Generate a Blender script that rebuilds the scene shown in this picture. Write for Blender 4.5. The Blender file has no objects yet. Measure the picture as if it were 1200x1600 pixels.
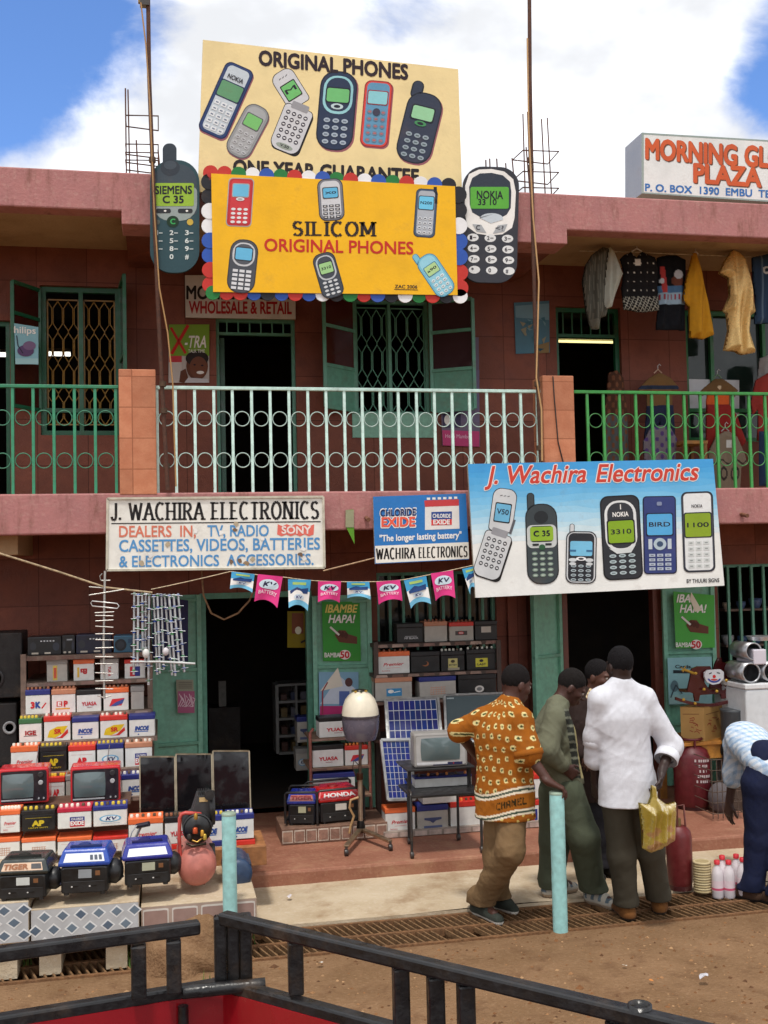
import bpy, bmesh, math, random
import numpy as np
from mathutils import Vector, Matrix
S = bpy.context.scene
C = S.collection
R = math.radians
rnd = random.Random(7)

# ---------------------------------------------------------------- camera
CAM = Vector((0, 0, 2.33)); FPX = 1700.0
yaw, pitch, roll = R(11.65), R(2.52), R(-1.24)
_f = Vector((math.sin(yaw)*math.cos(pitch), math.cos(yaw)*math.cos(pitch), math.sin(pitch)))
_r = Vector((math.cos(yaw), -math.sin(yaw), 0)); _u = _r.cross(_f)
AR = math.cos(roll)*_r + math.sin(roll)*_u
AU = -math.sin(roll)*_r + math.cos(roll)*_u
AF = _f
cd = bpy.data.cameras.new('camera'); cam = bpy.data.objects.new('camera', cd); C.objects.link(cam)
cd.sensor_fit = 'VERTICAL'; cd.sensor_height = 36; cd.sensor_width = 27; cd.lens = 36*FPX/1600
cd.clip_start = .05; cd.clip_end = 3000
m = Matrix((AR, AU, -AF)).transposed().to_4x4(); m.translation = CAM; cam.matrix_world = m
S.camera = cam

def ray(px, py): return AF + AR*((px-600)/FPX) - AU*((py-800)/FPX)
def P(px, py, Y):
    d = ray(px, py); return CAM + d*((Y-CAM.y)/d.y)
def G(px, py, z=0.0):
    d = ray(px, py); return CAM + d*((z-CAM.z)/d.z)
def proj(p):
    q = p-CAM; k = q.dot(AF); return 600+FPX*q.dot(AR)/k, 800-FPX*q.dot(AU)/k
def PX(px, py, Y): return P(px, py, Y).x
def PZ(px, py, Y): return P(px, py, Y).z
def srgb(c):
    def k(v):
        v = v/255.0
        return v/12.92 if v <= .04045 else ((v+.055)/1.055)**2.4
    return (k(c[0]), k(c[1]), k(c[2]), 1.0)

# ---------------------------------------------------------------- light and exposure
SUN_EL, SUN_AZ = R(70), R(200)       # azimuth clockwise from +Y: the sun stands behind the camera, a little left
S.view_settings.view_transform = 'Standard'; S.view_settings.look = 'None'
S.view_settings.exposure = 0.47; S.view_settings.gamma = 1
S.cycles.max_bounces = 6; S.cycles.diffuse_bounces = 4; S.cycles.glossy_bounces = 3; S.cycles.transmission_bounces = 4
S.cycles.caustics_reflective = False; S.cycles.caustics_refractive = False
S.cycles.sample_clamp_indirect = 6
sl = bpy.data.lights.new('sun', 'SUN'); sl.energy = 1.8; sl.angle = R(7); sl.color = (1, .95, .87)
so = bpy.data.objects.new('sun', sl); C.objects.link(so)
sd = Vector((math.sin(SUN_AZ)*math.cos(SUN_EL), math.cos(SUN_AZ)*math.cos(SUN_EL), math.sin(SUN_EL)))
so.rotation_euler = sd.to_track_quat('Z', 'Y').to_euler()

w = bpy.data.worlds.new('World'); S.world = w; w.use_nodes = True
nt = w.node_tree; nt.nodes.clear()
def N(t, typ, **kw):
    n = t.nodes.new(typ)
    for k, v in kw.items():
        if k.startswith('i_'): n.inputs[k[2:].replace('_', ' ')].default_value = v
        else: setattr(n, k, v)
    return n
def L(t, a, b): t.links.new(a, b)
def math_node(t, op, a, b=None, c=None):
    n = t.nodes.new('ShaderNodeMath'); n.operation = op
    for i, x in enumerate((a, b, c)):
        if x is None: continue
        if isinstance(x, (int, float)): n.inputs[i].default_value = x
        else: L(t, x, n.inputs[i])
    return n.outputs[0]
def mix(t, fac, a, b, typ='RGBA', blend='MIX'):
    n = t.nodes.new('ShaderNodeMix'); n.data_type = typ; n.blend_type = blend
    ia = [i for i in n.inputs if i.type == ('RGBA' if typ == 'RGBA' else 'VALUE')]
    fin = n.inputs[0]; A = n.inputs[6]; B = n.inputs[7]
    for s, x in ((fin, fac), (A, a), (B, b)):
        if isinstance(x, (int, float)): s.default_value = x
        elif isinstance(x, (tuple, list)): s.default_value = tuple(x) if len(x) == 4 else tuple(x)+(1,)
        else: L(t, x, s)
    return n.outputs[2]
def maprange(t, v, a, b, c=0, d=1, smooth=True):
    n = t.nodes.new('ShaderNodeMapRange'); n.interpolation_type = 'SMOOTHSTEP' if smooth else 'LINEAR'
    L(t, v, n.inputs[0]); n.inputs[1].default_value = a; n.inputs[2].default_value = b
    n.inputs[3].default_value = c; n.inputs[4].default_value = d
    return n.outputs[0]
sky = N(nt, 'ShaderNodeTexSky'); sky.sky_type = 'NISHITA'; sky.sun_disc = False
sky.sun_elevation = SUN_EL; sky.sun_rotation = SUN_AZ; sky.altitude = 1300; sky.air_density = 1.0; sky.dust_density = .3; sky.ozone_density = 2.5
tc = N(nt, 'ShaderNodeTexCoord')
DIR = tc.outputs['Generated']
nz = N(nt, 'ShaderNodeTexNoise'); nz.inputs['Scale'].default_value = 5.5; nz.inputs['Detail'].default_value = 9; nz.inputs['Roughness'].default_value = .58; nz.inputs['Distortion'].default_value = .25
mp = N(nt, 'ShaderNodeMapping'); mp.inputs['Scale'].default_value = (1, 1, 1.7); mp.inputs['Location'].default_value = (.3, .1, .55)
L(nt, DIR, mp.inputs[0]); L(nt, mp.outputs[0], nz.inputs['Vector'])
nz2 = N(nt, 'ShaderNodeTexNoise'); nz2.inputs['Scale'].default_value = 1.3; nz2.inputs['Detail'].default_value = 2
L(nt, DIR, nz2.inputs['Vector'])
def lobe(px, py, rad_px):
    d = ray(px, py).normalized()
    v = N(nt, 'ShaderNodeVectorMath'); v.operation = 'DOT_PRODUCT'; L(nt, DIR, v.inputs[0]); v.inputs[1].default_value = d
    return maprange(nt, v.outputs['Value'], math.cos(rad_px/FPX), 1.0, 0, 1, False)
clear = None
for a in ((-90, -70, 370, 1.3), (10, 140, 175, .75), (1250, 105, 150, 1.0), (650, -70, 170, .7), (236, 10, 60, .45), (1000, -330, 260, .9), (2300, 100, 500, 1), (-1200, 100, 500, 1)):
    l = math_node(nt, 'MULTIPLY', lobe(*a[:3]), a[3])
    clear = l if clear is None else math_node(nt, 'MAXIMUM', clear, l)
val = math_node(nt, 'ADD', clear, math_node(nt, 'MULTIPLY', math_node(nt, 'SUBTRACT', nz.outputs[0], .5), 1.5))
blue = maprange(nt, val, .4, .8)
skyc = mix(nt, 1.0, sky.outputs[0], (.85, 1.05, 1.34, 1), blend='MULTIPLY')
skys = mix(nt, 1.0, skyc, (.125, .125, .125, 1), blend='MULTIPLY')
cl = N(nt, 'ShaderNodeTexNoise'); cl.inputs['Scale'].default_value = 7; cl.inputs['Detail'].default_value = 5
L(nt, mp.outputs[0], cl.inputs['Vector'])
cm = maprange(nt, cl.outputs[0], .36, .64, .66, 1.06)
cc = N(nt, 'ShaderNodeCombineXYZ')
L(nt, math_node(nt, 'MULTIPLY', cm, .96), cc.inputs[0]); L(nt, math_node(nt, 'MULTIPLY', cm, .98), cc.inputs[1]); L(nt, math_node(nt, 'MULTIPLY', cm, 1.02), cc.inputs[2])
fin = mix(nt, blue, cc.outputs[0], skys)
bg = N(nt, 'ShaderNodeBackground'); L(nt, fin, bg.inputs[0]); bg.inputs[1].default_value = 1.0
out = N(nt, 'ShaderNodeOutputWorld'); L(nt, bg.outputs[0], out.inputs[0])

# ---------------------------------------------------------------- materials
def newmat(name):
    m = bpy.data.materials.new(name); m.use_nodes = True
    t = m.node_tree; b = t.nodes['Principled BSDF']
    return m, t, b
def colmat(name, rough=.5, metal=0, var=.12, scale=14, bump=0, bscale=60, dirt=0, spec=.5, coat=0, sheen=0):
    m, t, b = newmat(name)
    a = N(t, 'ShaderNodeAttribute'); a.attribute_name = 'Col'
    o = N(t, 'ShaderNodeTexCoord'); n = N(t, 'ShaderNodeTexNoise'); n.inputs['Scale'].default_value = scale; n.inputs['Detail'].default_value = 6
    L(t, o.outputs['Object'], n.inputs['Vector'])
    v = maprange(t, n.outputs[0], .25, .75, 1-var, 1+var)
    cx = N(t, 'ShaderNodeCombineXYZ')
    for i in range(3): L(t, v, cx.inputs[i])
    col = mix(t, 1.0, a.outputs['Color'], cx.outputs[0], blend='MULTIPLY')
    if dirt:
        n2 = N(t, 'ShaderNodeTexNoise'); n2.inputs['Scale'].default_value = 5; n2.inputs['Detail'].default_value = 10; n2.inputs['Roughness'].default_value = .7
        L(t, o.outputs['Object'], n2.inputs['Vector'])
        col = mix(t, maprange(t, n2.outputs[0], .5, .8, 0, dirt), col, (.16, .10, .06, 1))
    L(t, col, b.inputs['Base Color'])
    b.inputs['Metallic'].default_value = metal; b.inputs['Specular IOR Level'].default_value = spec
    L(t, maprange(t, n.outputs[0], .3, .7, max(0, rough-.1), min(1, rough+.1)), b.inputs['Roughness'])
    if coat: b.inputs['Coat Weight'].default_value = coat
    if sheen: b.inputs['Sheen Weight'].default_value = sheen
    if bump:
        n3 = N(t, 'ShaderNodeTexNoise'); n3.inputs['Scale'].default_value = bscale; n3.inputs['Detail'].default_value = 4
        L(t, o.outputs['Object'], n3.inputs['Vector'])
        bp = N(t, 'ShaderNodeBump'); bp.inputs['Strength'].default_value = bump; bp.inputs['Distance'].default_value = .01
        L(t, n3.outputs[0], bp.inputs['Height']); L(t, bp.outputs[0], b.inputs['Normal'])
    return m
M = {}
M['paint'] = colmat('painted_board', .5, 0, .06, 9, .12, 40, .35, .35)
M['sign'] = colmat('hand_painted_sign', .55, 0, .09, 5, .12, 45, .3, .3)
M['plastic'] = colmat('plastic', .38, 0, .07, 20, .05, 120, .22)
M['gloss'] = colmat('glossy_paint', .22, 0, .08, 12, .03, 80, .2, .5, .3)
M['metal'] = colmat('bare_metal', .38, .85, .12, 25, .05, 90, .12)
M['steel'] = colmat('painted_steel', .42, 0, .14, 22, .12, 70, .45)
M['rust'] = colmat('rusty_steel', .75, .2, .35, 40, .3, 120, .4)
M['cloth'] = colmat('woven_cloth', .9, 0, .07, 30, .35, 260, 0, .2, 0, .04)
def wrinkle_mat(name, rough, metal, sc, st, wv=.06):
    m = colmat(name, rough, metal, wv, 30, .3, 260, 0, .2); t = m.node_tree; b = t.nodes['Principled BSDF']
    o = N(t, 'ShaderNodeTexCoord').outputs['Object']; mp_ = N(t, 'ShaderNodeMapping'); mp_.inputs['Scale'].default_value = (1, 1, .55); L(t, o, mp_.inputs[0])
    n = N(t, 'ShaderNodeTexNoise'); n.noise_type = 'RIDGED_MULTIFRACTAL'; n.inputs['Scale'].default_value = sc; n.inputs['Detail'].default_value = 3; n.inputs['Roughness'].default_value = .45; n.inputs['Distortion'].default_value = .5
    L(t, mp_.outputs[0], n.inputs['Vector']); bp = N(t, 'ShaderNodeBump'); bp.inputs['Strength'].default_value = st; bp.inputs['Distance'].default_value = .02; L(t, n.outputs[0], bp.inputs['Height'])
    old = b.inputs['Normal'].links[0].from_node; L(t, old.outputs[0], bp.inputs['Normal']); L(t, bp.outputs[0], b.inputs['Normal']); return m
M['worn_cloth'] = wrinkle_mat('creased_cloth', .9, 0, 5.0, .75)
M['satin'] = wrinkle_mat('satin', .28, .3, 4.0, .22, .015)
M['truck'] = colmat('worn_black_paint', .36, 0, .4, 30, .2, 70, .5, .5)
M['hair'] = colmat('hair', .85, 0, .2, 80, .6, 400, 0, .15)
M['skin'] = colmat('skin', .48, 0, .1, 60, .12, 300, 0, .4)
M['wood'] = colmat('wood', .65, 0, .25, 18, .25, 60, .4)
M['glassy'] = colmat('glass_face', .08, 0, .03, 10, 0, 10, .05, .6)
M['paper'] = colmat('paper', .7, 0, .06, 10, .15, 30, .25, .3)
M['stone'] = colmat('stone', .9, 0, .25, 10, .8, 40, .5, .2)
def emit(name, col, s):
    m, t, b = newmat(name); b.inputs['Base Color'].default_value = col; b.inputs['Emission Color'].default_value = col; b.inputs['Emission Strength'].default_value = s
    return m
M['tube'] = emit('lit_tube', (1, .97, .9, 1), 1.3)
M['tubewarm'] = emit('lit_tube_warm', (1, .85, .35, 1), 1.2)

def procmat(name, c1, c2, scale=3, rough=.8, bump=.4, bscale=30, stain=None, tile=None, streak=0, spec=.3, fine=None):
    m, t, b = newmat(name)
    o = N(t, 'ShaderNodeTexCoord').outputs['Object']
    n = N(t, 'ShaderNodeTexNoise'); n.inputs['Scale'].default_value = scale; n.inputs['Detail'].default_value = 10; n.inputs['Roughness'].default_value = .65
    L(t, o, n.inputs['Vector'])
    col = mix(t, maprange(t, n.outputs[0], .3, .7), c1+(1,), c2+(1,))
    h = n.outputs[0]
    if fine:
        nf = N(t, 'ShaderNodeTexNoise'); nf.inputs['Scale'].default_value = fine[0]; nf.inputs['Detail'].default_value = 6
        L(t, o, nf.inputs['Vector']); col = mix(t, maprange(t, nf.outputs[0], .5, .72, 0, fine[2]), col, fine[1]+(1,))
    if stain:
        n2 = N(t, 'ShaderNodeTexNoise'); n2.inputs['Scale'].default_value = stain[0]; n2.inputs['Detail'].default_value = 8; n2.inputs['Roughness'].default_value = .7
        mpp = N(t, 'ShaderNodeMapping'); mpp.inputs['Scale'].default_value = (1, 1, .22 if streak else 1)
        L(t, o, mpp.inputs[0]); L(t, mpp.outputs[0], n2.inputs['Vector'])
        col = mix(t, maprange(t, n2.outputs[0], .48, .75, 0, stain[2]), col, stain[1]+(1,))
    if tile:   # (width, height, mortar colour): square tiles in X-Z
        sx = N(t, 'ShaderNodeSeparateXYZ'); L(t, o, sx.inputs[0])
        cx = N(t, 'ShaderNodeCombineXYZ'); L(t, math_node(t, 'ADD', sx.outputs[0], sx.outputs[1]), cx.inputs[0]); L(t, sx.outputs[2], cx.inputs[1])
        br = N(t, 'ShaderNodeTexBrick'); br.offset = 0; br.inputs['Scale'].default_value = 1; br.inputs['Brick Width'].default_value = tile[0]; br.inputs['Row Height'].default_value = tile[1]
        br.inputs['Mortar Size'].default_value = .004; br.inputs['Color1'].default_value = (.82, .82, .82, 1); br.inputs['Color2'].default_value = (1.12, 1.12, 1.12, 1); br.inputs['Mortar'].default_value = tile[2]+(1,)
        L(t, cx.outputs[0], br.inputs['Vector'])
        col = mix(t, 1.0, col, br.outputs['Color'], blend='MULTIPLY')
    L(t, col, b.inputs['Base Color'])
    L(t, maprange(t, n.outputs[0], .3, .7, rough-.12, min(1, rough+.1)), b.inputs['Roughness']); b.inputs['Specular IOR Level'].default_value = spec
    n3 = N(t, 'ShaderNodeTexNoise'); n3.inputs['Scale'].default_value = bscale; n3.inputs['Detail'].default_value = 8
    L(t, o, n3.inputs['Vector'])
    bp = N(t, 'ShaderNodeBump'); bp.inputs['Strength'].default_value = bump; bp.inputs['Distance'].default_value = .02
    L(t, n3.outputs[0], bp.inputs['Height']); L(t, bp.outputs[0], b.inputs['Normal'])
    return m
M['wall'] = procmat('tiled_wall', (.165, .048, .030), (.25, .082, .052), 6, .6, .2, 60, (3, (.075, .026, .018), .7), (.42, .40, (.5, .45, .42)))
M['pillar'] = procmat('tiled_pillar', (.50, .18, .09), (.58, .24, .13), 9, .6, .12, 60, (7, (.40, .15, .08), .6), (.6, .235, (.6, .55, .5)))
M['pink'] = procmat('pink_paint', (.38, .165, .16), (.45, .195, .185), 3, .75, .2, 40, (9, (.20, .085, .065), .85), None, 1, .3, (28, (.50, .30, .26), .35))
M['soffit'] = procmat('soffit_plaster', (.40, .27, .15), (.46, .32, .19), 4, .85, .25, 40, (3, (.24, .14, .07), .6))
M['dirt'] = procmat('red_dirt', (.170, .096, .047), (.24, .14, .075), 1.6, .95, .7, 55, (5, (.12, .06, .03), .85), None, 0, .15, (45, (.30, .19, .11), .4))
M['concrete'] = procmat('concrete', (.46, .36, .24), (.56, .46, .33), 3, .88, .3, 60, (1.7, (.27, .165, .085), .95), None, 0, .25, (35, (.62, .54, .44), .35))
M['porch'] = procmat('red_cement', (.25, .098, .06), (.32, .135, .085), 3.5, .62, .2, 50, (4, (.40, .22, .13), .7), None, 0, .35, (40, (.48, .28, .18), .3))
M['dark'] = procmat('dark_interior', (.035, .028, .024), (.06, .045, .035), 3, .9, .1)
M['drain'] = procmat('drain_mud', (.06, .035, .02), (.10, .06, .03), 6, .9, .5)

# ---------------------------------------------------------------- mesh builder
W = {}
class MB:
    def __init__(s): s.v = []; s.f = []; s.c = []; s.s = []; s.T = None
    def add(s, vs, fs, col, smooth=False):
        o = len(s.v)
        if s.T is not None: vs = [s.T @ Vector(v) for v in vs]
        s.v.extend(tuple(v) for v in vs); c = srgb(col)
        for f in fs: s.f.append([i+o for i in f]); s.c.append(c); s.s.append(smooth)
    def box(s, x0, x1, y0, y1, z0, z1, col):
        vs = [(x, y, z) for z in (z0, z1) for y in (y0, y1) for x in (x0, x1)]
        s.add(vs, [(0, 2, 3, 1), (4, 5, 7, 6), (0, 1, 5, 4), (2, 6, 7, 3), (0, 4, 6, 2), (1, 3, 7, 5)], col)
    def cbox(s, c, d, col, rz=0, rx=0, ry=0):
        mt = Matrix.Translation(c) @ Matrix.Rotation(rz, 4, 'Z') @ Matrix.Rotation(rx, 4, 'X') @ Matrix.Rotation(ry, 4, 'Y')
        vs = [mt @ Vector((x*d[0]/2, y*d[1]/2, z*d[2]/2)) for z in (-1, 1) for y in (-1, 1) for x in (-1, 1)]
        s.add(vs, [(0, 2, 3, 1), (4, 5, 7, 6), (0, 1, 5, 4), (2, 6, 7, 3), (0, 4, 6, 2), (1, 3, 7, 5)], col)
    def quad(s, a, b, c, d, col): s.add([a, b, c, d], [(0, 1, 2, 3)], col)
    def bar(s, a, b, wd, ht, col, up=(0, 0, 1)):
        a = Vector(a); b = Vector(b); t = (b-a).normalized(); sd = t.cross(Vector(up))
        if sd.length < 1e-4: sd = t.cross(Vector((0, 1, 0)))
        sd.normalize(); u = sd.cross(t)
        vs = [p + sd*(i*wd/2) + u*(j*ht/2) for p in (a, b) for j in (-1, 1) for i in (-1, 1)]
        s.add(vs, [(0, 1, 3, 2), (4, 6, 7, 5), (0, 4, 5, 1), (2, 3, 7, 6), (0, 2, 6, 4), (1, 5, 7, 3)], col)
    def tube(s, pts, r, col, n=8, closed=False, caps=True, smooth=True):
        pts = [Vector(p) for p in pts]; k = len(pts); rs = r if isinstance(r, (list, tuple)) else [r]*k
        vs = []; prev = None
        for i, p in enumerate(pts):
            if closed: t = pts[(i+1) % k]-pts[i-1]
            else: t = pts[min(i+1, k-1)]-pts[max(i-1, 0)]
            if t.length < 1e-9: t = Vector((0, 0, 1))
            t.normalize()
            if prev is None:
                a = t.orthogonal().normalized()
            else:
                a = prev - t*prev.dot(t)
                a = a.normalized() if a.length > 1e-6 else t.orthogonal().normalized()
            prev = a; b = t.cross(a)
            for j in range(n):
                an = 2*math.pi*j/n; vs.append(p + (a*math.cos(an)+b*math.sin(an))*rs[i])
        fs = []
        for i in range(k if closed else k-1):
            for j in range(n):
                i2 = (i+1) % k; fs.append((i*n+j, i*n+(j+1) % n, i2*n+(j+1) % n, i2*n+j))
        s.add(vs, fs, col, smooth)
        if caps and not closed:
            s.add(vs[:n], [tuple(range(n-1, -1, -1))], col); s.add(vs[-n:], [tuple(range(n))], col)
    def lathe(s, c, prof, col, n=20, axis='Z', smooth=True, cap=True):
        c = Vector(c); vs = []
        for (r, h) in prof:
            for j in range(n):
                an = 2*math.pi*j/n; x, y = r*math.cos(an), r*math.sin(an)
                vs.append(c + (Vector((x, y, h)) if axis == 'Z' else Vector((x, h, y)) if axis == 'Y' else Vector((h, x, y))))
        fs = [(i*n+j, i*n+(j+1) % n, (i+1)*n+(j+1) % n, (i+1)*n+j) for i in range(len(prof)-1) for j in range(n)]
        s.add(vs, fs, col, smooth)
        if cap:
            s.add(vs[:n], [tuple(range(n))], col); s.add(vs[-n:], [tuple(range(n))], col)
    def sph(s, c, r, col, n=12, m_=8):
        r = r if isinstance(r, (tuple, list)) else (r, r, r); c = Vector(c); vs = []
        for i in range(m_+1):
            th = math.pi*i/m_
            for j in range(n):
                a = 2*math.pi*j/n; vs.append(c+Vector((r[0]*math.sin(th)*math.cos(a), r[1]*math.sin(th)*math.sin(a), r[2]*math.cos(th))))
        s.add(vs, [(i*n+j, (i+1)*n+j, (i+1)*n+(j+1) % n, i*n+(j+1) % n) for i in range(m_) for j in range(n)], col, True)
    def prism(s, poly, off, col):   # poly: list of 3-D points, off: extrusion vector
        n = len(poly); off = Vector(off); a = [Vector(p) for p in poly]; b = [p+off for p in a]
        s.add(a+b, [tuple(range(n)), tuple(range(2*n-1, n-1, -1))] + [(i, (i+1) % n, n+(i+1) % n, n+i) for i in range(n)], col)
    def build(s, name, mat, parent=None, bevel=0, seg=2):
        me = bpy.data.meshes.new(name)
        org = W.get(parent.name, Vector()) if parent else Vector()
        me.from_pydata([(v[0]-org.x, v[1]-org.y, v[2]-org.z) for v in s.v], [], s.f)
        me.materials.append(M[mat] if isinstance(mat, str) else mat)
        at = me.color_attributes.new('Col', 'FLOAT_COLOR', 'CORNER')
        buf = []
        for f, c in zip(s.f, s.c): buf.extend(c*len(f))
        at.data.foreach_set('color', buf)
        me.polygons.foreach_set('use_smooth', s.s); me.update()
        o = bpy.data.objects.new(name, me); C.objects.link(o)
        if parent: o.parent = parent; W[o.name] = org
        if bevel:
            b = o.modifiers.new('bevel', 'BEVEL'); b.width = bevel; b.segments = seg; b.limit_method = 'ANGLE'; b.angle_limit = R(40)
        return o
def tag(o, label=None, cat=None, group=None, kind=None):
    if label: o['label'] = label
    if cat: o['category'] = cat
    if group: o['group'] = group
    if kind: o['kind'] = kind
    return o
def thing(name, label, cat, loc, group=None):
    o = bpy.data.objects.new(name, None); C.objects.link(o); o.location = loc; o.empty_display_size = .05
    W[o.name] = Vector(loc); return tag(o, label, cat, group)
def part(mb, name, mat, parent, bevel=0, label=None):
    o = mb.build(name, mat, parent, bevel)
    if label: o['label'] = label
    return o
def dup(o, off, parent):
    c = o.copy(); C.objects.link(c); c.parent = parent; c.location = o.location + Vector(off); W[c.name] = W.get(parent.name, Vector()); return c

# ---------------------------------------------------------------- flat art: shapes drawn on a face
_fc = {}
def glyphs(txt, bold):
    k = (txt, bold)
    if k not in _fc:
        cu = bpy.data.curves.new('lettering', 'FONT'); cu.body = txt; cu.offset = bold; cu.resolution_u = 3
        ob = bpy.data.objects.new('lettering', cu); me = ob.to_mesh()
        _fc[k] = ([tuple(v.co)[:2] for v in me.vertices], [tuple(p.vertices) for p in me.polygons])
        ob.to_mesh_clear(); bpy.data.objects.remove(ob); bpy.data.curves.remove(cu)
    return _fc[k]
CAPH = max(v[1] for v in glyphs('H', 0)[0])
class Art:
    """draws in u (right), v (down); mp(u, v, layer) gives the point on the real face"""
    def __init__(s, mb, mp): s.mb = mb; s.mp = mp
    def local(s, cx, cy, ang=0, sx=1, sy=1, sh=0):
        ca, sa = math.cos(R(ang)), math.sin(R(ang)); f = s.mp
        def g(u, v, l):
            u = u*sx + sh*v*sy; v = v*sy
            return f(cx+u*ca-v*sa, cy+u*sa+v*ca, l)
        return Art(s.mb, g)
    def poly(s, pts, col, l=1): s.mb.add([s.mp(u, v, l) for u, v in pts], [tuple(range(len(pts)))], col)
    def rect(s, x0, y0, x1, y1, col, l=1): s.poly([(x0, y0), (x1, y0), (x1, y1), (x0, y1)], col, l)
    def ell(s, cx, cy, rx, ry, col, l=1, n=20): s.poly([(cx+rx*math.cos(2*math.pi*i/n), cy+ry*math.sin(2*math.pi*i/n)) for i in range(n)], col, l)
    def rr(s, x0, y0, x1, y1, r, col, l=1, n=5, rb=None):
        rb = r if rb is None else rb; pts = []
        for (cx, cy, a0, q) in ((x1-r, y0+r, -90, r), (x1-rb, y1-rb, 0, rb), (x0+rb, y1-rb, 90, rb), (x0+r, y0+r, 180, r)):
            for i in range(n+1):
                a = R(a0+90*i/n); pts.append((cx+q*math.cos(a), cy+q*math.sin(a)))
        s.poly(pts, col, l)
    def line(s, pts, wd, col, l=1):
        for (a, b) in zip(pts[:-1], pts[1:]):
            dx, dy = b[0]-a[0], b[1]-a[1]; k = math.hypot(dx, dy) or 1; nx, ny = -dy/k*wd/2, dx/k*wd/2
            s.poly([(a[0]+nx, a[1]+ny), (b[0]+nx, b[1]+ny), (b[0]-nx, b[1]-ny), (a[0]-nx, a[1]-ny)], col, l)
    def text(s, txt, x0, x1, yb, h, col, l=2, bold=.02, slope=0, shear=0):
        vs, fs = glyphs(txt, 0)
        if not vs: return
        a = min(v[0] for v in vs)-bold*.8; b = max(v[0] for v in vs)+bold*.8; k = (x1-x0)/(b-a); q = bold*.8
        for n_, (ox, oy) in enumerate(((0, 0),) if q < .008 else ((-q, -q), (q, -q), (q, q), (-q, q)) if q < .03 else [(q*math.cos(i*math.pi/4), q*math.sin(i*math.pi/4)) for i in range(8)]):
            pts = []
            for x, y in vs:
                vv = (y+oy)/CAPH*h; u = x0+(x+ox-a)*k+shear*vv; pts.append(s.mp(u, yb-vv+slope*(u-x0), l+n_*.12))
            s.mb.add(pts, fs, col)
    def stroke_text(s, txt, x0, x1, yb, h, col, l=2, wd=.2, slope=0, serif=True):
        """hand-lettered capitals with slab serifs, drawn from strokes"""
        adv = sum(SF.get(c, (.5, []))[0] for c in txt); k = (x1-x0)/adv; x = x0; wd *= h
        def q(p, x): return (x+p[0]*k*.97, yb-p[1]*h+slope*(x-x0))
        for c in txt:
            a, st = SF.get(c, (.5, []))
            for pl in st:
                pp = [q(p, x) for p in pl]
                for (u, v) in zip(pp[:-1], pp[1:]):
                    thin = abs(v[1]-u[1]) < .3*abs(v[0]-u[0])
                    s.line([u, v], wd*(.55 if thin else 1), col, l)
                if serif and len(pl) < 5:
                    for p in (pl[0], pl[-1]):
                        if p[1] in (0, 1):
                            e = q(p, x); yy = e[1]+(-.035*h if p[1] == 0 else .035*h)
                            s.line([(e[0]-wd*.95, yy), (e[0]+wd*.95, yy)], h*.09, col, l)
            x += a*k
def arc(cx, cy, rx, ry, a0, a1, n=8): return [(cx+rx*math.cos(R(a0+(a1-a0)*i/n)), cy+ry*math.sin(R(a0+(a1-a0)*i/n))) for i in range(n+1)]
SF = {' ': (.45, []), '.': (.35, [[(.1, .02), (.1, .16)]]), ',': (.35, [[(.1, -.1), (.12, .12)]]),
 'J': (.62, [[(.42, 1)] + arc(.25, .25, .17, .25, 0, -170)]), 'W': (1.15, [[(.05, 1), (.28, 0), (.52, .9), (.76, 0), (1, 1)]]),
 'A': (.9, [[(.05, 0), (.4, 1), (.75, 0)], [(.2, .35), (.6, .35)]]), 'C': (.82, [arc(.4, .5, .34, .5, 50, 310, 12)]),
 'H': (.9, [[(.12, 0), (.12, 1)], [(.68, 0), (.68, 1)], [(.12, .5), (.68, .5)]]), 'I': (.42, [[(.18, 0), (.18, 1)]]),
 'R': (.85, [[(.12, 0), (.12, 1)], [(.12, .96)] + arc(.36, .74, .26, .23, 90, -90) + [(.12, .5)], [(.35, .5), (.68, 0)]]),
 'E': (.74, [[(.12, 0), (.12, 1)], [(.12, .95), (.58, .95)], [(.12, .5), (.46, .5)], [(.12, .05), (.6, .05)]]),
 'L': (.72, [[(.12, 0), (.12, 1)], [(.12, .05), (.6, .05)]]), 'T': (.78, [[(.36, 0), (.36, 1)], [(.04, .95), (.68, .95)]]),
 'O': (.92, [arc(.42, .5, .34, .49, 0, 360, 16)]), 'N': (.92, [[(.12, 0), (.12, 1)], [(.12, 1), (.7, 0)], [(.7, 0), (.7, 1)]]),
 'S': (.72, [arc(.32, .74, .24, .24, 30, 250, 8) + arc(.32, .26, .26, .25, 70, -150, 8)]),
 'M': (1.05, [[(.1, 0), (.1, 1)], [(.1, 1), (.45, .15), (.8, 1)], [(.8, 0), (.8, 1)]])}
def pxart(mb, Y, step=.0007): return Art(mb, lambda u, v, l: P(u, v, Y-l*step))

# ---------------------------------------------------------------- the ground
YB, YW, YP = 8.4, 9.7, 7.85          # balcony front, wall front, porch edge
ZP = .13
def gh(x, y):
    return .016*math.sin(2.1*x+.7*y)+.012*math.sin(4.7*y-1.3*x+1)+.006*math.sin(11*x+3*y)*math.sin(9*y-2*x)
g = MB()
def gstrip(xs, ys, zf):
    vs = [(x, y, zf(x, y)) for y in ys for x in xs]; n = len(xs)
    g.add(vs, [(j*n+i, j*n+i+1, (j+1)*n+i+1, (j+1)*n+i) for j in range(len(ys)-1) for i in range(n-1)], (150, 110, 70), True)
XS = [-400, -60, -12] + [-5+.09*i for i in range(145)] + [14, 60, 400]
YD0, YD1 = 6.50, 7.0
def zf(x, y):
    e = max(0, min(1, (YD0-y)/.5))*max(0, min(1, (x+6)/1))*max(0, min(1, (9-x)/1))*max(0, min(1, (y-1)/1)); return gh(x, y)*e
gstrip(XS, [-400, -50, 0, 1] + [1.5+.1*i for i in range(50)] + [YD0], zf)
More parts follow.
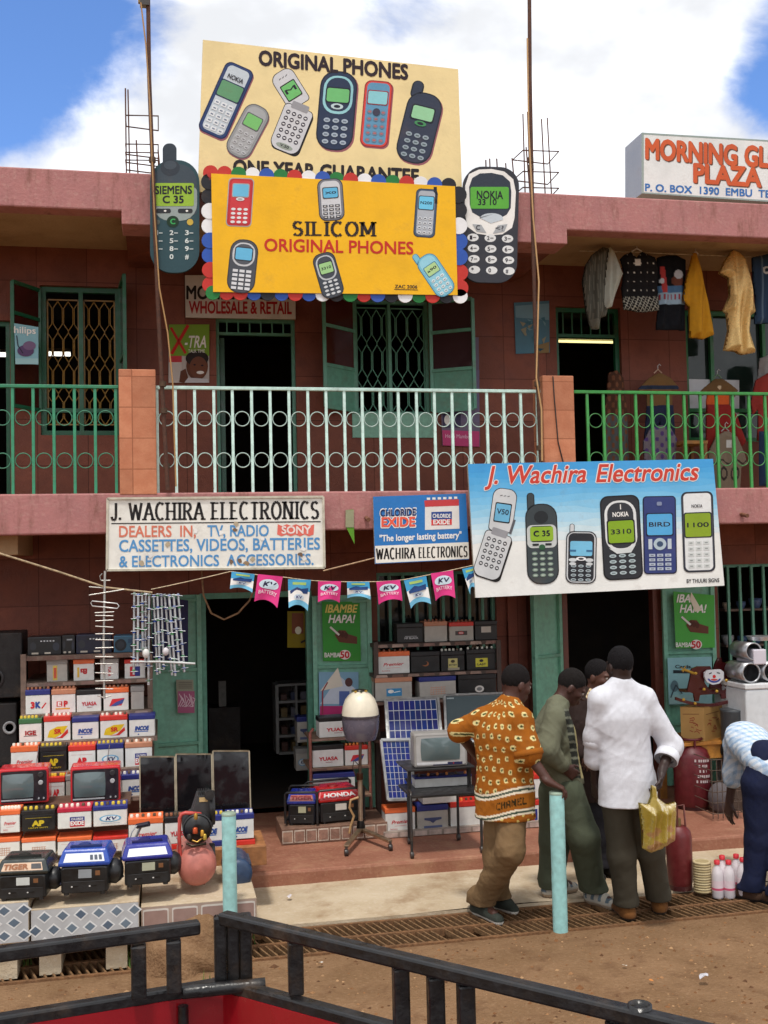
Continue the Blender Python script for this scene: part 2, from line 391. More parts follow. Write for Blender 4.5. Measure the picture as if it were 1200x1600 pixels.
gstrip([-400, 400], [YD0, YD0+.005], lambda x, y: 0 if y <= YD0 else -.3)
gstrip([-400, 400], [YD0+.005, YD1-.005], lambda x, y: -.3)
gstrip([-400, 400], [YD1-.005, YD1], lambda x, y: 0 if y >= YD1 else -.3)
gstrip([-400, 400], [YD1, 60, 900], lambda x, y: -.02)
tag(g.build('ground', 'dirt'), kind='structure')
a = MB()
xs = [-7+.3*i for i in range(57)]
vs = [(x, y, .03+.008*math.sin(3*x+2*y)*(1 if y < YP-.1 else 0)) for y in (YD1+.004, 7.2, 7.4, 7.6, YP+.1) for x in xs]
n = len(xs); a.add(vs, [(j*n+i, j*n+i+1, (j+1)*n+i+1, (j+1)*n+i) for j in range(4) for i in range(n-1)], (170, 140, 100), True)
a.add([(xs[0], YD1+.004, .03), (xs[-1], YD1+.004, .03), (xs[-1], YD1+.004, -.3), (xs[0], YD1+.004, -.3)], [(0, 1, 2, 3)], (170, 140, 100))
tag(a.build('pavement', 'concrete'), kind='structure')
p = MB(); p.box(-7, 10, YP, 13.6, -.02, ZP, (150, 70, 50))
tag(p.build('porch_floor', 'porch', None, .02), kind='structure')

# drain grating: flat bars across the channel
d = thing('drain_grating', 'rusty steel bar grating over the drain along the dirt edge', 'grating', (1, 6.75, 0))
fr = MB()
for y in (YD0+.015, 6.74, YD1-.02): fr.box(-4.5, 8, y-.014, y+.014, -.035, .012, (120, 85, 55))
part(fr, 'frame', 'rust', d)
b = MB(); x = -4.45; rr_ = random.Random(3)
while x < 7.9:
    for (y0, y1) in ((YD0+.03, 6.725), (6.755, YD1-.035)):
        if rr_.random() < .04: continue
        j = rr_.uniform(-.006, .006); b.bar((x+.03+j, y0, -.008), (x-.03+j, y1, -.008), .011, .03, (122, 92, 62))
    x += .047
part(b, 'bars', 'rust', d)
# ---------------------------------------------------------------- the building
bld = thing('shop_building', 'two storey terracotta tiled shop building with pink roof and balcony edges', 'building', (1.5, YW, 0))
XL, XR = -6.5, 10.0
def hole(x0, y0, x1, y1, Y=YW):
    a = P(x0, y0, Y); b = P(x1, y1, Y); c = P((x0+x1)/2, y0, Y); e = P((x0+x1)/2, y1, Y); return [a.x if x0 < x1 else b.x, b.x, e.z, c.z]
def holed(mb, x0, x1, z0, z1, y, holes, depth=.18, col=(140, 60, 45)):
    xs = sorted(set([x0, x1]+[v for h in holes for v in h[:2]])); zs = sorted(set([z0, z1]+[v for h in holes for v in h[2:]]))
    for i in range(len(xs)-1):
        for j in range(len(zs)-1):
            cx, cz = (xs[i]+xs[i+1])/2, (zs[j]+zs[j+1])/2
            if any(h[0] < cx < h[1] and h[2] < cz < h[3] for h in holes): continue
            mb.quad((xs[i], y, zs[j]), (xs[i+1], y, zs[j]), (xs[i+1], y, zs[j+1]), (xs[i], y, zs[j+1]), col)
    for h in holes:
        c = [(h[0], h[2]), (h[1], h[2]), (h[1], h[3]), (h[0], h[3])]
        for k in range(4):
            (ax, az), (bx, bz) = c[k], c[(k+1) % 4]
            mb.quad((ax, y, az), (bx, y, bz), (bx, y+depth, bz), (ax, y+depth, az), col)
ZS1 = PZ(600, 767, YB); ZS0 = PZ(600, 827, YB); ZF = ZS1-.13      # balcony slab: top of kerb, underside, floor
ZR1 = PZ(600, 289, YB); ZR0 = PZ(600, 347, YB)                      # roof fascia
H = {}
H['farleft'] = hole(-60, 500, 17, 775); H['lwin'] = hole(62, 447, 190, 680); H['cdoor'] = hole(337, 497, 466, 775); H['cwin'] = hole(553, 468, 674, 648)
H['rdoor'] = hole(868, 480, 978, 775); H['rwin'] = hole(1070, 486, 1290, 690)
for k in ('farleft', 'cdoor', 'rdoor'): H[k][2] = ZF
HL = {}
HL['shop'] = hole(312, 925, 492, 1250); HL['swin'] = hole(588, 893, 778, 1040); HL['rshop'] = hole(876, 905, 1036, 1240); HL['grill'] = hole(1120, 880, 1330, 1110)
for k in ('shop', 'rshop'): HL[k][2] = ZP
ub = MB(); holed(ub, XL, XR, ZF, ZR0+.1, YW, list(H.values())); 
uw = part(ub, 'wall', 'wall', bld, label='terracotta tiled upper storey wall')
lb = MB(); holed(lb, XL, XR, ZP, ZS0+.05, YW, list(HL.values()))
lw = part(lb, 'wall', 'wall', bld, label='dark red tiled ground floor wall')
# rooms behind the openings
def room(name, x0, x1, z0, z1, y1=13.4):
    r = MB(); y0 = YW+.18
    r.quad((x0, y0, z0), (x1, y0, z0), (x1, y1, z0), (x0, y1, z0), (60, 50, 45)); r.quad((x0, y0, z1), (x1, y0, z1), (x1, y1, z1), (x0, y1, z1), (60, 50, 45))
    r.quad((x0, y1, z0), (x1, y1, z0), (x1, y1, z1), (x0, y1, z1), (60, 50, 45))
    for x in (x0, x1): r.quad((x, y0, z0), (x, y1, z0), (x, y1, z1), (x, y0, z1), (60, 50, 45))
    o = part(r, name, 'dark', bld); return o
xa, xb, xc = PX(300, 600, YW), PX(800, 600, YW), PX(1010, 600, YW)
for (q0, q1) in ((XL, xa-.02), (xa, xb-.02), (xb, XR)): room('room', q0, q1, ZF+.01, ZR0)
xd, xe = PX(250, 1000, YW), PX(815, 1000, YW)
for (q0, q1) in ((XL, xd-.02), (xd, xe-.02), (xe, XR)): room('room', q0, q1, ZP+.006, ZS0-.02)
# back shell so the block is solid from the side
sh = MB(); sh.box(XL-.15, XL, YW, 13.7, -.02, ZR0, (140, 60, 45)); sh.box(XR, XR+.15, YW, 13.7, -.02, ZR0, (140, 60, 45)); sh.box(XL-.15, XR+.15, 13.6, 13.8, -.02, ZR0, (140, 60, 45))
part(sh, 'side_wall', 'wall', bld)
# balcony slab
s = MB(); s.box(XL, XR, YB, YB+.16, ZS0, ZS1, (190, 110, 110)); sl_ = part(s, 'balcony_edge', 'pink', bld, .012)
s = MB(); s.box(XL, XR, YB+.16, YW, ZS0+.06, ZF, (170, 130, 90)); part(s, 'balcony_floor', 'soffit', bld)
for px in (30, 850, 1240):
    s = MB(); x = PX(px, 850, YW); s.box(x-.11, x+.11, YB+.3, YW-.002, ZS0-.14, ZS0+.058, (130, 70, 55)); part(s, 'floor_beam', 'soffit', bld)
# roof
s = MB(); s.box(XL, XR, YB, YB+.18, ZR0, ZR1, (190, 110, 110)); part(s, 'roof_edge', 'pink', bld, .012)
s = MB(); s.box(XL, XR, YB+.18, 13.8, ZR0+.07, ZR1-.12, (170, 130, 90)); rf = part(s, 'roof', 'soffit', bld)
zb = PZ(230, 352, YB); zb2 = PZ(850, 380, YB)
for (p0, p1, z) in ((190, 262, zb), (803, 886, zb2), (-420, -340, zb), (1500, 1580, zb2)):
    s = MB(); s.box(PX(p0, 350, YB), PX(p1, 360, YB), YB-.003, YB+.3, z, ZR1-.004 if p0 != 803 else ZR1-.006, (190, 110, 110)); part(s, 'roof_beam', 'pink', bld, .008)
    s = MB(); s.box(PX(p0, 350, YB)+.02, PX(p1, 360, YB)-.02, YB+.3, YW-.002, z+.02, ZR0+.068, (120, 60, 50)); part(s, 'roof_beam', 'wall', bld)
# balcony pillars
pill = []
for (p0, p1, yt) in ((186, 244, 577), (849, 898, 587)):
    s = MB(); s.box(PX(p0, 660, YB), PX(p1, 660, YB), YB-.004, YB+.24, ZS1-.012 if p0 < 500 else ZS1-.01, PZ((p0+p1)/2, yt, YB), (205, 120, 85)); pill.append(part(s, 'balcony_pillar', 'pillar', bld, .006))
# balcony railings
def railing(xs, xe_, bars, col, yt, label):
    z1 = PZ(600, 607, YB+.05); y = YB+.07; zr = [PZ(600, 655, YB+.05), PZ(600, 718, YB+.05)]
    top = MB(); top.box(xs, xe_, y-.018, y+.018, z1-.022, z1+.004, col)
    r = part(top, 'balcony_railing', 'steel', bld, .004, label=label)
    b0 = MB(); x0 = bars[0]; b0.box(x0-.011, x0+.011, y-.011, y+.011, ZS1-.01, z1-.021, tuple(min(255, c+12) for c in col))
    o = part(b0, 'baluster', 'steel', r, .002)
    q0 = MB(); xm = (bars[0]+bars[1])/2; rad = (bars[1]-bars[0])/2-.013
    q0.tube([(xm+rad*math.cos(t*math.pi/12), y, zr[0]+rad*math.sin(t*math.pi/12)) for t in range(24)], .0042, tuple(int(c*.75+30) for c in col), 6, True)
    qo = part(q0, 'ring', 'steel', r)
    for i, x in enumerate(bars):
        if i: dup(o, (x-x0, 0, 0), r)
        if i < len(bars)-1:
            for k in (0, 1):
                if i or k: dup(qo, ((x+bars[i+1])/2-xm, 0, zr[k]-zr[0]), r)
    return r
bx = lambda px: PX(px, 690, YB+.07)
railing(bx(-235), bx(186), [bx(20+32.3*i) for i in range(-8, 6)], (42, 128, 92), 0, 'teal green left balcony railing')
railing(bx(244), bx(849), [bx(v) for v in (246, 275, 305, 335, 364, 394, 423, 452.5, 482, 510.5, 539, 567, 595, 623.5, 652, 680, 707.5, 735, 762, 788.5, 815, 841)], (196, 226, 217), 0, 'pale aqua middle balcony railing')
railing(bx(898), bx(1420), [bx(919+25.3*i) for i in range(0, 19)], (52, 140, 62), 0, 'bright green right balcony railing')

GREEN = (28, 96, 66); TEAL = (118, 176, 152); TEALD = (90, 150, 128)
def frame(h, t, col, y=YW+.05, dpt=.05, name='window_frame', parent=bld, mull=(), trans=()):
    sill = name != 'door_frame'
    f = MB(); x0, x1, z0, z1 = h
    f.box(x0, x0+t, y, y+dpt, z0, z1, col); f.box(x1-t, x1, y, y+dpt, z0, z1, col); f.box(x0+t, x1-t, y, y+dpt, z1-t, z1, col); 
    if sill: f.box(x0+t, x1-t, y, y+dpt, z0, z0+t, col)
    for q in mull: f.box(q-t*.4, q+t*.4, y+.002, y+dpt-.002, z0+t, z1-t, col)
    for q in trans: f.box(x0+t, x1-t, y+.004, y+dpt-.004, q-t*.4, q+t*.4, col)
    return part(f, name, 'steel', parent)
def grille(h, nx, nz, col, y, parent, r=.006):
    """hexagon mesh of bent bars"""
    b = MB(); x0, x1, z0, z1 = h; wx = (x1-x0)/nx; hz = (z1-z0)/nz
    for i in range(nx+1):
        for sgn in (-1, 1):
            pts = []
            for j in range(nz):
                zb_ = z0+hz*j; a = wx*.44*sgn*(1 if (i) % 2 == 0 else 1)
                for (q, e) in ((0, 0), (.22, 1), (.72, 1), (.94, 0)):
                    pts.append((min(max(x0+wx*i+a*e, x0), x1), y, zb_+hz*q))
            b.tube(pts, r, col, 5)
    for q in (z0+.004, z1-.004): b.bar((x0, y, q), (x1, y, q), .012, .012, col)
    for q in (x0+.004, x1-.004): b.bar((q, y, z0), (q, y, z1), .012, .012, col)
    return part(b, 'window_grille', 'steel', parent)
# left upper window
wn = frame(H['lwin'], .045, GREEN, mull=[(H['lwin'][0]+H['lwin'][1])/2], trans=[PZ(125, 640, YW)], name='window'); wn['label'] = 'green framed upper window with yellow grille'
x0, x1, z0, z1 = H['lwin']; xm = (x0+x1)/2
grille((x0+.05, xm-.02, z0+.1, z1-.1), 3, 4, (150, 112, 40), YW+.1, wn); grille((xm+.02, x1-.05, z0+.1, z1-.1), 3, 4, (150, 112, 40), YW+.1, wn)
def casement(hx, zc0, zc1, tip, rows, col, parent, panel=0, glass=(70, 30, 26)):  # default pane colour has the dark red reflection painted in
    """a leaf hinged at x=hx on the wall, tip = (dx, dy) of its free edge"""
    f = MB(); a = Vector((hx, YW-.01, 0)); b = a+Vector((tip[0], tip[1], 0)); 
    def q(t, z): v = a.lerp(b, t); return Vector((v.x, v.y, z))
    for t in (.02, .98): f.bar(q(t, zc0), q(t, zc1), .03, .03, col)
    for r in [0, 1]+rows: z = zc0+(zc1-zc0)*r; f.bar(q(.03, z), q(.97, z), .028, .03, col)
    o = part(f, 'casement', 'steel', parent)
    g_ = MB(); nrm = Vector((-tip[1], tip[0], 0)).normalized()*.004
    zz = zc0+(zc1-zc0)*panel
    if panel: g_.prism([q(.04, zc0+.01), q(.96, zc0+.01), q(.96, zz), q(.04, zz)], nrm, col); part(g_, 'panel', 'steel', o)
    g_ = MB(); g_.prism([q(.04, zz+.015), q(.96, zz+.015), q(.96, zc1-.02), q(.04, zc1-.02)], nrm, glass); part(g_, 'pane', 'glassy', o)
    return o
zc0, zc1 = PZ(40, 640, YW-.2), PZ(40, 445, YW-.2)
casement(x0, zc0+.02, zc1-.0, (PX(19, 540, YW-.3)-x0, -.30), [.5, .75], GREEN, wn)
casement(x1, zc0-.2, zc1+.05, (.05, -.42), [.5], GREEN, wn)
# centre upper door with transom
dr = frame(H['cdoor'], .03, TEALD, name='door_frame', trans=[PZ(400, 520, YW)]); x0, x1, z0, z1 = H['cdoor']
b = MB()
for i in range(1, 7): x = x0+(x1-x0)*i/7; b.box(x-.006, x+.006, YW+.06, YW+.075, PZ(400, 520, YW), z1-.03, TEALD)
part(b, 'transom_bars', 'steel', dr)
b = MB(); b.box(x0+.04, x0+.08, YW+.12, YW+.75, z0+.02, PZ(400, 525, YW), (60, 100, 85)); part(b, 'door', 'steel', dr)
# centre upper window with open casements and lower panel
wn = frame(H['cwin'], .03, TEALD, name='window', mull=[PX(611, 560, YW)]); wn['label'] = 'teal window with diamond grille and open casements'
x0, x1, z0, z1 = H['cwin']; xm = PX(611, 560, YW)
grille((x0+.03, xm-.015, z0+.03, z1-.06), 3, 3, TEALD, YW+.09, wn); grille((xm+.015, x1-.03, z0+.03, z1-.06), 3, 3, TEALD, YW+.09, wn)
b = MB(); a_ = hole(550, 646, 677, 684); b.box(a_[0], a_[1], YW-.012, YW-.002, a_[2], a_[3], (120, 172, 150)); part(b, 'panel', 'steel', wn)
zc0, zc1 = PZ(530, 640, YW-.1), PZ(530, 466, YW-.1)
casement(x0, zc0, zc1, (PX(506, 560, YW-.28)-x0, -.28), [.37, .72], TEALD, wn, .37)
casement(x1, zc0, zc1, (PX(741, 560, YW-.22)-x1, -.22), [.37, .72], TEALD, wn, .37, (62, 42, 46))
# right upper door and window
dr = frame(H['rdoor'], .04, GREEN, name='door_frame', trans=[PZ(920, 523, YW)]); x0, x1, z0, z1 = H['rdoor']
b = MB()
for i in range(1, 7): x = x0+(x1-x0)*i/7; b.box(x-.006, x+.006, YW+.06, YW+.075, PZ(920, 523, YW), z1-.04, GREEN)
part(b, 'transom_bars', 'steel', dr)
frame(H['rwin'], .045, (34, 110, 60), name='window', mull=[PX(1118, 580, YW), PX(1200, 580, YW)], trans=[PZ(1150, 640, YW)])
b = MB(); x0, x1, z0, z1 = H['rwin']; b.quad((x0, YW+.11, z0), (x1, YW+.11, z0), (x1, YW+.11, z1), (x0, YW+.11, z1), (30, 44, 40)); part(b, 'pane', 'glassy', bld)
frame(H['farleft'], .04, GREEN, name='door_frame')
# ground floor openings
fs_ = frame(HL['shop'], .05, TEALD, y=YW-.02, dpt=.09, name='door_frame'); frame(HL['rshop'], .05, (110, 60, 48), y=YW-.02, dpt=.09, name='door_frame')
for k, nb in (('swin', 9), ('grill', 11)):
    f_ = frame(HL[k], .03, TEALD, name='window'); x0, x1, z0, z1 = HL[k]; b = MB()
    for i in range(1, nb): x = x0+(x1-x0)*i/nb; b.box(x-.012, x+.012, YW+.02, YW+.045, z0+.02, z1-.02, TEALD)
    part(b, 'window_bars', 'steel', f_)
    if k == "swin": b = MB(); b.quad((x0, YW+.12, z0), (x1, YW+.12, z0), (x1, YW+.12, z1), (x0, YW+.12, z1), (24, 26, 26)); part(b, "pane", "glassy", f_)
def leaf(name, p0, p1, yt, yb, Y0, Y1, rails, label):
    """steel sheet door leaf between two picture columns, standing at depths Y0 -> Y1"""
    a = P(p0, (yt+yb)/2, Y0); b_ = P(p1, (yt+yb)/2, Y1); z1 = PZ((p0+p1)/2, yt, (Y0+Y1)/2); z0 = ZP+.02
    q = MB(); t = Vector((b_.x-a.x, b_.y-a.y, 0)); nn = Vector((t.y, -t.x, 0)).normalized()
    A = Vector((a.x, a.y, z0)); B = Vector((b_.x, b_.y, z0)); up = Vector((0, 0, z1-z0))
    q.prism([A, B, B+up, A+up], -nn*.012, TEAL); o = part(q, name, 'steel', bld, label=label)
    q = MB()
    for e in (A+t.normalized()*.02, B-t.normalized()*.02): q.bar(e+nn*.016, e+up+nn*.016, .04, .03, TEAL, nn)
    for r_ in rails:
        z = PZ((p0+p1)/2, r_, (Y0+Y1)/2)-z0; q.bar(A+nn*.014+Vector((0, 0, z)), B+nn*.014+Vector((0, 0, z)), .028, .028, tuple(c-14 for c in TEAL))
    part(q, 'leaf_frame', 'steel', o, .003); return A, B, nn
leaf('door', 238, 315, 930, 1230, YW-.12, YW-.06, (938, 1047, 1162), 'teal steel door leaf folded open left of the shop entrance')
leaf('door', 490, 583, 930, 1270, YW-.10, YW-.14, (940, 1041, 1180), 'teal steel door leaf with green poster')
leaf('door', 834, 878, 915, 1250, YW-.25, YW-.05, (1025, 1120), 'narrow teal door leaf left of the second entrance')
leaf('door', 1038, 1120, 905, 1250, YW-.08, YW-.14, (1019, 1130), 'teal steel door leaf right of the second entrance')
b = MB(); x = PX(813, 1000, YW); b.box(x-.13, x+.05, YW-.05, YW-.004, ZP, ZS0, (95, 38, 30)); part(b, 'wall_pier', 'wall', bld)
# lit lamps inside
for nm, (p0, p1, py, Y), mt, lab in (('tube_lamp', (66, 110, 553, 12.5), 'tube', 'white strip lamp glowing behind the yellow grille window'), ('tube_lamp', (-30, 17, 554, 12.5), 'tube', 'white strip lamp glowing in the doorway at the frame edge'), ('tube_lamp', (866, 962, 533, 11.8), 'tubewarm', 'warm yellow strip lamp glowing inside the right upper door')):
    q = MB(); a = P(p0, py, Y); b_ = P(p1, py, Y); q.tube([a, (b_.x, b_.y, a.z)], (.022 if mt == 'tube' else .014), (255, 250, 240), 8); t_ = q.build(nm, mt); tag(t_, lab, 'lamp')
    q = MB(); q.box(a.x, b_.x, Y-.03, Y+.03, a.z+.024, a.z+.06, (200, 200, 195)); part(q, 'lamp_housing', 'plastic', t_)
# roof clutter: rebar stubs left for a further storey
def rebar(name, label, xs, Yd, bands, top):
    t = thing(name, label, 'rebar', (P(xs[0], 280, YB+.5).x, YB+.5, ZR1-.12), 'bare reinforcing bars left standing on the roof')
    q = MB()
    for i, (px, py) in enumerate(zip(xs, top)):
        Y = YB+.45+(.28 if i % 2 else 0); a = P(px, py, Y); q.tube([(a.x+.01*i, Y, ZR1-.13), (a.x, Y, a.z)], .0062, (95, 60, 48), 5)
    part(q, 'bars', 'rust', t)
    for py in bands:
        q = MB(); a = P(min(xs), py, YB+.45); b_ = P(max(xs), py-4, YB+.73)
        q.tube([(a.x, a.y, a.z), (b_.x, a.y, a.z+.01), (b_.x, b_.y, a.z), (a.x, b_.y, a.z+.02)], .006, (85, 55, 45), 5, True); part(q, 'tie', 'rust', t)
rebar('rebar_cage', 'bare rebar cage on the roof beside the rusty pole at left', (196, 200, 213, 232, 247), 0, (180, 225, 238, 250), (138, 140, 219, 136, 234))
rebar('rebar_cage', 'bare rebar cage on the roof between phone cutout and plaza sign', (817, 824, 846, 855, 822), 0, (235, 268, 293), (178, 175, 186, 184, 230))
rebar('rebar_stubs', 'short bare rebar stubs behind the tallest phone cutout at right', (759, 765, 776, 790, 800), 0, (), (250, 248, 248, 255, 247))
# ---------------------------------------------------------------- signs, painted boards and posters
BLACK = (22, 20, 22); WHITE = (238, 236, 232); INK = (28, 24, 40)
def board(name, label, cat, quad, Y, col, thick=.03, mat='sign', edge=(170, 160, 140), fname='board'):
    q = [P(x, y, Y) for x, y in quad]
    t = thing(name, label, cat, ((q[0].x+q[2].x)/2, Y+thick, min(v.z for v in q)))
    mb = MB(); mb.add(q, [(0, 1, 2, 3)], col)
    b = [v+Vector((0, thick, 0)) for v in q]
    mb.add(q+b, [(4, 7, 6, 5), (0, 4, 5, 1), (1, 5, 6, 2), (2, 6, 7, 3), (3, 7, 4, 0)], edge)
    return t, mb, pxart(mb, Y)
def keys(A, x0, y0, x1, y1, nc, nr, col, l, rx=.36, ry=.34, rnd_=True, mark=None):
    for i in range(nc):
        for j in range(nr):
            cx = x0+(x1-x0)*(i+.5)/nc; cy = y0+(y1-y0)*(j+.5)/nr; a = (x1-x0)/nc*rx; b = (y1-y0)/nr*ry
            if rnd_: A.ell(cx, cy, a, b, col, l, 10)
            else: A.rect(cx-a, cy-b, cx+a, cy+b, col, l)
            if mark: A.rect(cx-a*.5, cy-b*.3, cx+a*.5, cy+b*.3, mark, l+1)
def phone(A, cx, cy, w, h, ang=0, body=(40, 50, 70), face=None, scr=(130, 190, 110), key=WHITE, key_r=True, r=.35, edge=BLACK, sy=(.16, .42), ky=(.52, .94), txt=None, ant=0, nc=3, nr=4, mark=None, ring=None, navi=None, sh=0, fr=.12, tcol=INK, shadow=None, sx=.3, spk=False, l=1):
    B = A.local(cx, cy, ang, 1, 1, sh); x, y = w/2, h/2
    if shadow: B.rr(-x*.94, -y*.97, x*1.08, y*1.04, r*w, shadow, l)
    if ant:
        s_ = -1 if ant < 0 else 1; ax = s_*x*.62; aw = w*abs(ant)*.5
        B.rr(ax-aw, -y-h*.14, ax+aw, -y+h*.12, aw*.95, edge, l+.6); B.rr(ax-aw*.75, -y-h*.13, ax+aw*.75, -y+h*.12, aw*.7, body, l+1)
    B.rr(-x, -y, x, y, r*w, edge, l+1); k = max(.7, w*.035); B.rr(-x+k, -y+k, x-k, y-k, r*w*.93, body, l+2)
    if face: B.rr(-x+fr*w, -y+fr*w*.8, x-fr*w, y-fr*w*.9, r*w*.7, face, l+3)
    if ring: B.rr(-x+w*.1, -y+h*.06, x-w*.1, -y+h*ring[1], w*.34, ring[0], l+3); B.rr(-x+w*.17, -y+h*.085, x-w*.17, -y+h*(ring[1]-.035), w*.28, body if len(ring) < 3 else ring[2], l+4)
    sx0, sx1 = -w*sx, w*sx; s0, s1 = -y+h*sy[0], -y+h*sy[1]
    B.rr(sx0-w*.035, s0-w*.035, sx1+w*.035, s1+w*.035, w*.07, edge, l+5); B.rr(sx0, s0, sx1, s1, w*.06, scr, l+6)
    if txt: B.text(txt, sx0+w*.06, sx1-w*.06, (s0+s1)/2+h*.025, h*.055, tcol, l+7, .015)
    if navi: B.ell(0, -y+h*(sy[1]+.055), w*.17, h*.038, navi, l+6, 12); B.ell(0, -y+h*(sy[1]+.055), w*.09, h*.02, edge, l+7, 10)
    if spk:
        for i in (-1, 0, 1): B.line([(i*w*.1-w*.03, -y+h*.06), (i*w*.1+w*.03, -y+h*.06)], h*.008, edge, l+6)
    keys(B, -w*.36, -y+h*ky[0], w*.36, -y+h*ky[1], nc, nr, key, l+6, .38, .32, key_r, mark)
    return B
def flip_phone(A, lid, base, la, ba, col=(205, 205, 208), scr=(110, 180, 110), txt='V50', keycol=(50, 45, 60), l=1, stxt=None):
    """lid and base are (cx, cy, w, h)"""
    L_ = A.local(lid[0], lid[1], la); w, h = lid[2], lid[3]
    L_.rr(-w/2-1, -h/2-1, w/2+1, h/2+1, w*.36, BLACK, l, rb=w*.15); L_.rr(-w/2, -h/2, w/2, h/2, w*.35, col, l+1, rb=w*.14)
    L_.rr(-w*.36, -h*.17, w*.36, h*.3, w*.06, BLACK, l+2); L_.rr(-w*.32, -h*.14, w*.32, h*.27, w*.05, scr, l+3)
    if stxt: L_.text(stxt, -w*.26, w*.26, h*.1, h*.12, INK, l+4, .015)
    for i in (-1, 0, 1): L_.line([(i*w*.16-w*.05, -h*.33), (i*w*.16+w*.05, -h*.35)], 1, (90, 90, 95), l+3)
    B = A.local(base[0], base[1], ba); w, h = base[2], base[3]
    B.rr(-w/2+w*.04, -h/2+1, w/2+w*.07, h/2+h*.03, w*.2, BLACK, l); B.rr(-w/2-1, -h/2-1, w/2+1, h/2+1, w*.15, BLACK, l+1, rb=w*.3); B.rr(-w/2, -h/2, w/2, h/2, w*.14, col, l+2, rb=w*.29)
    B.rr(-w*.3, -h*.6, w*.3, -h*.44, w*.05, (150, 150, 155), l+3)
    keys(B, -w*.42, -h*.4, w*.42, h*.3, 4 if w > 38 else 3, 5, keycol, l+3, .36, .34, True, (225, 225, 225))
    if txt: B.ell(0, h*.4, w*.3, h*.06, (150, 160, 150), l+3); B.text(txt, -w*.16, w*.16, h*.42, h*.055, INK, l+4, .02)

# cream board on the roof
YT = YB-.06
t, mb, A = board('painted_board', 'big cream hand painted board of six phones topmost above the roof', 'sign', [(317, 62), (716, 108), (722, 300), (309, 300)], YT, (238, 216, 160), .04)
A.text('ORIGINAL PHONES', 404, 638, 101, 22, (40, 24, 34), 3, .05, .098)
A.text('ONE YEAR GUARANTEE', 364, 655, 271, 21, (30, 22, 26), 3, .05, .052)
sh = (150, 90, 100)
phone(A, 353, 157, 48, 118, 24, (40, 62, 110), (196, 206, 214), (96, 150, 110), (226, 230, 234), False, .22, (28, 40, 80), (.26, .47), (.52, .95), None, 0, 3, 5, (120, 130, 150), shadow=sh, sx=.38)
A.local(353, 157, 24).text('NOKIA', -13, 13, -34, 7, INK, 9, .02)
phone(A, 387, 205, 42, 88, 28, (146, 148, 150), (168, 170, 172), (120, 190, 110), (190, 192, 195), True, .4, (90, 92, 96), (.2, .42), (.5, .93), None, 0, 3, 4, (130, 130, 134), shadow=sh)
flip_phone(A, (453, 138, 36, 60), (455, 202, 46, 72), -32, 22, (205, 206, 210), (110, 190, 110), 'V.50', stxt='M')
phone(A, 526, 173, 58, 124, 5, (38, 52, 80), None, (112, 190, 118), (168, 182, 196), True, .42, (24, 30, 48), (.22, .39), (.58, .94), None, 0, 3, 4, (110, 122, 140), ring=((150, 205, 212), .54, (38, 52, 80)), navi=(190, 210, 214), shadow=sh)
phone(A, 588, 178, 44, 104, 5, (214, 70, 62), (96, 150, 184), (140, 205, 214), (120, 130, 150), True, .25, (150, 40, 44), (.16, .35), (.42, .95), None, 0, 3, 5, (190, 100, 100), fr=.1, shadow=sh, sx=.34)
A.local(588, 178, 5).ell(0, -3, 6, 6, (60, 60, 80), 9, 12)
phone(A, 655, 200, 56, 112, 14, (50, 58, 78), None, (150, 205, 160), (150, 165, 175), True, .42, (28, 34, 46), (.2, .38), (.56, .95), None, -.34, 3, 4, (90, 105, 110), shadow=sh, sx=.3, navi=(70, 140, 90))
part(mb, 'board', 'sign', t)
q = MB()
for px in (345, 520, 690): x = PX(px, 200, YT); q.box(x-.03, x+.03, YT+.042, YT+.09, PZ(px, 330, YT), PZ(px, 120, YT), (90, 70, 55))
part(q, 'batten', 'wood', t)

# yellow board with scalloped border
YY = YB-.16
t, mb, A = board('painted_board', 'yellow hand painted board with scalloped border on the roof edge', 'sign', [(330, 271), (711, 291), (715, 461), (333, 456)], YY, (242, 184, 22), .03)
A.stroke_text('SILICOM', 457, 591, 368, 22, (40, 30, 30), 3, .22, .01)
A.text('ORIGINAL PHONES', 413, 646, 392, 19, (196, 44, 30), 3, .02, .022)
A.text('ZAC 2006', 617, 652, 450, 5, INK, 3, .02, .02); A.line([(616, 452), (653, 453)], 1, INK, 3)
phone(A, 375, 316, 40, 76, 2, (188, 46, 54), (206, 60, 66), (110, 190, 226), (226, 226, 228), True, .16, (170, 170, 170), (.13, .38), (.6, .95), None, 0, 3, 4, navi=(220, 220, 222), sx=.3, sh=-.03)
phone(A, 517, 312, 40, 66, -4, (120, 122, 130), (206, 208, 212), (96, 180, 220), (70, 72, 80), False, .3, (60, 60, 66), (.22, .45), (.6, .95), 'X0', 0, 3, 4, WHITE, sx=.28)
phone(A, 665, 333, 34, 76, 4, (70, 88, 112), (176, 182, 190), (110, 200, 236), (214, 218, 222), True, .22, (44, 54, 70), (.16, .42), (.56, .95), 'N200', 0, 3, 4, (60, 70, 90), sx=.33)
A.line([(680, 292), (681, 318)], 5, (30, 36, 48), 3)
phone(A, 379, 416, 44, 84, 6, (74, 78, 86), None, (104, 186, 226), (216, 218, 222), False, .42, (50, 52, 58), (.16, .38), (.55, .95), None, 0, 3, 5, ring=((200, 202, 206), .5, (84, 88, 96)), sx=.29)
phone(A, 513, 430, 36, 72, -16, (66, 72, 82), None, (160, 206, 140), (206, 210, 214), True, .36, (38, 40, 48), (.22, .45), (.6, .95), '3310', 0, 3, 4, ring=((190, 195, 200), .6, (66, 72, 82)), sx=.28)
phone(A, 681, 430, 34, 72, -34, (120, 190, 214), (150, 208, 226), (180, 214, 150), (226, 234, 236), True, .4, (70, 130, 156), (.24, .45), (.52, .95), 'a90', -.3, 3, 4, (130, 160, 170), sx=.3)
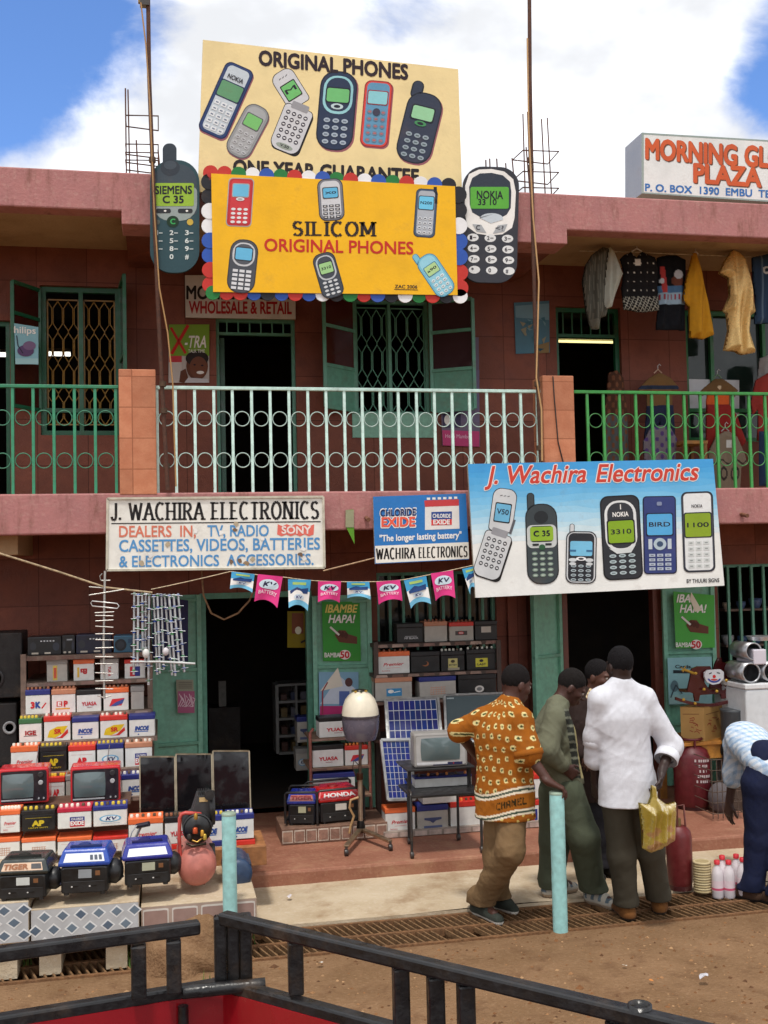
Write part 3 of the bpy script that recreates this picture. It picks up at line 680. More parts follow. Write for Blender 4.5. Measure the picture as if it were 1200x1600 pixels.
b = part(mb, 'board', 'sign', t)
q = MB(); B = pxart(q, YY+.008)
RD, GR, WH, BL, BK = (196, 52, 44), (36, 122, 60), (236, 236, 238), (48, 88, 176), (36, 36, 42)
def scal(pts, cols, n):
    for i in range(n):
        t0 = (i+.5)/n; x = pts[0][0]+(pts[1][0]-pts[0][0])*t0; y = pts[0][1]+(pts[1][1]-pts[0][1])*t0
        dx, dy = (pts[1][0]-pts[0][0])/n, (pts[1][1]-pts[0][1])/n
        ring = [P(x+(abs(dx)*.54+(13 if abs(dx) < 3 else 0))*math.cos(a*math.pi/9), y+(abs(dy)*.54+(11 if abs(dy) < 3 else 0))*math.sin(a*math.pi/9), YY+.012+.004*(i % 2)) for a in range(18)]
        q.prism(ring, (0, .014, 0), cols[i % len(cols)])
scal([(318, 269), (712, 290)], [RD, RD, GR, WH, BL, GR, RD, WH, BL, GR, RD, WH, BL, GR, RD, WH, BL, BK], 18)
scal([(322, 457), (730, 463)], [GR, RD, RD, BL, BK, BL, RD, BL, WH, BK, GR, RD, BL, BK, WH, GR, RD, BK, WH], 19)
scal([(327, 272), (329, 456)], [BK, BK, WH, WH, BL, BL, RD, RD], 8)
scal([(716, 292), (719, 462)], [BK, BK, WH, BL, BL, RD, RD], 7)
part(q, 'scalloped_border', 'sign', b)

# two phone-shaped cutouts
def cutout(label, cx, cy, w, h, col, Y, r, tilt=0):
    t = thing('phone_cutout', label, 'sign', (PX(cx, cy, Y), Y, PZ(cx, cy+h/2, Y)), 'plywood phone cutouts'); mb = MB(); A = pxart(mb, Y); return t, mb, A
def solid_rr(mb, Y, cx, cy, w, h, r, col, th=.03, rb=None, ang=0):
    q_ = MB(); pts = []
    Art(q_, lambda u, v, l: Vector((u, 0, v))).local(cx, cy, ang).rr(-w/2, -h/2, w/2, h/2, r, (0, 0, 0), rb=rb, n=8)
    mb.prism([P(v[0], v[2], Y) for v in q_.v], (0, th, 0), col)
t, mb, A = cutout('dark teal phone shaped cutout with stub aerial left of the yellow board', 272, 338, 76, 176, 0, YB-.10, 30)
solid_rr(mb, YB-.10, 273, 338, 77, 176, 34, (44, 74, 82), .03); solid_rr(mb, YB-.095, 265, 243, 22, 38, 10, (52, 62, 72), .02)
A.rr(238, 256, 308, 336, 30, (62, 74, 84), 1, rb=6); A.ell(266, 262, 15, 13, (50, 58, 68), 2); A.ell(266, 258, 10, 7, (66, 76, 86), 3)
A.rr(239, 292, 308, 345, 8, (148, 160, 158), 2, rb=26); A.rr(242, 286, 303, 322, 3, (150, 186, 58), 4)
A.text('SIEMENS', 242, 300, 303, 12, INK, 6, .03, -.01); A.text('C 35', 254, 287, 317, 11, INK, 6, .03)
for x in (254, 288): A.rr(x-10, 326, x+13, 333, 3, (40, 44, 50), 4); A.ell(x+4, 329.5, 2, 1.5, WHITE, 5)
A.ell(270, 346, 9.5, 9, (20, 50, 30), 4); A.text('C', 266, 274, 350, 8, (60, 170, 90), 5, .03); A.ell(297, 347, 5, 5, (200, 170, 70), 4); A.ell(246, 347, 4, 4, (90, 96, 90), 4)
for j, row in enumerate((('1', '2', '3'), ('4', '5', '6'), ('7', '8', '9'), ('*', '0', '#'))):
    for i, c in enumerate(row): x = 241+24*i; A.text(c, x, x+6, 367+12.5*j, 7, (214, 222, 220), 4, .03); (A.line([(x+7, 364+12.5*j), (x+13, 364+12.5*j)], 1.6, (190, 200, 200), 4) if j < 3 else None)
part(mb, 'board', 'sign', t)
t, mb, A = cutout('black and white phone shaped cutout without aerial right of the yellow board', 766, 350, 86, 180, 0, YB-.10, 30)
solid_rr(mb, YB-.10, 766, 351, 87, 181, 30, (52, 54, 62), .03, ang=1.5)
A.poly([(727, 290), (733, 272), (748, 265), (768, 264), (788, 268), (802, 280), (806, 300), (804, 340), (800, 356), (785, 366), (766, 368), (745, 365), (730, 354), (726, 330)], WHITE, 1)
A.poly([(733, 292), (738, 278), (750, 271), (768, 270), (786, 274), (797, 284), (799, 300), (798, 325), (792, 335), (780, 342), (752, 340), (738, 332), (734, 320)], (48, 56, 70), 2)
A.rr(735, 292, 795, 326, 3, (92, 172, 62), 4); A.text('NOKIA', 745, 786, 310, 12, INK, 6, .02, .02); A.text('33 10', 747, 776, 320, 9, INK, 6, .02)
A.poly([(749, 340)] + arc(768, 341, 18, 8, 180, 360, 10) + [(786, 343), (767, 349)], (196, 206, 214), 4)
A.poly([(738, 350), (752, 351), (760, 364), (745, 362)], (168, 172, 176), 4); A.poly([(778, 352), (793, 350), (788, 362), (770, 365)], (168, 172, 176), 4); A.text('C', 744, 750, 359, 7, INK, 6, .02); A.text('<?', 774, 787, 360, 7, INK, 6, .0)
for j in range(4):
    for i in range(3): x = 739+27*i+1.5*j*.5; y = 371+i*1.0+16.8*j; A.ell(x, y, 9, 6.2, (222, 224, 224), 2, 14); A.text(('1', '2', '3', '4', '5', '6', '7', '8', '9', '*', '0', '#')[j*3+i], x-5, x-1, y+3, 6, INK, 4, .02); (A.line([(x, y), (x+5, y)], 1.3, (80, 80, 80), 4) if j < 3 else None)
part(mb, 'board', 'sign', t)

# plaza sign box on the roof
Yp = YB+.25
t, mb, A = board('sign_box', 'white boxed plaza sign with orange lettering standing on the roof', 'sign', [(1003, 207), (1420, 232), (1420, 330), (1003, 302)], Yp, (226, 228, 226), .35, 'sign', (150, 158, 172))
A.poly([(1003, 207), (1420, 232), (1420, 234), (1003, 210)], (150, 165, 160), 1); A.poly([(1003, 300), (1420, 327), (1420, 330), (1003, 302)], (150, 165, 160), 1); A.rect(1002.5, 207, 1006, 302, (150, 165, 160), 2)
for (c, off, l) in (((110, 70, 50), 1.6, 2), ((206, 92, 48), 0, 4)):
    A.text('MORNING', 1008+off, 1152+off, 247+off, 30, c, l, .055, .075); A.text('GLORY', 1163+off, 1262+off, 258+off, 30, c, l, .055, .07); A.text('PLAZA', 1083+off, 1190+off, 284+off, 28, c, l, .055, .07)
A.text('P. O. BOX  1390  EMBU  TEL', 1008, 1212, 298, 11, (52, 110, 178), 3, .03, .055)
part(mb, 'box', 'sign', t)

# white J. Wachira sign on the balcony edge
Y1 = YB-.07
t, mb, A = board('shop_sign', 'white and rusty shop signboard with black serif heading on the balcony edge', 'sign', [(168, 779), (505, 776), (507, 887), (167, 891)], Y1, (232, 230, 222), .05, 'paint', (150, 130, 100))
A.stroke_text('J. WACHIRA ELECTRONICS', 173, 500, 813, 27, BLACK, 3, .15, -.008)
A.line([(174, 818), (501, 815)], 1.6, BLACK, 3)
OR, BU = (214, 120, 96), (84, 146, 200)
A.text('DEALERS  IN;', 186, 306, 839, 17, OR, 3, .02, -.005); A.text('TV, RADIO', 324, 420, 838, 17, BU, 3, .02, -.005)
A.poly([(434+57*i/8+(0), 820+(2 if i % 2 else -1)) for i in range(9)] + [(490-57*i/8, 836+(2 if i % 2 else -1)) for i in range(9)], (226, 110, 96), 3); A.text('SONY', 440, 486, 833.5, 11, (240, 226, 220), 5, .03)
A.text('CASSETTES, VIDEOS, BATTERIES', 186, 500, 862, 18, BU, 3, .02, -.012); A.text('& ELECTRONICS  ACCESSORIES.', 186, 490, 886, 17, BU, 3, .02, -.012)
r3 = random.Random(5)
for (x, y) in ((305, 828), (345, 833), (370, 818), (366, 828), (410, 842), (362, 878), (385, 880), (396, 874), (262, 850), (235, 868), (474, 858), (476, 872), (470, 866), (222, 880), (375, 876)):
    A.poly([(x+r3.uniform(2, 6)*math.cos(a), y+r3.uniform(2, 6)*math.sin(a)) for a in (0, 1, 2, 3, 4, 5)], r3.choice([(150, 125, 95), (180, 165, 140), (120, 95, 75), (238, 236, 232)]), 5)
o = part(mb, 'board', 'paint', t)
q = MB(); c4 = [P(x, y, Y1-.006) for x, y in ((168, 779), (505, 776), (507, 887), (167, 891))]
for a, b in zip(c4, c4[1:]+c4[:1]): q.bar(a, b, .016, .016, (196, 190, 172), (0, 1, 0))
part(q, 'frame', 'rust', t).active_material = M['steel']

# blue battery advert
t, mb, A = board('advert_sign', 'small blue battery advert board with hand lettered white strip below the railing', 'sign', [(583, 776), (728, 771), (733, 874), (586, 881)], YB-.06, (40, 118, 190), .025, 'paint')
A.poly([(586, 853), (732, 847), (733, 873), (587, 880)], (236, 232, 222), 1)
A.text('CHLORIDE', 594, 650, 807, 10.5, (20, 40, 92), 5, .04, -.03); A.text('CHLORIDE', 593, 651, 808, 12.5, WHITE, 3, .075, -.03)
A.text('EXIDE', 596, 649, 823, 14, (230, 92, 70), 5, .05, -.02); A.text('EXIDE', 594.5, 650.5, 824, 16, WHITE, 3, .09, -.02)
A.poly([(664, 787), (717, 785), (718, 826), (664, 828)], (226, 222, 218), 2); A.poly([(663, 782), (717, 780), (717, 790), (664, 792)], (200, 60, 66), 3)
for i in range(6): A.rect(667+8.5*i, 777.5-i*.3, 672+8.5*i, 781-i*.3, WHITE, 4)
A.poly([(674, 800), (706, 799), (706, 811), (674, 812)], (40, 70, 140), 4); A.poly([(674, 812), (706, 811), (706, 820), (674, 821)], (216, 60, 60), 4); A.text('CHLORIDE', 676, 704, 809, 6, WHITE, 6, .03); A.text('EXIDE', 677, 703, 819, 7, WHITE, 6, .04)
A.text('"The longer lasting battery"', 593, 721, 846, 9.5, WHITE, 3, .03, -.045)
A.stroke_text('WACHIRA', 588, 650, 874, 17, BLACK, 3, .15, -.03, False); A.stroke_text('ELECTRONICS', 654, 731, 872, 17, BLACK, 3, .13, -.03, False)
part(mb, 'board', 'paint', t)

# blue-to-white phone board
Y2 = YB-.16
t, mb, A = board('painted_board', 'blue and white painted board of six phones hung below the right railing', 'sign', [(731, 725), (1114, 717), (1132, 915), (743, 934)], Y2, (236, 236, 232), .03)
def grad(i): # the painted sky on the board: strokes of blue fading to white
    k = [(70, 160, 222), (76, 166, 224), (86, 172, 226), (96, 178, 228), (108, 184, 230), (122, 192, 232), (136, 198, 232), (152, 206, 234), (172, 214, 236), (190, 222, 236), (206, 228, 236), (220, 232, 236)]
    return k[i]
for i in range(12):
    a, b = i/21, (i+1)/21; nn = 14; r4 = random.Random(i+40)
    def e(t, s): x = (731+12*t)+(383+6*t)*s; return (x, 725+209*t+(-8-11*t)*s)
    top = [e(a, s/nn) for s in range(nn+1)]; bot = [e(b+r4.uniform(0, .03), s/nn) for s in range(nn, -1, -1)]
    A.poly(top+bot, grad(i), 3-.2*i)
for (bo, c, l) in ((.07, (238, 232, 228), 5), (.02, (206, 66, 52), 7)):
    A.text('J. Wachira', 757+(1.5 if bo < .05 else 0), 917-(1.5 if bo < .05 else 0), 756, 27, c, l, bo, -.02, .2); A.text('Electronics', 930+(1.5 if bo < .05 else 0), 1091-(1.5 if bo < .05 else 0), 753, 27, c, l, bo, -.02, .18)
flip_phone(A, (786, 797, 36, 66), (769, 868, 42, 72), 8, 18, (206, 208, 210), (110, 180, 216), None, (60, 60, 66), 5, 'V50')
A.line([(804, 812), (797, 834)], 4, (90, 92, 98), 6)
phone(A, 847, 850, 50, 126, -2, (60, 68, 72), None, (140, 176, 44), (130, 150, 136), True, .42, (34, 36, 40), (.29, .46), (.58, .92), 'C 35', -.24, 3, 5, (190, 200, 190), l=5)
B = A.local(847, 850, -2); B.rr(-23, -30, 23, 6, 8, (196, 200, 198), 8.5); B.rr(-18, -27, 18, -5, 3, (142, 178, 48), 12); B.text('C 35', -13, 13, -12, 9, INK, 13, .01); B.ell(0, -42, 11, 10, (36, 40, 44), 9); B.ell(0, 5, 5, 4.5, (46, 90, 60), 12); B.rr(-15, -1, -5, 2.5, 1, (40, 44, 46), 12); B.rr(5, -1, 15, 2.5, 1, (40, 44, 46), 12)
phone(A, 908, 871, 48, 82, 1, (206, 208, 210), (40, 42, 48), (120, 192, 226), (170, 184, 190), True, .24, (50, 50, 56), (.19, .47), (.62, .97), None, -.16, 3, 4, (60, 66, 70), navi=(236, 236, 238), l=5, fr=.08, sx=.36)
B = A.local(908, 871, 1)
for x in (-13, 13): B.ell(x, 4, 6.5, 3, (206, 210, 212), 12, 10); B.ell(x, 10, 5.5, 2.6, (206, 210, 212), 12, 10); B.rect(x-5, -12, x+5, -9, (60, 110, 150), 13)
phone(A, 971, 840, 62, 132, -3, (46, 48, 54), None, (132, 168, 36), (176, 192, 196), True, .2, (28, 28, 32), (.3, .56), (.68, .95), '3310', 0, 3, 4, (110, 122, 126), ring=((222, 224, 224), .66, (52, 54, 60)), l=5, sx=.32)
B = A.local(971, 840, -3); B.text('NOKIA', -12, 13, -33, 7, WHITE, 13, .03); B.line([(1, -52), (1, -44)], 1.5, WHITE, 13); B.poly([(-20, 16), (-6, 18), (12, 18), (22, 12), (14, 24), (-8, 25)], (214, 218, 218), 13)
phone(A, 1031, 836, 52, 122, -1, (44, 54, 104), (52, 64, 120), (84, 168, 220), (180, 190, 206), False, .12, (30, 34, 62), (.23, .5), (.73, .96), 'BIRD', 0, 3, 4, (110, 120, 140), l=5, sx=.38, fr=.04)
B = A.local(1031, 836, -1); B.ell(0, 14, 10, 9.5, (180, 196, 206), 12); B.ell(0, 14, 5, 4.5, (60, 80, 110), 13); B.rect(-18, 6, -12, 22, (190, 200, 210), 12); B.rect(12, 6, 18, 22, (190, 200, 210), 12); B.rr(-4, -52, 4, -46, 2, (130, 140, 170), 12)
phone(A, 1091, 831, 50, 126, -2, (70, 72, 84), (226, 228, 228), (136, 162, 40), (206, 210, 208), False, .18, (40, 42, 50), (.27, .56), (.6, .96), '1100', 0, 3, 5, (150, 155, 155), l=5, sx=.4, fr=.07)
A.local(1091, 831, -2).text('NOKIA', -9, 8, -38, 5, INK, 13, .01)
A.text('BY THUURI SIGNS', 1073, 1124, 911, 6, INK, 5, .02, -.03)
part(mb, 'board', 'sign', t)
q = MB()
for px in (760, 1085): x = PX(px, 740, Y2); q.box(x-.02, x+.02, Y2+.032, YB-.002, PZ(px, 790, Y2), PZ(px, 750, Y2), (90, 60, 50))
part(q, 'bracket', 'rust', t)

# wholesale sign and posters on the upper wall
t, mb, A = board('shop_sign', 'grey wholesale and retail sign above the upper middle doorway', 'sign', [(289, 430), (461, 430), (462, 499), (290, 496)], YW-.04, (206, 200, 192), .03, 'paint')
A.text('MOBILE PHONES', 291, 458, 467, 20, BLACK, 3, .04); A.text('WHOLESALE & RETAIL', 295, 456, 489, 18, (168, 30, 36), 3, .04, .008)
part(mb, 'board', 'paint', t)
def poster(label, quad, Y, col, draw, name='poster', curl=None):
    q = [P(x, y, Y) for x, y in quad]; mb = MB(); mb.prism(q, (0, .002, 0), col); A = pxart(mb, Y-.002, .0015); draw(A)
    return tag(mb.build(name, 'paper'), label, 'poster')
SK = (98, 58, 42)
def d1(A):
    A.rect(264, 507, 327, 556, (122, 160, 52), 1); A.line([(267, 512), (290, 552)], 4, (196, 40, 36), 3); A.line([(294, 508), (268, 553)], 5, (196, 40, 36), 3)
    A.text('-TRA', 288, 322, 543, 18, WHITE, 3, .02, 0, .15); A.text('TALK TIME', 294, 320, 551, 5, WHITE, 3, .01); A.rect(264, 556, 284, 576, (200, 60, 70), 1); A.rect(264, 566, 284, 598, (206, 196, 190), 2)
    A.ell(308, 572, 17, 22, SK, 2); A.ell(308, 560, 18, 12, (40, 30, 28), 2.5); A.ell(310, 574, 14, 17, (112, 68, 50), 3); A.ell(313, 582, 6, 2.5, (230, 225, 220), 4); A.ell(304, 570, 2, 1.2, INK, 4); A.ell(316, 571, 2, 1.2, INK, 4)
    A.poly([(282, 580), (290, 576), (294, 590), (288, 598), (280, 597)], SK, 4); A.poly([(294, 590), (324, 592), (327, 598), (286, 598)], (200, 196, 200), 3)
poster('green talk time poster of a smiling caller beside the middle doorway', [(264, 507), (327, 508), (327, 598), (263, 598)], YW-.012, (190, 180, 175), d1)
def d2(A):
    A.poly([(805, 478), (858, 474), (858, 500), (806, 496)], (120, 160, 180), 1)
    for i in range(16):
        x, y = rnd.uniform(810, 852), rnd.uniform(490, 545); A.poly([(x, y), (x+rnd.uniform(4, 14), y-rnd.uniform(-4, 5)), (x+rnd.uniform(2, 9), y+rnd.uniform(4, 12))], rnd.choice([(120, 160, 176), (30, 80, 100), (150, 150, 130), (70, 120, 140)]), 2+i*.1)
    A.poly([(838, 540), (858, 534), (858, 551), (840, 552)], (140, 120, 84), 2)
poster('faded blue poster on the wall left of the right doorway', [(803, 473), (858, 470), (859, 551), (806, 553)], YW-.012, (84, 128, 150), d2)
def d3(A):
    A.rect(688, 530, 734, 578, (62, 58, 72), 1); A.ell(713, 548, 8, 8, (120, 60, 56), 2); A.poly([(700, 560), (716, 552), (726, 566), (714, 578), (702, 574)], (90, 56, 52), 2); A.line([(692, 574), (708, 540), (704, 533)], 2.4, (120, 120, 130), 3); A.rect(688, 566, 694, 578, (200, 200, 205), 2)
    A.rect(692, 578, 749, 660, (120, 110, 140), 1); A.rect(692, 640, 720, 668, (70, 66, 96), 2); A.ell(700, 656, 6, 8, WHITE, 3)
    A.poly([(691, 672), (749, 674), (749, 698), (692, 696)], (196, 72, 124), 2); A.text('Hello Mambo', 696, 734, 684, 6, (240, 200, 220), 3, 0, .03)
poster('tall grey and pink poster on the wall right of the diamond grille window', [(686, 526), (748, 527), (750, 698), (691, 696)], YW-.012, (116, 106, 128), d3)
def d4(A):
    A.text('hilips', 22, 56, 520, 10, WHITE, 2, .02, .05); A.ell(40, 548, 13, 9, (92, 70, 110), 2); A.ell(46, 540, 10, 7, (120, 96, 130), 3); A.line([(26, 524), (28, 540), (36, 552)], 1.5, (40, 40, 60), 3); A.rect(24, 560, 60, 569, (160, 200, 205), 2)
poster('pale blue poster hung on the open green casement', [(22, 505), (60, 511), (60, 570), (24, 566)], YW-.34, (136, 184, 196), d4)
def hand(A, cx, cy, s, c=(104, 62, 48)):
    A.poly([(cx-s, cy-s*.2), (cx-s*.5, cy-s*.75), (cx+s*.2, cy-s*.7), (cx+s*.5, cy-s*.3), (cx+s*1.5, cy), (cx+s*1.5, cy+s*.8), (cx+s*.4, cy+s*.7), (cx-s*.5, cy+s*.6)], c, 3)
    for i in range(3): A.ell(cx-s*.5+s*.38*i, cy-s*.35+s*.1*i, s*.22, s*.36, (84, 48, 38), 4, 10)
    A.line([(cx-s*1.5, cy-s*1.1), (cx-s*.5, cy-s*.2)], s*.22, (220, 216, 210), 5)
def ib(x, y, s, peel):
    def d(A):
        A.text('IBAMBE' if not peel else 'IBA', x+5*s, x+(54*s if not peel else 27*s), y+17*s, 12*s, (228, 214, 120) if not peel else WHITE, 3, .03, 0, .2); A.text('HAPA!', x+10*s, x+50*s, y+33*s, 12*s, WHITE, 3, .03, 0, .2)
        hand(A, x+34*s, y+55*s, 14*s); A.text('BAMBA', x+4*s, x+28*s, y+87*s, 7*s, WHITE, 3, .02); A.ell(x+36*s, y+83*s, 9*s, 7.5*s, (236, 226, 222), 3); A.text('50', x+28.5*s, x+43*s, y+88*s, 10*s, (200, 36, 44), 5, .03)
        if peel: A.poly([(x+28*s, y+1*s), (x+45*s, y+30*s), (x+34*s, y+32*s), (x+26*s, y+12*s)], (226, 216, 196), 5)
    return d
poster('green hand poster on the teal door leaf by the hair dryer', [(503, 940), (562, 940), (564, 1033), (505, 1033)], YW-.155, (64, 150, 62), ib(503, 940, 1, False))
poster('green hand poster with a peeling corner on the right door leaf', [(1052, 924), (1116, 930), (1117, 1012), (1056, 1013)], YW-.17, (80, 166, 72), ib(1052, 924, 1, True))
def d5(A):
    A.poly([(500, 1100), (530, 1056), (560, 1080), (560, 1100)], (200, 206, 220), 1); A.poly([(500, 1080), (528, 1043), (536, 1072)], (222, 212, 196), 2); A.rect(500, 1103, 560, 1119, (186, 50, 110), 2); A.line([(504, 1116), (504, 1080), (512, 1066)], 2, (150, 60, 70), 3); A.ell(545, 1066, 6, 7, (90, 60, 60), 3); A.rect(530, 1080, 546, 1102, (90, 110, 170), 3)
poster('torn blue and pink poster under the green hand poster', [(498, 1050), (560, 1050), (561, 1119), (499, 1119)], YW-.155, (130, 170, 196), d5)
def d6(A):
    A.text('Cards...', 1055, 1086, 1044, 5, INK, 2, .02); A.rect(1052, 1047, 1092, 1052, (40, 50, 56), 2); A.ell(1054, 1072, 6, 9, (90, 120, 130), 2); A.line([(1048, 1090), (1056, 1070), (1066, 1084)], 2, (60, 80, 90), 3); A.rect(1046, 1086, 1090, 1100, (150, 190, 190), 1)
poster('pale lottery style poster behind the wooden rocking toy', [(1043, 1028), (1112, 1026), (1113, 1100), (1045, 1101)], YW-.165, (142, 190, 196), d6)
def d7(A):
    A.rect(278, 1080, 304, 1114, (168, 92, 124), 1)
    for i in range(9): A.line([(280+2.6*i, 1084+3*(i % 3)), (284+2.6*i, 1092+4*(i % 4)), (279+2.6*i, 1104)], 1.2, (222, 196, 206), 2)
    for i in range(4): A.line([(279, 1066+3*i), (300, 1066+3*i)], 1, (110, 100, 90), 2)
poster('small mauve notice on the left teal door leaf', [(275, 1062), (302, 1062), (304, 1114), (277, 1114)], YW-.14, (150, 150, 130), d7)
def d8(A): A.rect(456, 958, 474, 990, (120, 70, 50), 1); A.ell(466, 985, 5, 6, (210, 210, 190), 2); A.line([(470, 1004), (482, 998)], 3, (40, 34, 30), 2)
poster('mustard yellow poster hanging inside the shop doorway', [(449, 955), (487, 955), (487, 1012), (449, 1012)], YW+.12, (128, 112, 20), d8)
poster('strip of green and grey tape stuck on the balcony edge between two signs', [(540, 797), (552, 796), (554, 850), (541, 824)], YB-.01, (92, 150, 40), lambda A: A.rect(540, 797, 553, 824, (150, 150, 120), 1), 'tape_strip')

# pennant string
def wave_sheet(mb, quad, Y, draw_cols, amp=.012, nu=8, nv=8, notch=.16):
    """a limp sheet; cols(u, v) gives its printed colour"""
    q = [P(x, y, Y) for x, y in quad]; ph = rnd.uniform(0, 6)
    def pt(u, v):
        nv_ = v*(1-notch*(1-abs(2*u-1)**2)*1.0) if notch else v
        a = q[0].lerp(q[1], u); b = q[3].lerp(q[2], u); p_ = a.lerp(b, nv_); p_.y += amp*math.sin(5*u+ph+2*v)*v; return p_
    return pt
PK, PB = (222, 60, 134), (70, 160, 206)
pens = [((362, 893), (398, 897), (394, 926), (359, 920), 1, 0), ((403, 897), (442, 901), (433, 950), (397, 940), 0, 1), ((450, 905), (486, 906), (481, 955), (451, 950), 1, 0), ((497, 908), (533, 908), (531, 942), (497, 941), 0, 1), ((542, 909), (577, 909), (579, 937), (543, 935), 1, 1), ((588, 909), (625, 906), (629, 939), (592, 945), 0, 1),
        ((631, 907), (666, 900), (673, 944), (642, 951), 1, 0), ((673, 896), (708, 891), (711, 935), (681, 939), 0, 0), ((722, 889), (744, 884), (741, 918), (734, 929), 1, 0)]
YPn = 8.25
for i, (a, b, c, d_, kind, _) in enumerate(pens):
    where = ('under the white signboard corner', 'left over the shop doorway', 'centred over the shop doorway', 'right above the green hand poster', 'over the right door leaf edge', 'first over the barred window', 'between two pink ones over the barred window', 'last before the blue phone board', 'tucked behind the blue phone board')[i]
    mb = MB(); pt = wave_sheet(mb, (a, b, c, d_), YPn, None)
    n = 10; vs = [pt(u/n, v/n) for v in range(n+1) for u in range(n+1)]
    for v in range(n):
        for u in range(n):
            col = (PK if kind == 0 else WHITE if v > 3 else PB)
            if kind == 1 and v > 7: col = (120, 190, 222)
            k = v*(n+1)+u; mb.add([vs[k], vs[k+1], vs[k+n+2], vs[k+n+1]], [(0, 1, 2, 3)], col)
    A = Art(mb, lambda u, v, l: pt(u, v)-Vector((0, .0022*l, 0)))
    if kind == 0: A.ell(.5, .36, .4, .2, (206, 226, 236), 1); A.text('KV', .26, .76, .46, .2, (40, 30, 70), 2, .03, 0, .25); A.text('BATTERY', .12, .88, .74, .14, (246, 214, 228), 2, .02)
    else: A.poly([(.08, .42), (.4, .3), (.6, .36), (.92, .28), (.9, .48), (.1, .52)], (36, 66, 120), 1); A.rect(.2, .1, .8, .2, (170, 200, 110), 1); A.ell(.5, .68, .24, .11, (206, 220, 230), 1); A.text('KV', .36, .64, .74, .11, (60, 50, 120), 2, .02, 0, .2)
    o = mb.build('pennant', 'paper'); tag(o, ('pink' if kind == 0 else 'blue and white')+' battery pennant on the string, '+where, 'pennant', 'pennants strung under the balcony')
def cord(name, label, pts, r, col, mat='rust', sag=0, cat='cord', group=None):
    out_ = []
    for i in range(len(pts)-1):
        a, b = Vector(pts[i]), Vector(pts[i+1]); n = 8
        for k in range(n): t = k/n; p_ = a.lerp(b, t); p_.z -= sag*4*t*(1-t); out_.append(p_)
    out_.append(Vector(pts[-1])); mb = MB(); mb.tube(out_, r, col, 6); o = mb.build(name, mat); return tag(o, label, cat, group)
cord('pennant_string', 'thin string carrying the row of battery pennants', [P(x, y, YPn+.004) for x, y in ((236, 921), (360, 893), (445, 902), (500, 908), (580, 909), (630, 906), (745, 882))], .0035, (200, 180, 150), 'rust', .003)
cord('rope', 'slack pale rope sloping from the frame edge to the white signboard', [P(x, y, 8.2) for x, y in ((-60, 846), (0, 865), (90, 893), (165, 918), (238, 926))], .008, (170, 150, 120))
cord('rope', 'pale rope running from the white signboard up to the blue advert', [P(x, y, 8.28) for x, y in ((505, 892), (585, 872))], .006, (170, 140, 110))
cord('cable', 'loose cable loop hanging across the shop doorway top', [P(x, y, 8.9) for x, y in ((315, 892), (318, 930), (330, 958), (350, 968), (372, 958), (390, 938), (395, 925))], .008, (150, 120, 90))

# the two rusty poles with their wires
def pole(label, pts, r, base, group='thin rusty poles tied to the balcony'):
    t = thing('steel_pole', label, 'pole', base, group); mb = MB(); mb.tube(pts, r, (86, 56, 44), 8); part(mb, 'tube', 'rust', t); return t
t = pole('rusty steel pole in front of the dark teal phone cutout', [P(231, -30, YB-.12), P(233, 120, YB-.12), P(240, 300, YB-.14), P(247, 480, YB-.1), P(254, 620, YB-.05), P(262, 766, YB-.045)], .016, P(262, 766, YB-.045))
q = MB(); q.cbox(P(226, 5, YB-.12), (.07, .06, .05), (60, 56, 54)); q.cbox(P(219, 2, YB-.12), (.03, .03, .03), (150, 120, 40)); part(q, 'bracket', 'steel', t)
for y in (250, 600, 642, 728): q = MB(); q.lathe(P(238+(y-250)*.046, y, YB-.13+.0002*(y-250)), [(.026, -.02), (.026, .02)], (80, 60, 45), 8); part(q, 'tie_wire', 'rust', t)
t = pole('rusty steel pole right of the black and white phone cutout', [P(827, -30, YB-.12), P(828, 120, YB-.12), P(832, 330, YB-.12), P(836, 500, YB-.1), P(841, 620, YB-.04), P(845, 722, YB-.03)], .017, P(845, 722, YB-.03))
for y in (250, 262, 600, 700): q = MB(); q.lathe(P(829+(y-250)*.03, y, YB-.12+.0002*(y-250)), [(.026, -.02), (.026, .02)], (80, 60, 45), 8); part(q, 'tie_wire', 'rust', t)
cord('cable', 'thin cable running down beside the left rusty pole', [P(x, y, YB-.15) for x, y in ((220, 4), (228, 70), (234, 160), (241, 330), (249, 450), (262, 520), (270, 600), (273, 700), (275, 760))], .006, (170, 130, 80), 'plastic')
cord('cable', 'pale cable running down beside the right rusty pole', [P(x, y, YB-.15) for x, y in ((824, 60), (826, 200), (833, 340), (842, 440), (840, 520), (838, 590), (846, 640), (847, 720))], .007, (190, 150, 100), 'plastic')
cord('cable', 'thin black cable down the right balcony pillar', [P(x, y, YB-.012) for x, y in ((864, 588), (866, 620), (872, 690), (880, 722))], .005, (40, 32, 30), 'plastic')
for (px, py, lab) in ((1168, 806, 'short rusty pipe end sticking out of the balcony edge at right'), (576, 812, 'short rusty pipe end beside the blue advert board')):
    a = P(px, py, YB-.1); q = MB(); q.tube([(a.x, YB+.01, a.z+.02), a], .017, (120, 80, 60), 8); tag(q.build('pipe_end', 'rust'), lab, 'pipe')
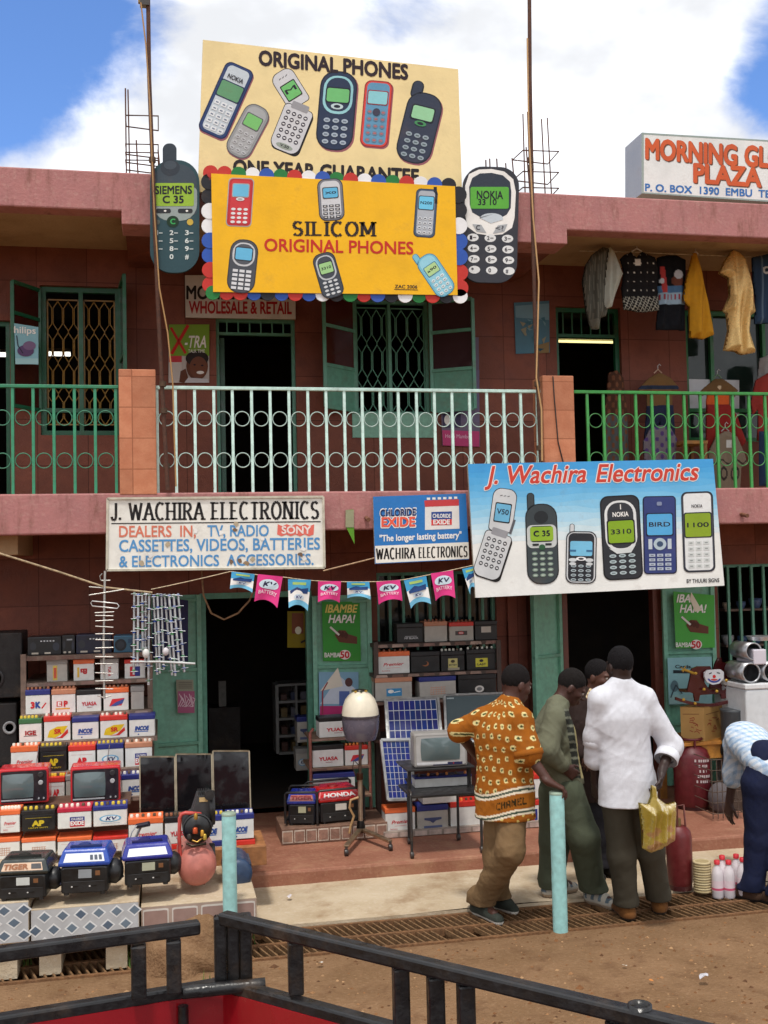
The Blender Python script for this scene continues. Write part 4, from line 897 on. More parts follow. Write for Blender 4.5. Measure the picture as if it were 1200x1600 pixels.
# ---------------------------------------------------------------- batteries
CASE = {'white': (222, 222, 218), 'grey': (176, 172, 164), 'black': (28, 27, 28)}
LID = {'red': (206, 52, 42), 'orange': (226, 108, 58), 'blue': (38, 48, 120), 'black': (26, 25, 28), 'green': (60, 110, 70), 'crimson': (184, 36, 62), 'tan': (190, 130, 100), 'grey': (150, 148, 144)}
CAPC = {'yellow': (220, 190, 60), 'white': (232, 228, 214), 'orange': (228, 140, 60), 'none': None, 'brown': (150, 90, 60)}
def logo(A, k):
    T = lambda s, x0, x1, y, h, c, b=.05, sh=0: A.text(s, x0, x1, y, h, c, 2, b, 0, sh)
    if k == 'exide':
        A.rect(.36, .3, .8, .56, (36, 44, 130), 1); A.rect(.36, .56, .8, .9, (206, 44, 60), 1); T('CHLORIDE', .4, .76, .49, .13, WHITE, .03); T('EXIDE', .38, .78, .8, .24, WHITE)
    elif k == 'kv': A.ell(.5, .52, .33, .22, (110, 170, 206), 1); A.ell(.5, .52, .27, .17, (226, 234, 238), 1.6); A.text('KV', .36, .66, .61, .2, (40, 42, 96), 3, .04, 0, .2); A.line([(.22, .82), (.78, .82)], .02, (150, 160, 180), 1)
    elif k in ('ap', 'apy'):
        c = (206, 40, 50) if k == 'ap' else (206, 180, 40); T('AP', .3, .68, .68, .3, c, .09); T('HEAVY DUTY', .2, .8, .84, .07, (196, 140, 60) if k == 'ap' else c, .02); A.line([(.1, .2), (.9, .2)], .015, c if k == 'apy' else (200, 150, 150), 1)
    elif k == 'yuasa': T('YUASA', .2, .82, .62, .2, (196, 30, 52), .05); T('battery', .42, .64, .76, .07, (150, 90, 90), .02)
    elif k == 'incoe': T('INCOE', .22, .76, .62, .23, (30, 72, 150), .08, .1); A.line([(.2, .7), (.74, .7)], .05, (60, 110, 180), 1); A.ell(.36, .86, .03, .04, (30, 72, 150), 1)
    elif k == 'prem': A.text('Premier', .2, .8, .56, .18, (206, 50, 60), 2, .02, -.05, .2); A.line([(.3, .68), (.7, .66)], .02, (220, 150, 150), 1); T('battery', .16, .4, .86, .08, (206, 120, 120), .01)
    elif k == 'ep': A.rect(.2, .36, .44, .64, (200, 36, 44), 1); T('E', .25, .4, .6, .2, WHITE); T('P', .5, .68, .64, .28, (200, 36, 44), .08); A.line([(.16, .76), (.76, .76)], .07, (214, 160, 40), 1)
    elif k == '3k': T('3', .2, .38, .66, .3, (206, 40, 50), .08); T('K', .4, .62, .66, .3, (40, 70, 150), .08); A.line([(.66, .7), (.84, .42)], .06, (206, 40, 50), 1)
    elif k == 'ige': T('IGE', .26, .76, .6, .22, (160, 40, 44), .06); A.line([(.2, .66), (.8, .66)], .03, (60, 60, 64), 1)
    elif k == 'sr':
        A.poly([(.12, .8), (.2, .45), (.5, .26), (.9, .24), (.74, .6), (.4, .84)], (226, 190, 30), 1); A.poly([(.34, .86), (.6, .8), (.9, .4), (.92, .6), (.7, .86)], (206, 44, 40), 1.5); T('SR', .38, .66, .62, .22, (206, 40, 36), .06)
    elif k == 'flag': A.poly([(.22, .74), (.34, .34), (.84, .3), (.72, .72)], (206, 50, 60), 1); A.poly([(.26, .74), (.5, .52), (.84, .34), (.76, .6), (.5, .74)], (60, 80, 150), 1.6)
    elif k == 'print':
        for i in range(6): A.line([(.32+.07*i, .3+.02*(i % 2)), (.3+.075*i, .78)], .02, (200, 160, 140), 1)
        for i in range(4): A.line([(.3, .36+.13*i), (.72, .34+.13*i)], .03, (190, 140, 120), 1)
    elif k == 'blue': A.rect(.3, .34, .72, .76, (60, 140, 190), 1); A.ell(.42, .5, .08, .1, WHITE, 2); A.line([(.5, .56), (.68, .5)], .05, (220, 235, 240), 2)
    elif k == 'disc': A.ell(.55, .56, .12, .2, (214, 212, 206), 1); A.ell(.55, .56, .07, .11, (120, 120, 120), 2)
    elif k == 'yell': A.rect(.3, .28, .72, .82, (206, 200, 60), 1); T('LAST', .36, .66, .72, .12, INK, .04); A.ell(.5, .44, .07, .09, INK, 2)
    elif k == 'cream': A.rect(.3, .2, .7, .82, (196, 186, 120), 1); A.ell(.5, .38, .09, .1, (70, 60, 40), 2); T('BATTERY', .33, .67, .66, .1, INK, .03); A.rect(.28, .78, .78, .94, (170, 160, 140), 1)
    elif k == 'black': A.rect(.3, .56, .76, .6, (170, 170, 175), 1); T('MF BLACK', .28, .82, .76, .12, (200, 200, 204), .04)
    elif k == 'ring': A.ell(.5, .48, .12, .16, (150, 90, 50), 1); A.ell(.46, .44, .11, .13, (30, 28, 30), 2)
    elif k == 'sheet': A.rect(.28, .1, .72, .5, (190, 184, 174), 1)
    elif k == 'ige2': A.rect(.24, .32, .74, .62, (70, 60, 60), 1); A.ell(.48, .46, .12, .1, (196, 50, 56), 2); T('SG', .4, .56, .51, .1, WHITE, .03)
    elif k == 'shield': A.poly([(.22, .34), (.78, .34), (.78, .44), (.6, .5), (.5, .62), (.4, .5), (.22, .44)], (70, 80, 120), 1); A.rect(.2, .74, .8, .86, (90, 100, 140), 1)
    elif k == 'sidestrip': A.rect(.3, .08, .52, .92, (214, 190, 90), 1); A.rect(.34, .2, .48, .8, (206, 90, 60), 2)
    elif k == 'yuaside': B = A.local(.5, .5, 90); B.text('YUASA', -.3, .3, .07, .16, (196, 50, 56), 2, .04)
    elif k == 'epside': B = A.local(.5, .5, 90); B.text('EP', -.22, .12, .14, .28, (190, 40, 50), 2, .08); A.rect(.18, .2, .28, .8, (220, 180, 60), 1)
    elif k == 'exside': A.rect(.25, .2, .5, .85, (200, 44, 56), 1); A.rect(.5, .2, .75, .85, (40, 50, 130), 1)
LOGOTXT = {'exide': 'red and blue square', 'kv': 'pale blue oval', 'ap': 'red block letters', 'apy': 'yellow block letters', 'yuasa': 'plain red capitals', 'incoe': 'blue underlined letters', 'prem': 'red script', 'ep': 'red square mark', '3k': 'red blue monogram', 'ige': 'small dark letters', 'sr': 'yellow red swoosh', 'flag': 'slanted flag mark', 'print': 'faint brown print', 'blue': 'small blue label', 'disc': 'white round sticker', 'yell': 'yellow square sticker', 'cream': 'cream square sticker', 'black': 'pale lettering line', 'ring': 'brown crescent mark', 'sheet': 'pale paper stuck on', 'ige2': 'dark badge', 'shield': 'blue shield mark', 'sidestrip': 'upright yellow strip', 'yuaside': 'sideways red letters', 'epside': 'sideways red mark', 'exside': 'upright red blue mark', 'none': 'no lettering'}
GRP = 'car batteries stacked for sale'
def battery(px0, px1, py0, py1, Y, case, lid, lg, where, caps='white', dep=.17, ztop=None, zb=None, cond=''):
    a = P(px0, py1, Y); b = P(px1, py1, Y); z0 = zb if zb is not None else a.z+(b.z-a.z)/2; z1 = P((px0+px1)/2, py0, Y).z; x0, x1 = a.x+.002, b.x-.002; h = z1-z0
    t = thing('car_battery', '%s battery, %s lid, %s, %s' % (case, lid, LOGOTXT[lg], where), 'car battery', ((x0+x1)/2, Y, z0), GRP)
    lh = min(.045, h*.22); c = CASE[case]
    j = rnd.uniform(-.03, .03); rot = Matrix.Translation(((x0+x1)/2, Y, z0)) @ Matrix.Rotation(j, 4, 'Z') @ Matrix.Translation((-(x0+x1)/2, -Y, -z0))
    m_ = MB(); m_.T = rot; m_.box(x0+.003, x1-.003, Y+.003, Y+dep, z0, z1-lh, c); part(m_, 'case', 'plastic', t, .004)
    m_ = MB(); m_.T = rot; A = Art(m_, lambda u, v, l: Vector((x0+.003+(x1-x0-.006)*u, Y+.003-.001*l, z1-lh-(h-lh)*v))); logo(A, lg)
    if m_.v: part(m_, 'printed_front', 'plastic', t)
    m_ = MB(); m_.T = rot; m_.box(x0, x1, Y, Y+dep, z1-lh, z1, LID[lid]); part(m_, 'lid', 'plastic', t, .005)
    if CAPC[caps]:
        m_ = MB(); m_.T = rot
        for i in range(6): x = x0+(x1-x0)*(i+.6)/6.2; m_.lathe((x, Y+.045, z1), [(.011, 0), (.011, .014), (.008, .019)], CAPC[caps] if rnd.random() < .8 else (90, 70, 50), 7)
        part(m_, 'vent_caps', 'plastic', t)
    return t
def wcol(n, of): return ('leftmost', 'second', 'third', 'fourth', 'fifth', 'sixth', 'seventh')[n]
def row(items, Y, py, where, zb, dep=.17):
    for i, (p0, p1, ytop, ybot, case, lid, lg, caps) in enumerate(items):
        battery(p0, p1, ytop, ybot, Y, case, lid, lg, wcol(i, len(items))+' '+where, caps, dep, zb=zb)
def shelf_z(py, px, Y): return PZ(px, py, Y)
def rack(name, label, loc, planks, posts, col=(120, 100, 88)):
    t = thing(name, label, 'rack', loc)
    for (p0, p1, py, Y, back, th) in planks:
        a = P(p0, py, Y); b = P(p1, py, Y); z = (a.z+b.z)/2; m_ = MB(); m_.box(a.x, b.x, Y-.02, back, z-th, z-.001, col)
        A = Art(m_, lambda u, v, l: Vector((a.x+(b.x-a.x)*u, Y-.02-.001*l, z-.001-th*v)))
        n = max(2, int((b.x-a.x)/.13))
        for i in range(n): A.poly([((i+.15)/n, .1), ((i+.8)/n, .15), ((i+.85)/n, .85), ((i+.1)/n, .9)], rnd.choice([(150, 124, 112), (134, 104, 96), (164, 142, 130), (110, 84, 74)]), 1)
        part(m_, 'shelf', 'wood', t)
    for (px, py0, Y0, Y1) in posts:
        x = PX(px, py0, Y0); m_ = MB(); m_.bar((x, Y0-.022, ZP), (x, Y0-.022, PZ(px, py0, Y0)), .04, .03, col); part(m_, 'post', 'wood', t)
    return t
# ---- the left stepped display
rack('battery_rack', 'stepped wooden battery rack against the wall left of the shop entrance', (PX(130, 1200, 9), 9, ZP),
     [(34, 236, 1022, 8.85, 9.6, .035), (36, 238, 1063, 8.85, 9.6, .032), (32, 236, 1113, 8.72, 9.6, .03), (28, 246, 1156, 8.55, 9.5, .03), (2, 240, 1204, 8.35, 9.4, .03), (-60, 222, 1252, 8.15, 9.3, .03)],
     [(37, 1022, 8.85, 9), (234, 1022, 8.85, 9), (240, 1204, 8.35, 9)])
def zrow(px, py, Y): return PZ(px, py, Y)
row([(72, 106, 1030, 1061, 'grey', 'grey', 'sidestrip', 'none'), (114, 148, 1030, 1061, 'white', 'orange', 'epside', 'none'), (156, 186, 1029, 1061, 'white', 'grey', 'yuaside', 'none'), (194, 228, 1030, 1061, 'white', 'red', 'exside', 'none')], 8.87, 0, 'on top shelf under the radios', zrow(150, 1063, 8.85))
row([(39, 79, 1078, 1112, 'white', 'blue', '3k', 'brown'), (80, 119, 1077, 1112, 'white', 'tan', 'ep', 'brown'), (119, 159, 1078, 1112, 'white', 'black', 'yuasa', 'none'), (161, 202, 1075, 1112, 'white', 'orange', 'flag', 'brown'), (204, 226, 1073, 1112, 'grey', 'grey', 'none', 'none')], 8.74, 0, 'on left rack second shelf', zrow(135, 1113, 8.72))
row([(29, 66, 1123, 1155, 'white', 'green', 'ige', 'yellow'), (68, 111, 1119, 1155, 'white', 'red', 'sr', 'white'), (112, 155, 1121, 1155, 'white', 'blue', 'incoe', 'none'), (156, 200, 1118, 1155, 'white', 'red', 'sr', 'white'), (201, 243, 1117, 1155, 'white', 'blue', 'incoe', 'none')], 8.57, 0, 'on left rack third shelf', zrow(135, 1156, 8.55))
row([(16, 60, 1166, 1203, 'white', 'orange', 'prem', 'white'), (62, 105, 1166, 1203, 'black', 'black', 'apy', 'yellow'), (106, 150, 1165, 1203, 'white', 'red', 'ap', 'orange'), (151, 194, 1162, 1203, 'white', 'blue', 'kv', 'yellow'), (195, 239, 1160, 1203, 'white', 'tan', 'exide', 'white')], 8.37, 0, 'on left rack fourth shelf', zrow(125, 1204, 8.35))
row([(74, 102, 1214, 1251, 'white', 'red', 'ap', 'yellow'), (102, 150, 1210, 1251, 'grey', 'grey', 'none', 'brown'), (190, 234, 1210, 1251, 'white', 'blue', 'incoe', 'white')], 8.17, 0, 'on shelf behind the red televisions', zrow(120, 1252, 8.15))
# tiled benches
def tiled_bench(label, p0, p1, ytop, ybot, Y, Yb, kind):
    a = P(p0, ytop, Y); b = P(p1, ytop, Y); z1 = (a.z+b.z)/2; z0 = P((p0+p1)/2, ybot, Y).z
    t = thing('tiled_bench', label, 'bench', ((a.x+b.x)/2, Y, 0), 'tiled concrete benches across the drain'); m_ = MB(); m_.box(a.x, b.x, Y, Yb, z0, z1, (150, 138, 122)); w = b.x-a.x; h = z1-z0
    part(m_, 'slab', 'concrete', t, .006); m_ = MB(); A = Art(m_, lambda u, v, l: Vector((a.x+w*u, Y-.003-.001*l, z1-h*v)))
    A.rect(.004, .03, .996, .97, (176, 178, 180) if kind == 0 else (166, 146, 134), 1)
    if kind == 0:
        n = max(2, round(w/.105))
        for i in range(n):
            cx = (i+.5)/n; r_ = .47/n
            for (dy, dx) in ((.2, .25/n), (.5, -.25/n), (.8, .25/n)):
                A.poly([(cx+dx, dy-.15), (cx+dx+r_*.9, dy), (cx+dx, dy+.15), (cx+dx-r_*.9, dy)], (214, 216, 216), 2); A.poly([(cx+dx, dy-.105), (cx+dx+r_*.64, dy), (cx+dx, dy+.105), (cx+dx-r_*.64, dy)], rnd.choice([(92, 108, 124), (82, 98, 116), (104, 120, 134)]), 3)
    else:
        for i in range(4):
            A.rr((i+.06)/4, .1, (i+.94)/4, .9, .035, (206, 200, 192), 2); A.rr((i+.1)/4, .16, (i+.9)/4, .84, .03, (150, 124, 116), 3)
    part(m_, 'glazed_tiles', 'plastic', t)
    for x in (a.x+.1, b.x-.13):
        m_ = MB(); m_.box(x-.06, x+.06, Y+.04, Yb-.05, 0, z0-.001, (110, 110, 80)); part(m_, 'support', 'concrete', t)
    return z1
ZB = tiled_bench('tiled bench with grey diamonds cut by the frame edge', -175, 45, 1416, 1482, 6.55, 7.98, 0)
tiled_bench('tiled bench with grey diamonds carrying the blue topped generators', 48, 217, 1414, 1482, 6.56, 7.985, 0)
tiled_bench('tiled bench with pinkish square tiles carrying the air compressor', 220, 401, 1409, 1458, 6.62, 7.99, 1)
# bottom rows stand on the benches
row([(-52, -1, 1270, 1307, 'white', 'orange', 'prem', 'white'), (-1, 32, 1266, 1307, 'white', 'orange', 'prem', 'white'), (33, 87, 1266, 1306, 'black', 'black', 'apy', 'yellow'), (89, 144, 1262, 1304, 'white', 'crimson', 'exide', 'white'), (145, 200, 1259, 1302, 'white', 'blue', 'kv', 'yellow')], 7.5, 0, 'in row below the red televisions', ZB+PZ(100, 1309, 7.5)-PZ(100, 1350, 7.5))
row([(-50, -22, 1309, 1350, 'white', 'orange', 'print', 'none'), (-21, 32, 1309, 1350, 'white', 'orange', 'print', 'none'), (33, 88, 1309, 1350, 'white', 'orange', 'print', 'none'), (89, 144, 1308, 1349, 'white', 'orange', 'ap', 'none'), (145, 201, 1307, 1348, 'white', 'red', 'print', 'none')], 7.5, 0, 'on bench just behind the generators', ZB)
zt = PZ(300, 1312, 7.5)
row([(200, 256, 1278, 1316, 'white', 'orange', 'prem', 'white'), (257, 300, 1276, 1314, 'white', 'black', 'yuasa', 'brown'), (300, 352, 1275, 1313, 'white', 'blue', 'incoe', 'yellow'), (353, 398, 1272, 1311, 'white', 'blue', 'incoe', 'white')], 7.42, 0, 'in row right below black panels', zt)
row([(200, 256, 1318, 1356, 'white', 'red', 'print', 'none'), (257, 318, 1318, 1354, 'white', 'red', 'none', 'none'), (320, 355, 1314, 1352, 'white', 'blue', 'kv', 'yellow'), (356, 400, 1313, 1350, 'white', 'red', 'exide', 'none')], 7.42, 0, 'in bottom row behind the compressor', PZ(300, 1356, 7.42))
m_ = MB(); a = P(195, 1357, 7.40); b = P(416, 1352, 7.40); m_.box(a.x, b.x, 7.36, 7.8, ZB+.001, PZ(300, 1356, 7.42)-.002, (150, 100, 60)); tag(m_.build('cardboard_sheet', 'wood', None, .004), 'brown cardboard base under the batteries below the black panels', 'cardboard')

# ---- things on and around the left rack
def stereo(label, p0, p1, y0, y1, Y, col, kind):
    a = P(p0, y1, Y); b = P(p1, y0, Y); x0, x1, z0, z1 = a.x, b.x, zrow(140, 1022, 8.85), b.z; w = x1-x0; h = z1-z0
    t = thing('car_radio' if kind < 2 else 'boom_box', label, 'radio', ((x0+x1)/2, Y, z0), 'radios on top of the rack'); m_ = MB(); m_.box(x0, x1, Y, Y+.22, z0, z1, col); part(m_, 'body', 'plastic', t, .008)
    m_ = MB(); A = Art(m_, lambda u, v, l: Vector((x0+w*u, Y-.001*l-.001, z1-h*v)))
    A.rect(.03, .06, .97, .94, tuple(int(c*.8) for c in col), .6)
    if kind < 2:
        A.rect(.3, .18, .92, .3, (20, 22, 30), 1)
        for i in range(5): A.rect(.38+.09*i, .2, .43+.09*i, .27, (190, 195, 200), 2)
        A.rect(.12, .84, .32, .93, (190, 180, 165), 2); A.rect(.5, .84, .68, .93, (200, 190, 175), 2); A.ell(.16, .5, .1, .22, (40, 44, 52), 1); A.ell(.84, .55, .1, .22, (46, 52, 66), 1)
    else:
        A.ell(.22, .55, .19, .36, (24, 28, 36), 1); A.ell(.22, .55, .12, .23, (44, 50, 60), 2); A.rect(.46, .2, .92, .45, (40, 70, 100), 1); A.ell(.66, .66, .14, .25, (28, 34, 46), 1); A.rect(.86, .5, .94, .86, (170, 180, 190), 1)
    part(m_, 'front_panel', 'plastic', t)
stereo('black car stereo box leftmost on top of the rack', 43, 96, 994, 1021, 8.9, (28, 30, 34), 0)
stereo('small black radio box with pale sticker on the rack top', 97, 117, 992, 1021, 8.9, (24, 25, 28), 1)
stereo('dark blue car stereo box behind the aerial on the rack top', 119, 174, 990, 1020, 8.9, (30, 36, 62), 0)
stereo('light blue cassette player at the right of the rack top', 178, 226, 992, 1020, 8.9, (70, 120, 150), 2)
def spk(label, p0, p1, y0, y1, Y, parts):
    a = P(p0, y1, Y); b = P(p1, y0, Y); t = thing('loudspeaker', label, 'loudspeaker', ((a.x+b.x)/2, Y, a.z), 'big dark speakers at the frame edge'); m_ = MB(); m_.box(a.x, b.x, Y, Y+.4, a.z, b.z, (26, 23, 24)); part(m_, 'cabinet', 'wood', t, .01)
    m_ = MB(); cx = P(15, 1137, Y) if parts else P(5, 1060, Y)
    m_.lathe((cx.x if parts else cx.x-.08, Y, cx.z), [(.09, .0), (.085, -.012), (.05, .01), (.02, .02)] if not parts else [(.05, -.002), (.05, -.01), (.038, -.01), (.03, -.002)], (40, 38, 40) if not parts else (150, 150, 152), 20, 'Y'); part(m_, 'cone', 'plastic', t)
spk('tall dark loudspeaker cabinet at the left frame edge', -110, 34, 988, 1096, 8.9, 0); spk('lower dark loudspeaker with a chrome ring at the left frame edge', -110, 26, 1098, 1205, 8.9, 1)
def crt(name, label, p0, p1, y0, y1, Y, zb, body, bez, dep, red=True, rz=0):
    a = P(p0, y1, Y); b = P(p1, y0, Y); w, h = b.x-a.x, b.z-zb; t = thing(name, label, 'television', ((a.x+b.x)/2, Y, zb), 'televisions for sale')
    rot = Matrix.Translation(((a.x+b.x)/2, Y, zb)) @ Matrix.Rotation(rz, 4, 'Z') @ Matrix.Translation((-w/2, 0, 0)); m_ = MB(); m_.T = rot
    if red: m_.box(0, w, 0, dep*.75, 0, h, body); m_.cbox((w/2, dep*.8, h*.5), (w*.8, dep*.4, h*.8), tuple(int(c*.6) for c in body))
    else:
        m_.box(0, w, 0, dep*.45, 0, h, body); s0 = [(.03*w, h*.04), (.97*w, h*.04), (.97*w, h*.97), (.03*w, h*.97)]; s1 = [(.2*w, h*.15), (.8*w, h*.15), (.8*w, h*.75), (.2*w, h*.75)]
        m_.add([(x, dep*.45, z) for x, z in s0]+[(x, dep, z) for x, z in s1], [(0, 1, 5, 4), (1, 2, 6, 5), (2, 3, 7, 6), (3, 0, 4, 7), (4, 5, 6, 7)], body)
    part(m_, 'cabinet', 'gloss' if red else 'plastic', t, .014)
    m_ = MB(); m_.T = rot; A = Art(m_, lambda u, v, l: Vector((w*u, -.002-.0015*l, h*(1-v)))); A.rr(.04, .08, .96, .94, .05, bez, 1)
    if red:
        A.rect(.05, .86, .68, .9, (170, 172, 176), 2)
        for (x, y, r_) in ((.84, .2, .06), (.84, .42, .05)): m_.lathe((w*x, -.004, h*(1-y)), [(w*r_, 0), (w*r_, -.012), (w*r_*.8, -.016)], (46, 44, 46) if r_ > .055 else (170, 170, 172), 12, 'Y')
        for x in (.8, .9): m_.lathe((w*x, -.004, h*.14), [(.006, 0), (.006, -.01)], (170, 170, 175), 8, 'Y')
    else: A.rect(.05, .84, .62, .91, (206, 206, 208), 2); A.rect(.35, .86, .9, .94, (40, 44, 80), 1.5); A.rect(.72, .88, .74, .91, (200, 60, 60), 3)
    part(m_, 'front_panel', 'plastic', t)
    m_ = MB(); m_.T = rot; sx0, sx1, sz0, sz1 = ((.07, .7, .17, .85) if red else (.12, .86, .2, .87)); n = 8; vs = []
    for j in range(n+1):
        for i in range(n+1):
            u = i/n*2-1; v = j/n*2-1; uu = u*(1-.04*v*v); vv = v*(1-.05*u*u); vs.append((w*(sx0+(sx1-sx0)*(uu+1)/2), -.007-.018*(1-u*u)*(1-v*v), h*(sz0+(sz1-sz0)*(vv+1)/2)))
    m_.add(vs, [(j*(n+1)+i, j*(n+1)+i+1, (j+1)*(n+1)+i+1, (j+1)*(n+1)+i) for j in range(n) for i in range(n)], (96, 110, 112), True); part(m_, 'screen', 'glassy', t)
    m_ = MB(); m_.T = rot; m_.tube([(w*.72, dep*.3, h), (w*.78, dep*.3, h+.13)] if red else [(w*.7, dep*.5, h), (w*.72, dep*.5, h+.02)], .003, (170, 170, 172), 5); part(m_, 'aerial', 'metal', t); return t
zt2 = PZ(100, 1262, 7.85)
crt('portable_television', 'red portable television nearest the left frame edge', -2, 76, 1198, 1254, 7.85, PZ(40, 1256, 7.85), (196, 44, 52), (34, 26, 34), .26)
crt('portable_television', 'red portable television between battery rows, right of its twin', 110, 188, 1195, 1252, 7.86, PZ(150, 1254, 7.86), (196, 44, 52), (34, 26, 34), .26)
m_ = MB(); a = P(-60, 1256, 7.82); b = P(204, 1254, 7.82); m_.box(a.x, b.x, 7.8, 8.12, P(100, 1262, 7.82).z, P(100, 1257, 7.82).z, (96, 70, 56)); tag(m_.build('shelf_plank', 'wood'), 'rough plank carrying the two red televisions', 'plank')
for i, (p0, p1, y0, y1, Y) in enumerate(((218, 273, 1184, 1281, 7.72), (275, 331, 1180, 1278, 7.72), (333, 390, 1175, 1272, 7.74))):
    t = thing('solar_panel', 'black thin film panel with pale edges, %s of the three standing side by side' % ('leftmost', 'middle', 'rightmost')[i], 'solar panel', (PX((p0+p1)/2, y1, Y), Y, PZ(p0, y1, Y)), 'black solar panels')
    c4 = [P(p0, y1, Y), P(p1, y1, Y), P(p1, y0, Y), P(p0, y0, Y)]; zz = c4[0].z; c4[1].z = zz; c4[0].x = c4[3].x; c4[1].x = c4[2].x
    zz = PZ(300, 1276, 7.6)
    for k in (0, 1): c4[k].z = zz
    for k in (2, 3): c4[k].y += .05
    m_ = MB(); m_.prism(c4, (0, .02, 0), (20, 18, 20)); part(m_, 'panel', 'glassy', t); m_ = MB()
    for a, b in ((0, 3), (3, 2), (2, 1)): m_.bar(c4[a]+Vector((0, -.004, 0)), c4[b]+Vector((0, -.004, 0)), .009, .012, (176, 164, 140), (0, 1, 0))
    part(m_, 'frame', 'metal', t)

def generator(label, p0, p1, y0, y1, Y, zb, top, rz, plate, sticker, txt=None, frame=False, low=(26, 27, 28)):
    a = P(p0, y1, Y); b = P(p1, y0, Y); w = (b.x-a.x); h = b.z-zb; dep = w*.95
    t = thing('generator', label, 'generator', ((a.x+b.x)/2, Y, zb), 'portable generators for sale'); rot = Matrix.Translation(((a.x+b.x)/2, Y, zb)) @ Matrix.Rotation(rz, 4, 'Z'); X = w/2
    m_ = MB(); m_.T = rot; m_.box(-X*.9, X*.9, .004, dep-.01, h*.03, h*.62, low); part(m_, 'body', 'plastic', t, .014)
    m_ = MB(); m_.T = rot; q0 = [(-X, 0), (X, 0), (X, dep), (-X, dep)]; q1 = [(-X*.84, dep*.14), (X*.84, dep*.14), (X*.84, dep*.86), (-X*.84, dep*.86)]
    m_.add([(x, y, h*.62) for x, y in q0]+[(x, y, h*.7) for x, y in q0]+[(x, y, h*.97) for x, y in q1], [(3, 2, 1, 0)]+[(i, (i+1) % 4, 4+(i+1) % 4, 4+i) for i in range(4)]+[(4+i, 4+(i+1) % 4, 8+(i+1) % 4, 8+i) for i in range(4)]+[(8, 9, 10, 11)], top)
    tk = part(m_, 'fuel_tank', 'gloss', t, .012); m_ = MB(); m_.T = rot; m_.lathe((-X*.1, dep*.45, h*.965), [(X*.24, 0), (X*.24, h*.035), (X*.2, h*.05)], tuple(int(c*.7) for c in top), 14); part(m_, 'fuel_cap', 'plastic', tk)
    m_ = MB(); m_.T = rot
    def tp(u, v, l): # on the sloping front of the tank
        y = dep*.14*(1-v); z = h*(.7+.27*(1-v)); k = 1-.16*(1-v); return Vector((X*(2*u-1)*k, y-.0025*l-dep*.0, z+.0012*l))
    def tpp(u, v, l): return tp(u, 1-v if False else v, l)
    A = Art(m_, lambda u, v, l: Vector((X*(2*u-1)*(1-.16*(1-v)), dep*.14*(1-v)-.002*l, h*(.7+.27*(1-v))+.001*l)))
    A.rect(.1, .3, .9, .92, plate[0], 1)
    if plate[1] and txt: A.text(txt, .12, .62 if len(plate) < 3 else .88, .8, .38, plate[1], 2, .06); A.rect(.68, .4, .88, .8, (60, 60, 64), 2) if len(plate) < 3 else None
    elif plate[1]:
        for i in range(3): A.rect(.62+.09*i, .45, .68+.09*i, .8, plate[1], 2)
    part(m_, 'maker_plate', 'plastic', t)
    m_ = MB(); m_.T = rot; B = Art(m_, lambda u, v, l: Vector((X*.9*(2*u-1), .003-.0015*l, h*(.62-.59*v))))
    B.rr(.06, .06, .94, .5, .04, (18, 19, 20), 1); B.rect(.38, .1, .66, .42, sticker, 2); B.rect(.74, .16, .84, .34, (120, 80, 50), 2); B.rr(.06, .56, .94, .94, .05, (34, 35, 36), 1); B.line([(.06, .54), (.94, .54)], .02, (70, 72, 74), 2)
    for x in (.22, .6): B.line([(x, .72), (x+.16, .71)], .035, (12, 12, 12), 2); B.ell(x+.02, .72, .02, .03, (200, 200, 196), 3, 8)
    part(m_, 'control_panel', 'plastic', t)
    m_ = MB(); m_.T = rot; m_.lathe((X*.9, dep*.5, h*.36), [(h*.27, 0), (h*.28, .03), (h*.2, .06), (h*.1, .07)], (32, 32, 34), 18, 'X'); part(m_, 'recoil_cover', 'plastic', t)
    for (x, y) in ((-X*.7, .02), (X*.7, .02), (-X*.7, dep-.04), (X*.7, dep-.04)): m_ = MB(); m_.T = rot; m_.lathe((x, y, 0), [(.016, 0), (.014, h*.07)], (30, 26, 22), 8); part(m_, 'rubber_foot', 'plastic', t)
    m_ = MB(); m_.T = rot
    if frame:
        for y in (-.02, dep+.02):
            m_.tube([(-X*1.06, y, .02), (-X*1.06, y, h*.95), (-X*.95, y, h), (X*.95, y, h), (X*1.06, y, h*.95), (X*1.06, y, .02)], .01, (30, 30, 32), 7)
        for x in (-X*1.06, X*1.06): m_.tube([(x, -.02, .03), (x, dep+.02, .03)], .01, (30, 30, 32), 7)
    else: m_.tube([(-X*.96, dep*.2, h*.2), (-X*1.12, dep*.25, h*.4), (-X*1.02, dep*.3, h*.66)], .008, (30, 32, 60), 6); m_.bar((-X*.6, dep*.3, h*.99), (X*.6, dep*.3, h*.99), .03, .012, tuple(int(c*.6) for c in top))
    part(m_, 'carry_frame' if frame else 'handle', 'steel', t)
ZBt = PZ(130, 1402, 6.7)
ZBb = ZB+.002
generator('black generator with orange lettered plate at the left frame edge', -8, 76, 1340, 1418, 6.552, ZBb, (44, 50, 48), -.12, ((206, 176, 150), (150, 90, 50)), (196, 200, 196), 'TIGER')
generator('bright blue topped generator with a glaring white plate in the middle', 90, 172, 1324, 1411, 6.562, ZBb, (36, 72, 160), -.10, ((222, 226, 232), (70, 80, 96)), (140, 146, 150))
generator('dark blue topped generator right next to the air compressor', 191, 270, 1316, 1402, 6.64, ZBb, (40, 48, 140), .03, ((226, 228, 240), None), (170, 172, 150))

